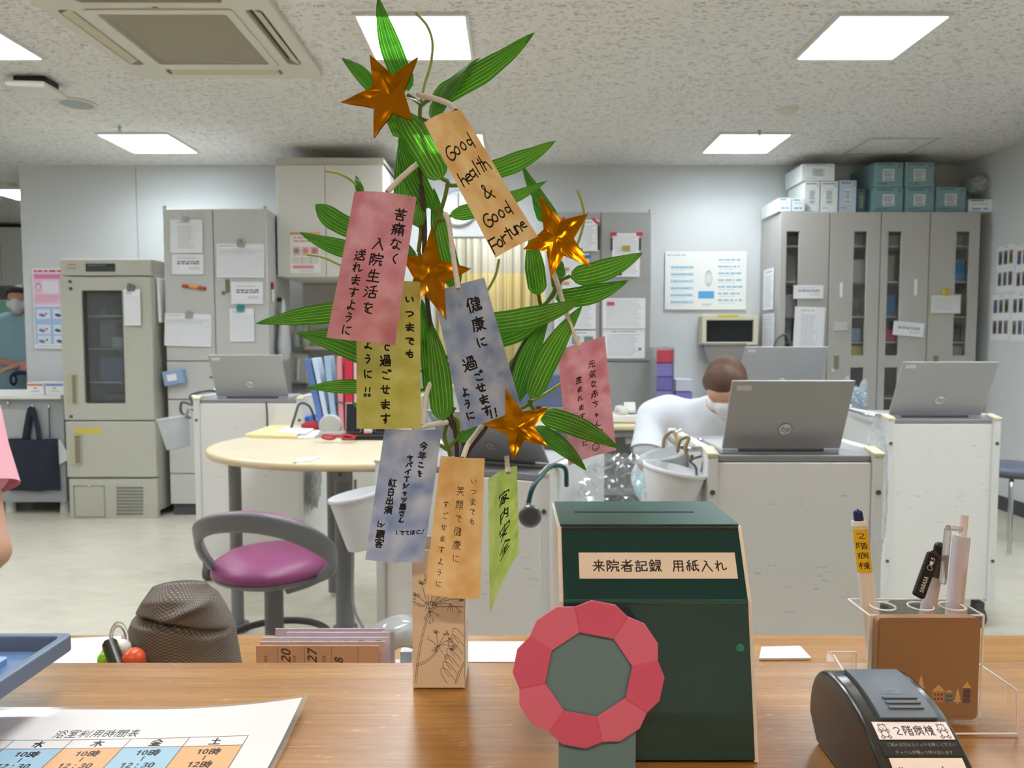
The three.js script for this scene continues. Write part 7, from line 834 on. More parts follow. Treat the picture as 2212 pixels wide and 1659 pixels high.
strip('olive yellow strip half covered by the large pink strip', [[770, 603], [908, 609], [909, 925], [770, 926]], [0.532, 0.532, 0.529, 0.529], YEL(3), (x, w, h) => { const o = { lw: 10, jit: 0.02, color: '#16140c' }; column(x, 'いつまでも', 352, 120, 88, 64, o); column(x, '健康で過ごせます', 195, 235, 94, 72, o); column(x, 'ように', 78, 415, 95, 68, o); for (const k of [64, 92]) { x.lineWidth = 9; x.strokeStyle = '#16140c'; x.beginPath(); x.moveTo(k, 690); x.lineTo(k - 2, 722); x.stroke(); x.beginPath(); x.arc(k - 4, 742, 7, 0, 7); x.stroke(); } }, { tie: [[930, 828, 0.555], [922, 850, 0.55], [917, 880, 0.545], [912, 918, 0.538]] });
strip('blue strip leaning to the right in the middle of the bamboo', [[936, 632], [1046, 600], [1126, 882], [1002, 930]], [0.547, 0.531, 0.52, 0.524], BLUE(4), (x, w, h) => { const o = { lw: 12, jit: 0.025, color: '#1a0f0d', skew: 0.05 }; glyph(x, '健', 290, 165, 110, o); glyph(x, '康', 285, 305, 96, o); glyph(x, 'に', 275, 430, 80, o); glyph(x, '過', 150, 545, 98, o); column(x, 'ごせます', 190, 650, 78, 74, o); column(x, 'ように', 70, 720, 80, 66, o); glyph(x, '!', 215, 915, 62, o); glyph(x, '!', 250, 915, 62, o); }, { bow: 0.006, tie: [[962, 462, 0.557], [969, 480, 0.55], [976, 530, 0.545], [982, 575, 0.538], [990, 625, 0.527]] });
strip('pink strip at the right with a small smiling face', [[1204, 756], [1306, 726], [1331, 973], [1228, 1006]], [0.55, 0.55, 0.545, 0.545], PINK(5), (x, w, h) => { const o = { lw: 7, jit: 0.03, color: '#1c0f14', skew: -0.15 }; column(x, '元気な赤ちゃんが', 290, 200, 84, 62, o); column(x, '産まれますように', 165, 300, 76, 54, o); x.lineWidth = 6; x.strokeStyle = '#1c0f14'; x.beginPath(); x.arc(255, 890, 30, 0, 7); x.stroke(); x.beginPath(); x.arc(255, 892, 14, 0.3, 2.8); x.stroke(); x.beginPath(); x.moveTo(245, 876); x.lineTo(245, 884); x.moveTo(265, 876); x.lineTo(265, 884); x.stroke(); for (const [a, b] of [[310, 850], [325, 872]]) { x.fillStyle = '#1c0f14'; x.beginPath(); x.arc(a - 5, b, 7, 0, 7); x.arc(a + 5, b, 7, 0, 7); x.fill(); x.beginPath(); x.moveTo(a - 11, b + 2); x.lineTo(a, b + 16); x.lineTo(a + 11, b + 2); x.fill(); } }, { bow: -0.006, tie: [[1196, 588, 0.557], [1206, 620, 0.551], [1228, 690, 0.549], [1250, 746, 0.551]] });
strip('blue strip hanging lowest at the left, in front of the vase', [[831, 926], [955, 927], [914, 1213], [789, 1209]], 0.532, BLUE(6), (x, w, h) => { const o = { lw: 10, jit: 0.02, color: '#14121a' }; column(x, '今年こそ', 305, 120, 66, 56, o); column(x, 'ヤバイTシャツ屋さん', 220, 205, 50, 46, o); column(x, '紅白出演', 118, 385, 66, 58, o); [...'by'].forEach((c, i) => glyph(x, c, 72 + i * 24, 690, 52, { lw: 7 })); column(x, '顧客', 86, 762, 68, 62, o); row(x, 'でてほC', 240, 742, 38, 40, { lw: 7 }); x.lineWidth = 6; x.strokeStyle = '#14121a'; x.beginPath(); x.moveTo(195, 725); x.lineTo(208, 760); x.moveTo(395, 720); x.lineTo(380, 760); x.stroke(); }, { tie: [[965, 912, 0.556], [945, 915, 0.548], [915, 922, 0.538], [893, 930, 0.531]] });
strip('orange strip hanging lowest in the middle, in front of the vase', [[952, 984], [1047, 990], [1037, 1294], [918, 1283]], [0.524, 0.524, 0.518, 0.518], ORANGE(7), (x, w, h) => { const o = { lw: 4.5, jit: 0.02, color: '#3a2a16' }; column(x, 'いつまでも', 330, 160, 68, 60, o); column(x, '笑顔で健康に', 215, 230, 92, 66, o); column(x, 'すごせますように', 95, 330, 78, 54, o); }, { bow: 0.003, tie: [[1042, 918, 0.552], [1026, 940, 0.545], [1010, 962, 0.535], [1000, 990, 0.523]] });
strip('narrow bright green strip with four brush characters', [[1054, 1035], [1117, 1006], [1121, 1194], [1058, 1327]], [0.535, 0.55, 0.548, 0.53], GREEN(8), (x, w, h) => { const o = { lw: 14, jit: 0.012, color: '#14120a', sx: 1.25, skew: -0.05 }; column(x, '家内安全', 220, 290, 170, 120, o); }, { bow: -0.012, h: 1100, tie: [[1094, 985, 0.55], [1096, 1005, 0.548], [1098, 1022, 0.543]] });
// gold foil stars
const foil = mat(0xbf7d0a, 0.2, { metalness: 1, side: 2 });
function star(label, tips, cx, cy, d, o = {}) {
  const n = 5, pos = [], idx = [], pc = [], inn = [], rn = (x, y, z) => 0.0016 * noise.noise(x * 110, y * 110, z + (o.s ?? 0) * 3.1) + 0.0004 * noise.noise(x * 420, y * 420, 7);
  const out = tips.map(([x, y, dd]) => P(x, y, d + (dd ?? 0.006))); const C = P(cx, cy, d);
  for (let i = 0; i < n; i++) { const a = out[i], b = out[(i + 1) % n]; inn.push(a.clone().add(b).multiplyScalar(0.5).lerp(C, 0.48)); }
  const tri = (A, B2, D) => { const N = 6, base = pos.length / 3; for (let i = 0; i <= N; i++) for (let j = 0; j <= N - i; j++) { const u = i / N, v = j / N, q = A.clone().multiplyScalar(1 - u - v).addScaledVector(B2, u).addScaledVector(D, v); pos.push(q.x, q.y, q.z + rn(q.x, q.y, 1)); } const at = (i, j) => { let k = base; for (let q = 0; q < i; q++) k += N - q + 1; return k + j; }; for (let i = 0; i < N; i++) for (let j = 0; j < N - i; j++) { idx.push(at(i, j), at(i + 1, j), at(i, j + 1)); if (j < N - i - 1) idx.push(at(i + 1, j), at(i + 1, j + 1), at(i, j + 1)); } };
  for (let i = 0; i < n; i++) { tri(C, out[i], inn[i]); tri(C, inn[(i + n - 1) % n], out[i]); }
  const g = new THREE.BufferGeometry(); g.setAttribute('position', new THREE.Float32BufferAttribute(pos, 3)); g.setAttribute('uv', new THREE.Float32BufferAttribute(new Float32Array(pos.length / 3 * 2), 2)); g.setIndex(idx); g.computeVertexNormals();
  const t = thing('foil_star', label, 'star ornament', 'gold foil stars on the bamboo'); mesh('foil', g, foil, t);
  const bk = g.clone().translate(0, 0, -0.0016); mesh('backing', bk, foil, t); if (o.link) mesh('wire', tube(o.link.map(([x, y, dd]) => P(x, y, dd)), 0.0009, 20, 6), M.chrome, t);
}
star('gold foil star at the top of the bamboo', [[799, 118, 0.004], [904, 122, -0.006], [892, 262, -0.012], [807, 298, -0.014], [735, 221, 0.004]], 846, 205, 0.532, { s: 1, link: [[850, 210, 0.536], [890, 214, 0.55], [908, 222, 0.562]] });
star('gold foil star left of centre, between the pink and blue strips', [[933, 488, 0.004], [1018, 580, 0.004], [964, 691, -0.03], [862, 668, 0.004], [866, 552, -0.002]], 926, 590, 0.538, { s: 2, link: [[926, 590, 0.553], [930, 580, 0.558], [924, 575, 0.562]] });
star('gold foil star at the right beside the good-health strip', [[1166, 420, 0.004], [1271, 461, 0.004], [1277, 577, -0.012], [1190, 600, -0.01], [1130, 538, 0.002]], 1203, 512, 0.53, { s: 3, link: [[1203, 515, 0.534], [1198, 560, 0.548], [1194, 600, 0.56]] });
star('gold foil star below centre, above the green strip', [[1092, 838, 0.002], [1186, 880, 0.003], [1185, 965, -0.012], [1107, 994, -0.006], [1042, 916, 0.002]], 1118, 922, 0.515, { s: 4, link: [[1115, 925, 0.52], [1090, 915, 0.55], [1060, 918, 0.562]] });
// ---------- green acrylic form box ----------
{
  const b = thing('form_box', 'dark green acrylic box with white sides for visitor record forms', 'box');
  const x0 = 0.0312, x1 = 0.1585, dB = 0.558, Y = (p, d) => P(0, p, d).y, tB = Y(1087, dB) , tF = Y(1137, 0.489), bend = Y(1300, 0.465), dT = 0.489, dM = 0.465, dL = 0.446;
  const prof = [[dB, COUNTER + 0.001], [dB, tB], [dT, tF], [dM, bend], [dL, COUNTER + 0.001]];
  const side = (xa) => { const g = plate(prof, 0.003, 0, [], 0.0004); g.rotateY(Math.PI / 2).translate(xa + 0.003, 0, 0); return g; };
  const wh = mat(0xe8e6e2, 0.3); mesh('side_panel', side(x0), wh, b); mesh('side_panel', side(x1 - 0.003), wh, b);
  mesh('back_panel', bx(x0 + 0.003, x1 - 0.003, COUNTER + 0.001, tB, -dB, -dB + 0.003), wh, b); mesh('base', bx(x0 + 0.003, x1 - 0.003, COUNTER + 0.001, COUNTER + 0.004, -dB + 0.003, -dL - 0.003), wh, b);
  const acr = mat(0x05565a, 0.05, { transmission: 0.5, thickness: 0, ior: 1.49, clearcoat: 1, clearcoatRoughness: 0.03, side: 2 });
  const quad = (p, q, t = 0.003) => { const L = Math.hypot(q[0] - p[0], q[1] - p[1]), g = new THREE.BoxGeometry(x1 - x0 - 0.006, L, t), a = Math.atan2(q[0] - p[0], q[1] - p[1]); g.rotateX(-a); g.translate((x0 + x1) / 2, (p[1] + q[1]) / 2, -(p[0] + q[0]) / 2); return g; };
  const ins = (p) => [p[0] + 0.002, p[1] - 0.002];
  { // lid with a slot
    const p = [dB, tB], q = [dT, tF], L = Math.hypot(q[0] - p[0], q[1] - p[1]), w = (x1 - x0) / 2 - 0.002, a = Math.atan2(q[0] - p[0], q[1] - p[1]);
    const g = plate(R4(-w, w, 0, L), 0.003, 0.0015, [R4(-w + 0.013, w - 0.022, L * 0.5 - 0.0012, L * 0.5 + 0.0014)]); g.rotateX(-a).translate((x0 + x1) / 2, p[1], -p[0]); mesh('lid', g, mat(0x2c5450, 0.35, { side: 2 }), b);
    mesh('slot_shade', bx((x0 + x1) / 2 - w + 0.012, (x0 + x1) / 2 + w - 0.02, tF + (tB - tF) * 0.5 - 0.03, tF + (tB - tF) * 0.5 - 0.012, -(dB + dT) / 2 - 0.012, -(dB + dT) / 2 + 0.012), M.black, b);  // black box put in as the shade inside the slot
  }
  const fu = mesh('upper_front', quad([dM, bend], [dT, tF]), acr, b); mesh('lower_front', quad([dL, COUNTER + 0.003], [dM, bend]), acr, b);
  mesh('bend_edge', rod(V(x0 + 0.003, bend, -dM), V(x1 - 0.003, bend, -dM), 0.0022, 12), mat(0x0c4f49, 0.05, { clearcoat: 1 }), b); mesh('hinge_strip', bx(x0 + 0.003, x1 - 0.003, tF - 0.0035, tF + 0.0005, -dT - 0.002, -dT + 0.003, 0.001), mat(0x1b2a28, 0.3), b);
  const lock = P(1597, 1397, 0.4595); mesh('lock_disc', cyl(0.0027, 0.0027, 0.002, lock.x, lock.y, lock.z + 0.001, 18, Math.PI / 2), mat(0x2c8f84, 0.3), b);
  // paper label
  const T = tex(1024, 180, (x, w, h) => { x.fillStyle = '#efe6dc'; x.fillRect(0, 0, w, h); row(x, '来院者記録', 128, 92, 92, 82, { lw: 8.5, color: '#1e1216' }); row(x, '用紙入れ', 645, 92, 93, 82, { lw: 8.5, color: '#1e1216' }); });
  const a = Math.atan2(dT - dM, tF - bend), y0 = Y(1250, 0.4724), y1 = Y(1194, 0.4806), lx0 = P(1250, 1222, 0.4765).x, lx1 = P(1588, 1222, 0.4765).x, L = (y1 - y0) / Math.cos(a), cy = (y0 + y1) / 2, t = (cy - bend) / (tF - bend), cd = dM + (dT - dM) * t;
  mesh('name_label', new THREE.PlaneGeometry(lx1 - lx0, L).rotateX(-a).translate((lx0 + lx1) / 2, cy + 0.0018 * Math.sin(a), -cd + 0.0022), mat(0xffffff, 0.6, { map: T }), b);
  // forms inside
  const f = (n, label, xa, xb, yt, d, c, rz) => solo(n, label, 'paper', rot(bx(xa, xb, COUNTER + 0.012, yt, -d - 0.0006, -d), (xa + xb) / 2, COUNTER + 0.012, -d, -0.05, 0, rz), mat(c, 0.8), 'forms inside the green box');
  f('record_form', 'white form standing at the back inside the green box', x0 + 0.012, x1 - 0.035, COUNTER + 0.115, 0.535, 0xdfe3e0, 0.0); f('record_form', 'tilted form in the middle of the green box', x0 + 0.03, x1 - 0.012, COUNTER + 0.075, 0.51, 0xcfd4d0, -0.05); f('record_form', 'form nearest the front inside the green box', x0 + 0.02, x1 - 0.012, COUNTER + 0.05, 0.49, 0xb9c2bd, -0.04);
}
// ---------- plain octagonal ring of pink folded paper leaning on the box ----------
{
  const r = thing('paper_wreath', 'octagonal ring of folded pink paper on a grey-blue backing in front of the green box', 'paper wreath'), c = P(1271, 1456, 0.432), d = 0.432, s = d / F, R0 = 98 * s, R1 = 168 * s, pink = mat(0xdc6690, 0.75), pos2 = mat(0xe47aa2, 0.75);
  for (let i = 0; i < 8; i++) {
    const a0 = i * Math.PI / 4 + 0.2, a1 = a0 + Math.PI / 4, am = (a0 + a1) / 2, p = (a, q) => [c.x + q * Math.cos(a), c.y + q * Math.sin(a)];
    mesh('folded_unit', plate([p(a0, R0), p(a1, R0), p(a1, R1 * 0.93), p(am + 0.16, R1), p(am - 0.16, R1), p(a0, R1 * 0.93)], 0.0012, -d + 0.001 + (i % 2) * 0.0005, [], 0.0003), i % 2 ? pink : pos2, r);
  }
  mesh('backing', plate(Array.from({ length: 8 }, (_, i) => [c.x + (R0 + 0.006) * Math.cos(i * Math.PI / 4 + 0.2), c.y + (R0 + 0.006) * Math.sin(i * Math.PI / 4 + 0.2)]), 0.0008, -d - 0.0008), mat(0x6f93a6, 0.8), r);
  mesh('paper_stand', rot(bx(c.x - 0.018, c.x + 0.03, COUNTER + 0.0006, c.y - R0 * 0.7, -d - 0.003, -d - 0.0018), c.x, c.y, -d, 0, 0, 0), mat(0x6f93a6, 0.8), r);
}
// ---------- call chime with push button ----------
{
  const xc0 = P(1858, 1500, 0.43).x, xc1 = P(2050, 1560, 0.405).x, c = thing('call_chime', 'dark grey call chime with a blue-grey push button and ward labels', 'call button'), ch = mat(0x2c2e2c, 0.22, { clearcoat: 0.4, clearcoatRoughness: 0.2 });
  const W = 0.052, x0 = 0.205, x1 = x0 + W, B = COUNTER + 0.0006, top = P(0, 1466, 0.445).y, D0 = 0.482, D1c = 0.345; // side outline (distance, height)
  const H = top - B, sh = new THREE.Shape(); const mapX = (d) => d; sh.moveTo(D0 - 0.012, B); sh.lineTo(D0, B + H * 0.28); sh.bezierCurveTo(D0 + 0.001, B + H * 0.75, D0 - 0.012, top, 0.447, top); sh.bezierCurveTo(0.418, top, 0.392, B + H * 0.78, 0.372, B + H * 0.36); sh.lineTo(D1c, B); sh.closePath();
  const g = new THREE.ExtrudeGeometry(sh, { depth: W - 0.006, bevelEnabled: true, bevelThickness: 0.003, bevelSize: 0.003, bevelOffset: -0.003, bevelSegments: 4, curveSegments: 40 }); g.rotateY(Math.PI / 2).translate(x0 + 0.003, 0, 0); mesh('housing', g, ch, c);
  // points along the sloping front
  const fr = new THREE.CurvePath(); const b1 = new THREE.CubicBezierCurve(new THREE.Vector2(D0, B + H * 0.28), new THREE.Vector2(D0 + 0.001, B + H * 0.75), new THREE.Vector2(D0 - 0.012, top), new THREE.Vector2(0.447, top)), b2 = new THREE.CubicBezierCurve(new THREE.Vector2(0.447, top), new THREE.Vector2(0.418, top), new THREE.Vector2(0.392, B + H * 0.78), new THREE.Vector2(0.372, B + H * 0.36));
  const skinOn = (t0, t1, xa, xb, off, thick, n = 14) => { const pos = [], uv = [], idx = []; const at = (t) => t < 0 ? b1.getPoint(1 + t) : b2.getPoint(Math.min(1, t)), nor = (t) => { const q = at(t - 0.01), r = at(t + 0.01), e = r.clone().sub(q).normalize(); return new THREE.Vector2(-e.y, e.x).multiplyScalar(-1); }; for (let i = 0; i <= n; i++) { const t = t0 + (t1 - t0) * i / n, p = at(t), m = nor(t); if (m.y < 0 && t > -0.4) m.multiplyScalar(-1); for (const [xx, u] of [[xa, 0], [xb, 1]]) { pos.push(xx, p.y + m.y * off, -(p.x + m.x * off)); uv.push(u, 1 - i / n); } } for (let i = 0; i < n; i++) { const k = i * 2; idx.push(k, k + 2, k + 1, k + 1, k + 2, k + 3); } const gg = new THREE.BufferGeometry(); gg.setAttribute('position', new THREE.Float32BufferAttribute(pos, 3)); gg.setAttribute('uv', new THREE.Float32BufferAttribute(uv, 2)); gg.setIndex(idx); gg.computeVertexNormals(); return gg; };
  const slab = (t0, t1, xa, xb, h) => { const l = [skinOn(t0, t1, xa, xb, h, 0)]; const wall = (x, s) => { const A = skinOn(t0, t1, x, x, h, 0), Bq = skinOn(t0, t1, x, x, 0, 0), p = A.attributes.position, q = Bq.attributes.position, pos = [], idx = []; for (let i = 0; i < p.count; i += 2) pos.push(p.getX(i), p.getY(i), p.getZ(i), q.getX(i), q.getY(i), q.getZ(i)); for (let i = 0; i < p.count / 2 - 1; i++) { const k = i * 2; idx.push(k, k + 1, k + 2, k + 1, k + 3, k + 2); } const gg = new THREE.BufferGeometry(); gg.setAttribute('position', new THREE.Float32BufferAttribute(pos, 3)); gg.setAttribute('uv', new THREE.Float32BufferAttribute(new Float32Array(pos.length / 3 * 2), 2)); gg.setIndex(idx); gg.computeVertexNormals(); l.push(gg); }; wall(xa, 1); wall(xb, -1); const cap = (t) => { const p = skinOn(t, t + 0.0001, xa, xb, h, 0, 1).attributes.position, q = skinOn(t, t + 0.0001, xa, xb, 0, 0, 1).attributes.position, gg = new THREE.BufferGeometry(); gg.setAttribute('position', new THREE.Float32BufferAttribute([p.getX(0), p.getY(0), p.getZ(0), p.getX(1), p.getY(1), p.getZ(1), q.getX(0), q.getY(0), q.getZ(0), q.getX(1), q.getY(1), q.getZ(1)], 3)); gg.setAttribute('uv', new THREE.Float32BufferAttribute(new Float32Array(8), 2)); gg.setIndex([0, 1, 2, 1, 3, 2]); gg.computeVertexNormals(); l.push(gg); }; cap(t0); cap(t1); return merge(l); };
  const bm = mat(0x5f6b7a, 0.45, { side: 2 }), bt = mesh('push_button', slab(-0.12, 0.46, x0 + 0.011, x1 - 0.0075, 0.0022), bm, c);
  for (let i = 0; i < 3; i++) mesh('rib', slab(0.28 + i * 0.045, 0.30 + i * 0.045, x0 + 0.019, x1 - 0.0125, 0.0032), bm, bt);
  const T2 = tex(200, 60, (x, w, h) => { x.clearRect(0, 0, w, h); x.fillStyle = '#667384'; x.fillRect(0, 0, w, h); seed = 6; fineprint(x, 50, 28, 150, 40, 9, '#39424e', 6, 1.1); }); mesh('emboss_mark', skinOn(0.19, 0.25, x0 + 0.021, x1 - 0.020, 0.0024, 0), mat(0xffffff, 0.45, { map: T2, side: 2 }), bt);
  const bear = (x, cx, cy, s, f) => { x.save(); x.translate(cx, cy); x.scale(f * s, s); x.lineWidth = 4.5; x.strokeStyle = '#2a2038'; x.lineJoin = 'round'; x.fillStyle = '#efe9ec'; x.beginPath(); x.ellipse(0, 22, 24, 20, 0, 0, 7); x.fill(); x.stroke(); for (const k of [-1, 1]) { x.beginPath(); x.ellipse(k * 24, 42, 12, 7, 0, 0, 7); x.fill(); x.stroke(); x.beginPath(); x.ellipse(k * 29, 2, 7, 11, k * 0.5, 0, 7); x.fill(); x.stroke(); x.beginPath(); x.arc(k * 17, -36, 8, 0, 7); x.fill(); x.stroke(); } x.beginPath(); x.ellipse(0, -18, 26, 21, 0, 0, 7); x.fill(); x.stroke(); x.fillStyle = '#2a2038'; for (const k of [-1, 1]) { x.beginPath(); x.arc(k * 9, -22, 2.6, 0, 7); x.fill(); } x.beginPath(); x.arc(0, -14, 3.2, 0, 7); x.fill(); x.beginPath(); x.arc(-4, -10, 4, 0.2, 2.6); x.moveTo(8, -9); x.arc(4, -10, 4, 0.4, 2.9); x.stroke(); x.restore(); };
  const L1 = tex(640, 140, (x, w, h) => { x.fillStyle = '#efe9ec'; x.fillRect(0, 0, w, h); row(x, '2階病棟', 186, 70, 90, 80, { lw: 8, color: '#241a30' }); bear(x, 72, 70, 1.2, 1); bear(x, 572, 70, 1.2, -1); });
  mesh('ward_label', skinOn(0.48, 0.61, x0 + 0.005, x1 - 0.0035, 0.0005, 0), mat(0xffffff, 0.55, { map: L1, side: 2 }), c);
  const L2 = tex(640, 130, (x, w, h) => { x.fillStyle = '#2c2e2c'; x.fillRect(0, 0, w, h); const o = { lw: 3.4, color: '#8f918c' }; row(x, 'ご用のお方はスイッチを押して下さい', 70, 32, 33.5, 32, o); row(x, 'チャイムが鳴って呼び出します', 118, 96, 33.5, 32, o); });
  mesh('printed_text', skinOn(0.62, 0.72, x0 + 0.004, x1 - 0.0035, 0.0004, 0), mat(0xffffff, 0.3, { map: L2, side: 2 }), c);
  const L3 = tex(640, 180, (x, w, h) => { x.fillStyle = '#efe6e2'; x.fillRect(0, 0, w, h); row(x, '御用の方は', 90, 100, 116, 112, { lw: 10, color: '#241a22' }); });
  mesh('visitor_label', skinOn(0.73, 0.95, x0 + 0.006, x1 - 0.005, 0.0005, 0), mat(0xffffff, 0.55, { map: L3, side: 2 }), c);
}
// ---------- acrylic memo and pen holder ----------
{
  const ac = mat(0xffffff, 0.02, { transmission: 1, thickness: 0, ior: 1.49 }), h = thing('memo_holder', 'clear acrylic memo stand with three pen holes', 'pen holder'), d = 0.5, s = d / F;
  const x0 = P(1876, 1400, d).x, x1 = P(2122, 1400, d).x, yt = P(0, 1326, d).y, B = COUNTER + 0.0006, dB = d + 0.032, t = 0.0022;
  const hx = [1908, 1990, 2058].map((x) => P(x, 1318, d + 0.014).x), hole = (x) => Array.from({ length: 24 }, (_, i) => [x + 0.0085 * Math.cos(i / 24 * Math.PI * 2), (d + 0.015) + 0.0085 * Math.sin(i / 24 * Math.PI * 2)]);
  mesh('top_shelf', plate(R4(x0, x1, d, dB), t, t, hx.map(hole)).rotateX(-Math.PI / 2).translate(0, yt - t, 0), ac, h);
  mesh('front_plate', bx(x0, x1, B + 0.004, yt - t, -d - t, -d), ac, h); mesh('base_plate', bx(x0 - 0.004, x1 + 0.012, B, B + 0.0025, -dB, -d + 0.022), ac, h);
  mesh('side_fin', plate([[x1 + 0.009, B + 0.0025], [x1 + 0.0115, B + 0.0025], [x1 + 0.0115, B + 0.03], [x1 + 0.009, B + 0.032]], dB - d + 0.02, -d + 0.02), ac, h); mesh('front_lip', bx(x0 - 0.004, x1 + 0.009, B + 0.0025, B + 0.009, -d + 0.0195, -d + 0.022), ac, h);
  const edge = mat(0xf4f6f8, 0.15), er = (a, b2) => mesh('edge_glint', rod(V(...a), V(...b2), 0.0007, 8), edge, h), ye = yt - t / 2, be = B + 0.0013;  // white rods along the acrylic edges paint in their bright glint
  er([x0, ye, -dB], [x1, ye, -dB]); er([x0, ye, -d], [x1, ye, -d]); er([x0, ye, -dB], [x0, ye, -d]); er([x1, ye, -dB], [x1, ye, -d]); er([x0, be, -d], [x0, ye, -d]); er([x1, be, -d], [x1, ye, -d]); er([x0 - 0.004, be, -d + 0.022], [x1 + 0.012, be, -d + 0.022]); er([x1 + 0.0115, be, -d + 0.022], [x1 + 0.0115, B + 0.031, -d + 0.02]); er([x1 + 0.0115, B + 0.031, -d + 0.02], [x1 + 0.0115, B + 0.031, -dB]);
  for (const x of hx) mesh('hole_glint', new THREE.TorusGeometry(0.0085, 0.0006, 8, 30).rotateX(Math.PI / 2).translate(x, yt, -(d + 0.015)), edge, h);  // same white painted glint round the pen holes
  const T = tex(640, 560, (x, w, hh) => { x.fillStyle = '#9c7a5a'; x.fillRect(0, 0, w, hh); const y = 480; const house = (a, ww, hh2, wall, roof, pk) => { x.fillStyle = wall; x.fillRect(a, y - hh2, ww, hh2); x.fillStyle = roof; x.beginPath(); x.moveTo(a - 6, y - hh2); x.lineTo(a + ww / 2, y - hh2 - pk); x.lineTo(a + ww + 6, y - hh2); x.fill(); x.fillStyle = '#5c4a44'; for (let i = 0; i < 3; i++) for (let j = 0; j < 2; j++) x.fillRect(a + ww * (0.16 + i * 0.28), y - hh2 + 14 + j * 26, ww * 0.14, 12); }; house(356, 78, 70, '#b98a6a', '#d9b27a', 40); house(440, 48, 62, '#7d8a84', '#cfae84', 18); house(554, 48, 88, '#6b5560', '#d9b070', 42); x.fillStyle = '#d9b88a'; for (const [a, b] of [[520, 480], [280, 400]]) for (let k = 0; k < 3; k++) { x.beginPath(); x.moveTo(a, b - 90 + k * 22); x.lineTo(a - 12 - k * 7, b - 54 + k * 24); x.lineTo(a + 12 + k * 7, b - 54 + k * 24); x.fill(); } x.fillRect(516, 470, 8, 14); x.fillStyle = '#d9b27a'; x.fillRect(402, 384, 12, 26); });
  const mq = rc(1893, 1335, 2116, 1534, d - 0.008), memo = thing('memo_pad', 'brown memo pad printed with little houses in the acrylic stand', 'memo pad'); mesh('pad', plate(rounded(mq.x0, mq.x1, B + 0.0032, mq.y1, 0.004), 0.006, -d + 0.0075), mat(0x9c7a5a, 0.8), memo); mesh('cover_print', new THREE.PlaneGeometry(mq.x1 - mq.x0 - 0.003, mq.y1 - B - 0.009).translate((mq.x0 + mq.x1) / 2, (mq.y1 + B + 0.003) / 2, -d + 0.0079), mat(0xffffff, 0.8, { map: T }), memo);
  // small acrylic card stand behind the chime
  const cs = thing('card_stand', 'small clear acrylic card stand behind the call chime', 'card stand'), c0 = P(1797, 1475, 0.53), c1 = P(1858, 1475, 0.53); mesh('side_fin', plate([[0.49, B], [0.545, B], [0.545, P(0, 1412, 0.545).y], [0.54, P(0, 1410, 0.54).y], [0.5, B + 0.016], [0.49, B + 0.01]], 0.002, 0).rotateY(Math.PI / 2).translate(c0.x + 0.004, 0, 0), ac, cs); mesh('back_plate', bx(c0.x + 0.004, c1.x + 0.004, B, P(0, 1408, 0.545).y, -0.547, -0.545), ac, cs); mesh('base_plate', bx(c0.x + 0.004, c1.x + 0.004, B, B + 0.002, -0.545, -0.49), ac, cs); { const X0 = c0.x + 0.006, X1 = c1.x + 0.004, Y1 = P(0, 1410, 0.545).y; for (const [a, b2] of [[[X0, B + 0.01, -0.49], [X0, B + 0.016, -0.5]], [[X0, B + 0.016, -0.5], [X0, Y1, -0.541]], [[X0, B, -0.49], [X0, B + 0.01, -0.49]], [[X0, Y1, -0.546], [X1, Y1, -0.546]], [[X1, B, -0.546], [X1, Y1, -0.546]], [[X0, B + 0.001, -0.49], [X1, B + 0.001, -0.49]]]) mesh('edge_glint', rod(V(...a), V(...b2), 0.0007, 8), edge, cs); }  // card stand edges carry painted glint rods too
  // pens
  const foot = (x) => V(x, B + 0.003, -d - 0.016), pens = 'pens in the acrylic stand';
  const pen = (label, top, fx) => { const g = thing('pen', label, 'pen', pens), a = foot(fx), b2 = P(...top); return { g, a, b: b2, at: (t) => a.clone().lerp(b2, t), L: a.distanceTo(b2) }; };
  { const p = pen('white pen with a yellow ward label and blue button', [1853, 1106, d + 0.03], P(1900, 1540, d + 0.016).x); const m = mat(0xe9e2d8, 0.35); mesh('barrel', [rod(p.at(0.02), p.at(0.93), 0.0057, 20, 0.0052), rod(p.at(0.93), p.at(0.955), 0.0058, 20, 0.005)], m, p.g); mesh('push_button', [rod(p.at(0.95), p.at(0.993), 0.0036, 16, 0.0033), sph(0.0033, ...p.at(0.993).toArray())], mat(0x17265e, 0.3), p.g);
    const lt = tex(128, 512, (x, w, h) => { x.fillStyle = '#e8bd1c'; x.fillRect(0, 0, w, h); column(x, '2階病棟', 64, 75, 118, 84, { lw: 7, color: '#241a10' }); }); const a = p.at(0.69), b = p.at(0.915), dir = b.clone().sub(a), hg = dir.length(), cg = new THREE.CylinderGeometry(0.00575, 0.00585, hg, 20, 1, true, -1.5, 2.2); cg.applyQuaternion(new THREE.Quaternion().setFromUnitVectors(V(0, 1, 0), dir.clone().normalize())); const mm = a.clone().add(b).multiplyScalar(0.5); cg.translate(mm.x, mm.y, mm.z); mesh('ward_label', cg, mat(0xffffff, 0.5, { map: lt, side: 2 }), p.g); }
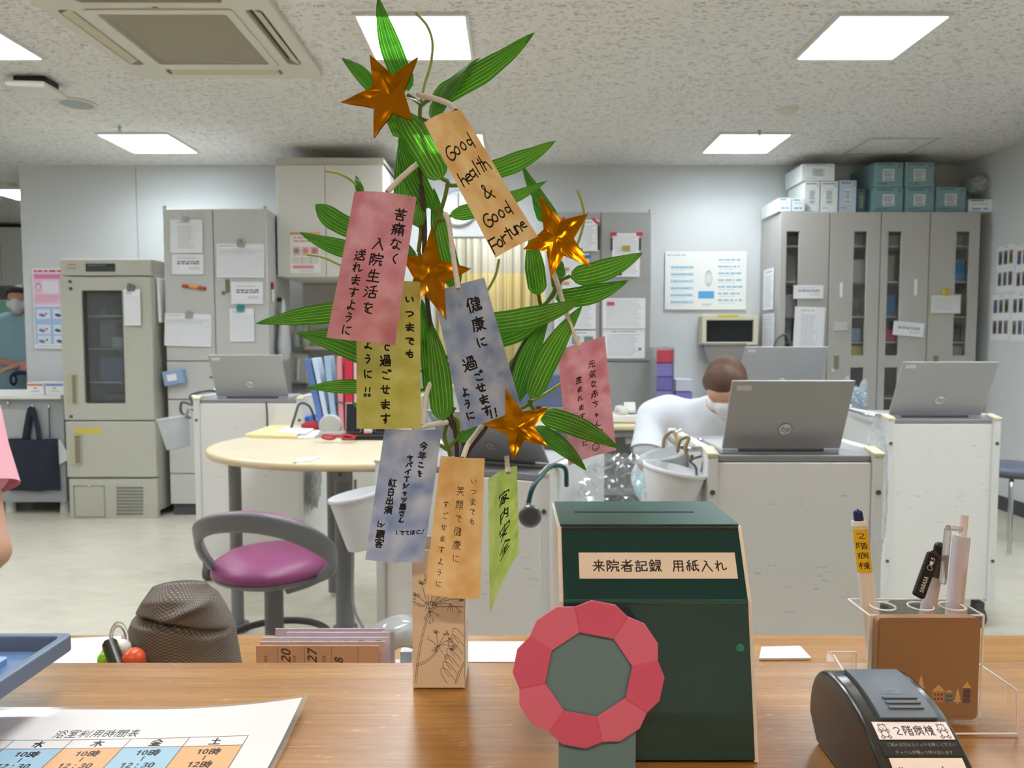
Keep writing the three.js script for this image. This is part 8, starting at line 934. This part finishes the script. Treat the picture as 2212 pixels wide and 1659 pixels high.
  { const p = pen('clear ballpoint with a black clip', [2030, 1176, d + 0.02], P(1966, 1560, d + 0.016).x); mesh('barrel', rod(p.at(0.02), p.at(0.8), 0.0052, 18), mat(0xe6e2ee, 0.1, { transmission: 0.5, thickness: 0 }), p.g); mesh('grip_core', rod(p.at(0.03), p.at(0.8), 0.002, 10), M.whitePlastic, p.g); mesh('yellow_refill', rod(p.at(0.45).add(V(0.003, 0, 0.002)), p.at(0.85).add(V(0.003, 0, 0.002)), 0.0016, 8), mat(0xe0b030, 0.4), p.g); mesh('top_ring', rod(p.at(0.8), p.at(0.94), 0.0054, 18), mat(0x44454a, 0.15, { metalness: 0.5 }), p.g); mesh('push_button', [rod(p.at(0.94), p.at(0.985), 0.0036, 16), sph(0.0036, ...p.at(0.985).toArray())], M.black, p.g);
    const ct = tex(96, 512, (x, w, h) => { x.fillStyle = '#17171a'; x.fillRect(0, 0, w, h); x.fillStyle = '#d8d8da'; x.save(); x.translate(48, 300); x.rotate(-Math.PI / 2); x.font = 'bold 52px sans-serif'; x.textBaseline = 'middle'; x.textAlign = 'center'; x.fillText('SARASA', -70, 0); x.fillText('0.5', 220, 0); x.restore(); x.strokeStyle = '#d8d8da'; x.lineWidth = 5; x.beginPath(); x.arc(48, 170, 24, 0, 7); x.stroke(); x.fillStyle = '#e8e6ea'; x.fillRect(34, 92, 26, 44); });
    const a = P(1982, 1290, d - 0.006), b = P(2016, 1195, d + 0.004), dir = b.clone().sub(a), L = dir.length(), cg = new RoundedBoxGeometry(0.0085, L, 0.004, 3, 0.0019); const q = new THREE.Quaternion().setFromUnitVectors(V(0, 1, 0), dir.clone().normalize()); cg.applyQuaternion(q).translate((a.x + b.x) / 2, (a.y + b.y) / 2, (a.z + b.z) / 2); const cl = mesh('clip', cg, M.black, p.g); mesh('clip_print', new THREE.PlaneGeometry(0.0075, L * 0.95).translate(0, 0, 0.0021).applyQuaternion(q).translate((a.x + b.x) / 2, (a.y + b.y) / 2, (a.z + b.z) / 2), mat(0xffffff, 0.4, { map: ct }), cl); mesh('clip_arm', rod(b, p.at(0.9), 0.0022, 10), M.black, p.g); }
  { const p = pen('clear click pen at the right with a white button', [2082, 1110, d + 0.03], P(2040, 1560, d + 0.016).x); mesh('barrel', rod(p.at(0.02), p.at(0.88), 0.0058, 20), mat(0xe8e4ee, 0.12, { transmission: 0.45, thickness: 0 }), p.g); mesh('inner_tube', rod(p.at(0.03), p.at(0.86), 0.0026, 12), mat(0xece6f0, 0.4), p.g); mesh('yellow_refill', rod(p.at(0.2).add(V(0.0045, 0, 0.001)), p.at(0.7).add(V(0.0045, 0, 0.001)), 0.0012, 8), mat(0xe0b030, 0.4), p.g); mesh('push_button', rod(p.at(0.88), p.at(0.995), 0.0034, 16), mat(0xe9e6ee, 0.2), p.g); const a = P(2036, 1262, d + 0.008), b = P(2048, 1140, d + 0.02), dir = b.clone().sub(a), L = dir.length(), cg = new RoundedBoxGeometry(0.005, L, 0.0035, 2, 0.0015); cg.applyQuaternion(new THREE.Quaternion().setFromUnitVectors(V(0, 1, 0), dir.clone().normalize())).translate((a.x + b.x) / 2, (a.y + b.y) / 2, (a.z + b.z) / 2); mesh('clip', cg, mat(0xeef0f4, 0.05, { transmission: 0.8, thickness: 0.003, ior: 1.45 }), p.g); mesh('clip_arm', rod(b, p.at(0.92), 0.0022, 8), mat(0xeef0f4, 0.05, { transmission: 0.8, thickness: 0.003 }), p.g); }
}
// ---------- put every group's origin at its base ----------
const B = new THREE.Box3();
for (const o of settle) {
  o.updateMatrixWorld(true); B.setFromObject(o); const c = V((B.min.x + B.max.x) / 2, B.min.y, (B.min.z + B.max.z) / 2);
  if (o.isMesh) o.geometry = o.geometry.clone().translate(-c.x, -c.y, -c.z); else for (const k of o.children) k.position.sub(c);
  o.position.copy(c);
}
renderer.render(scene, camera);
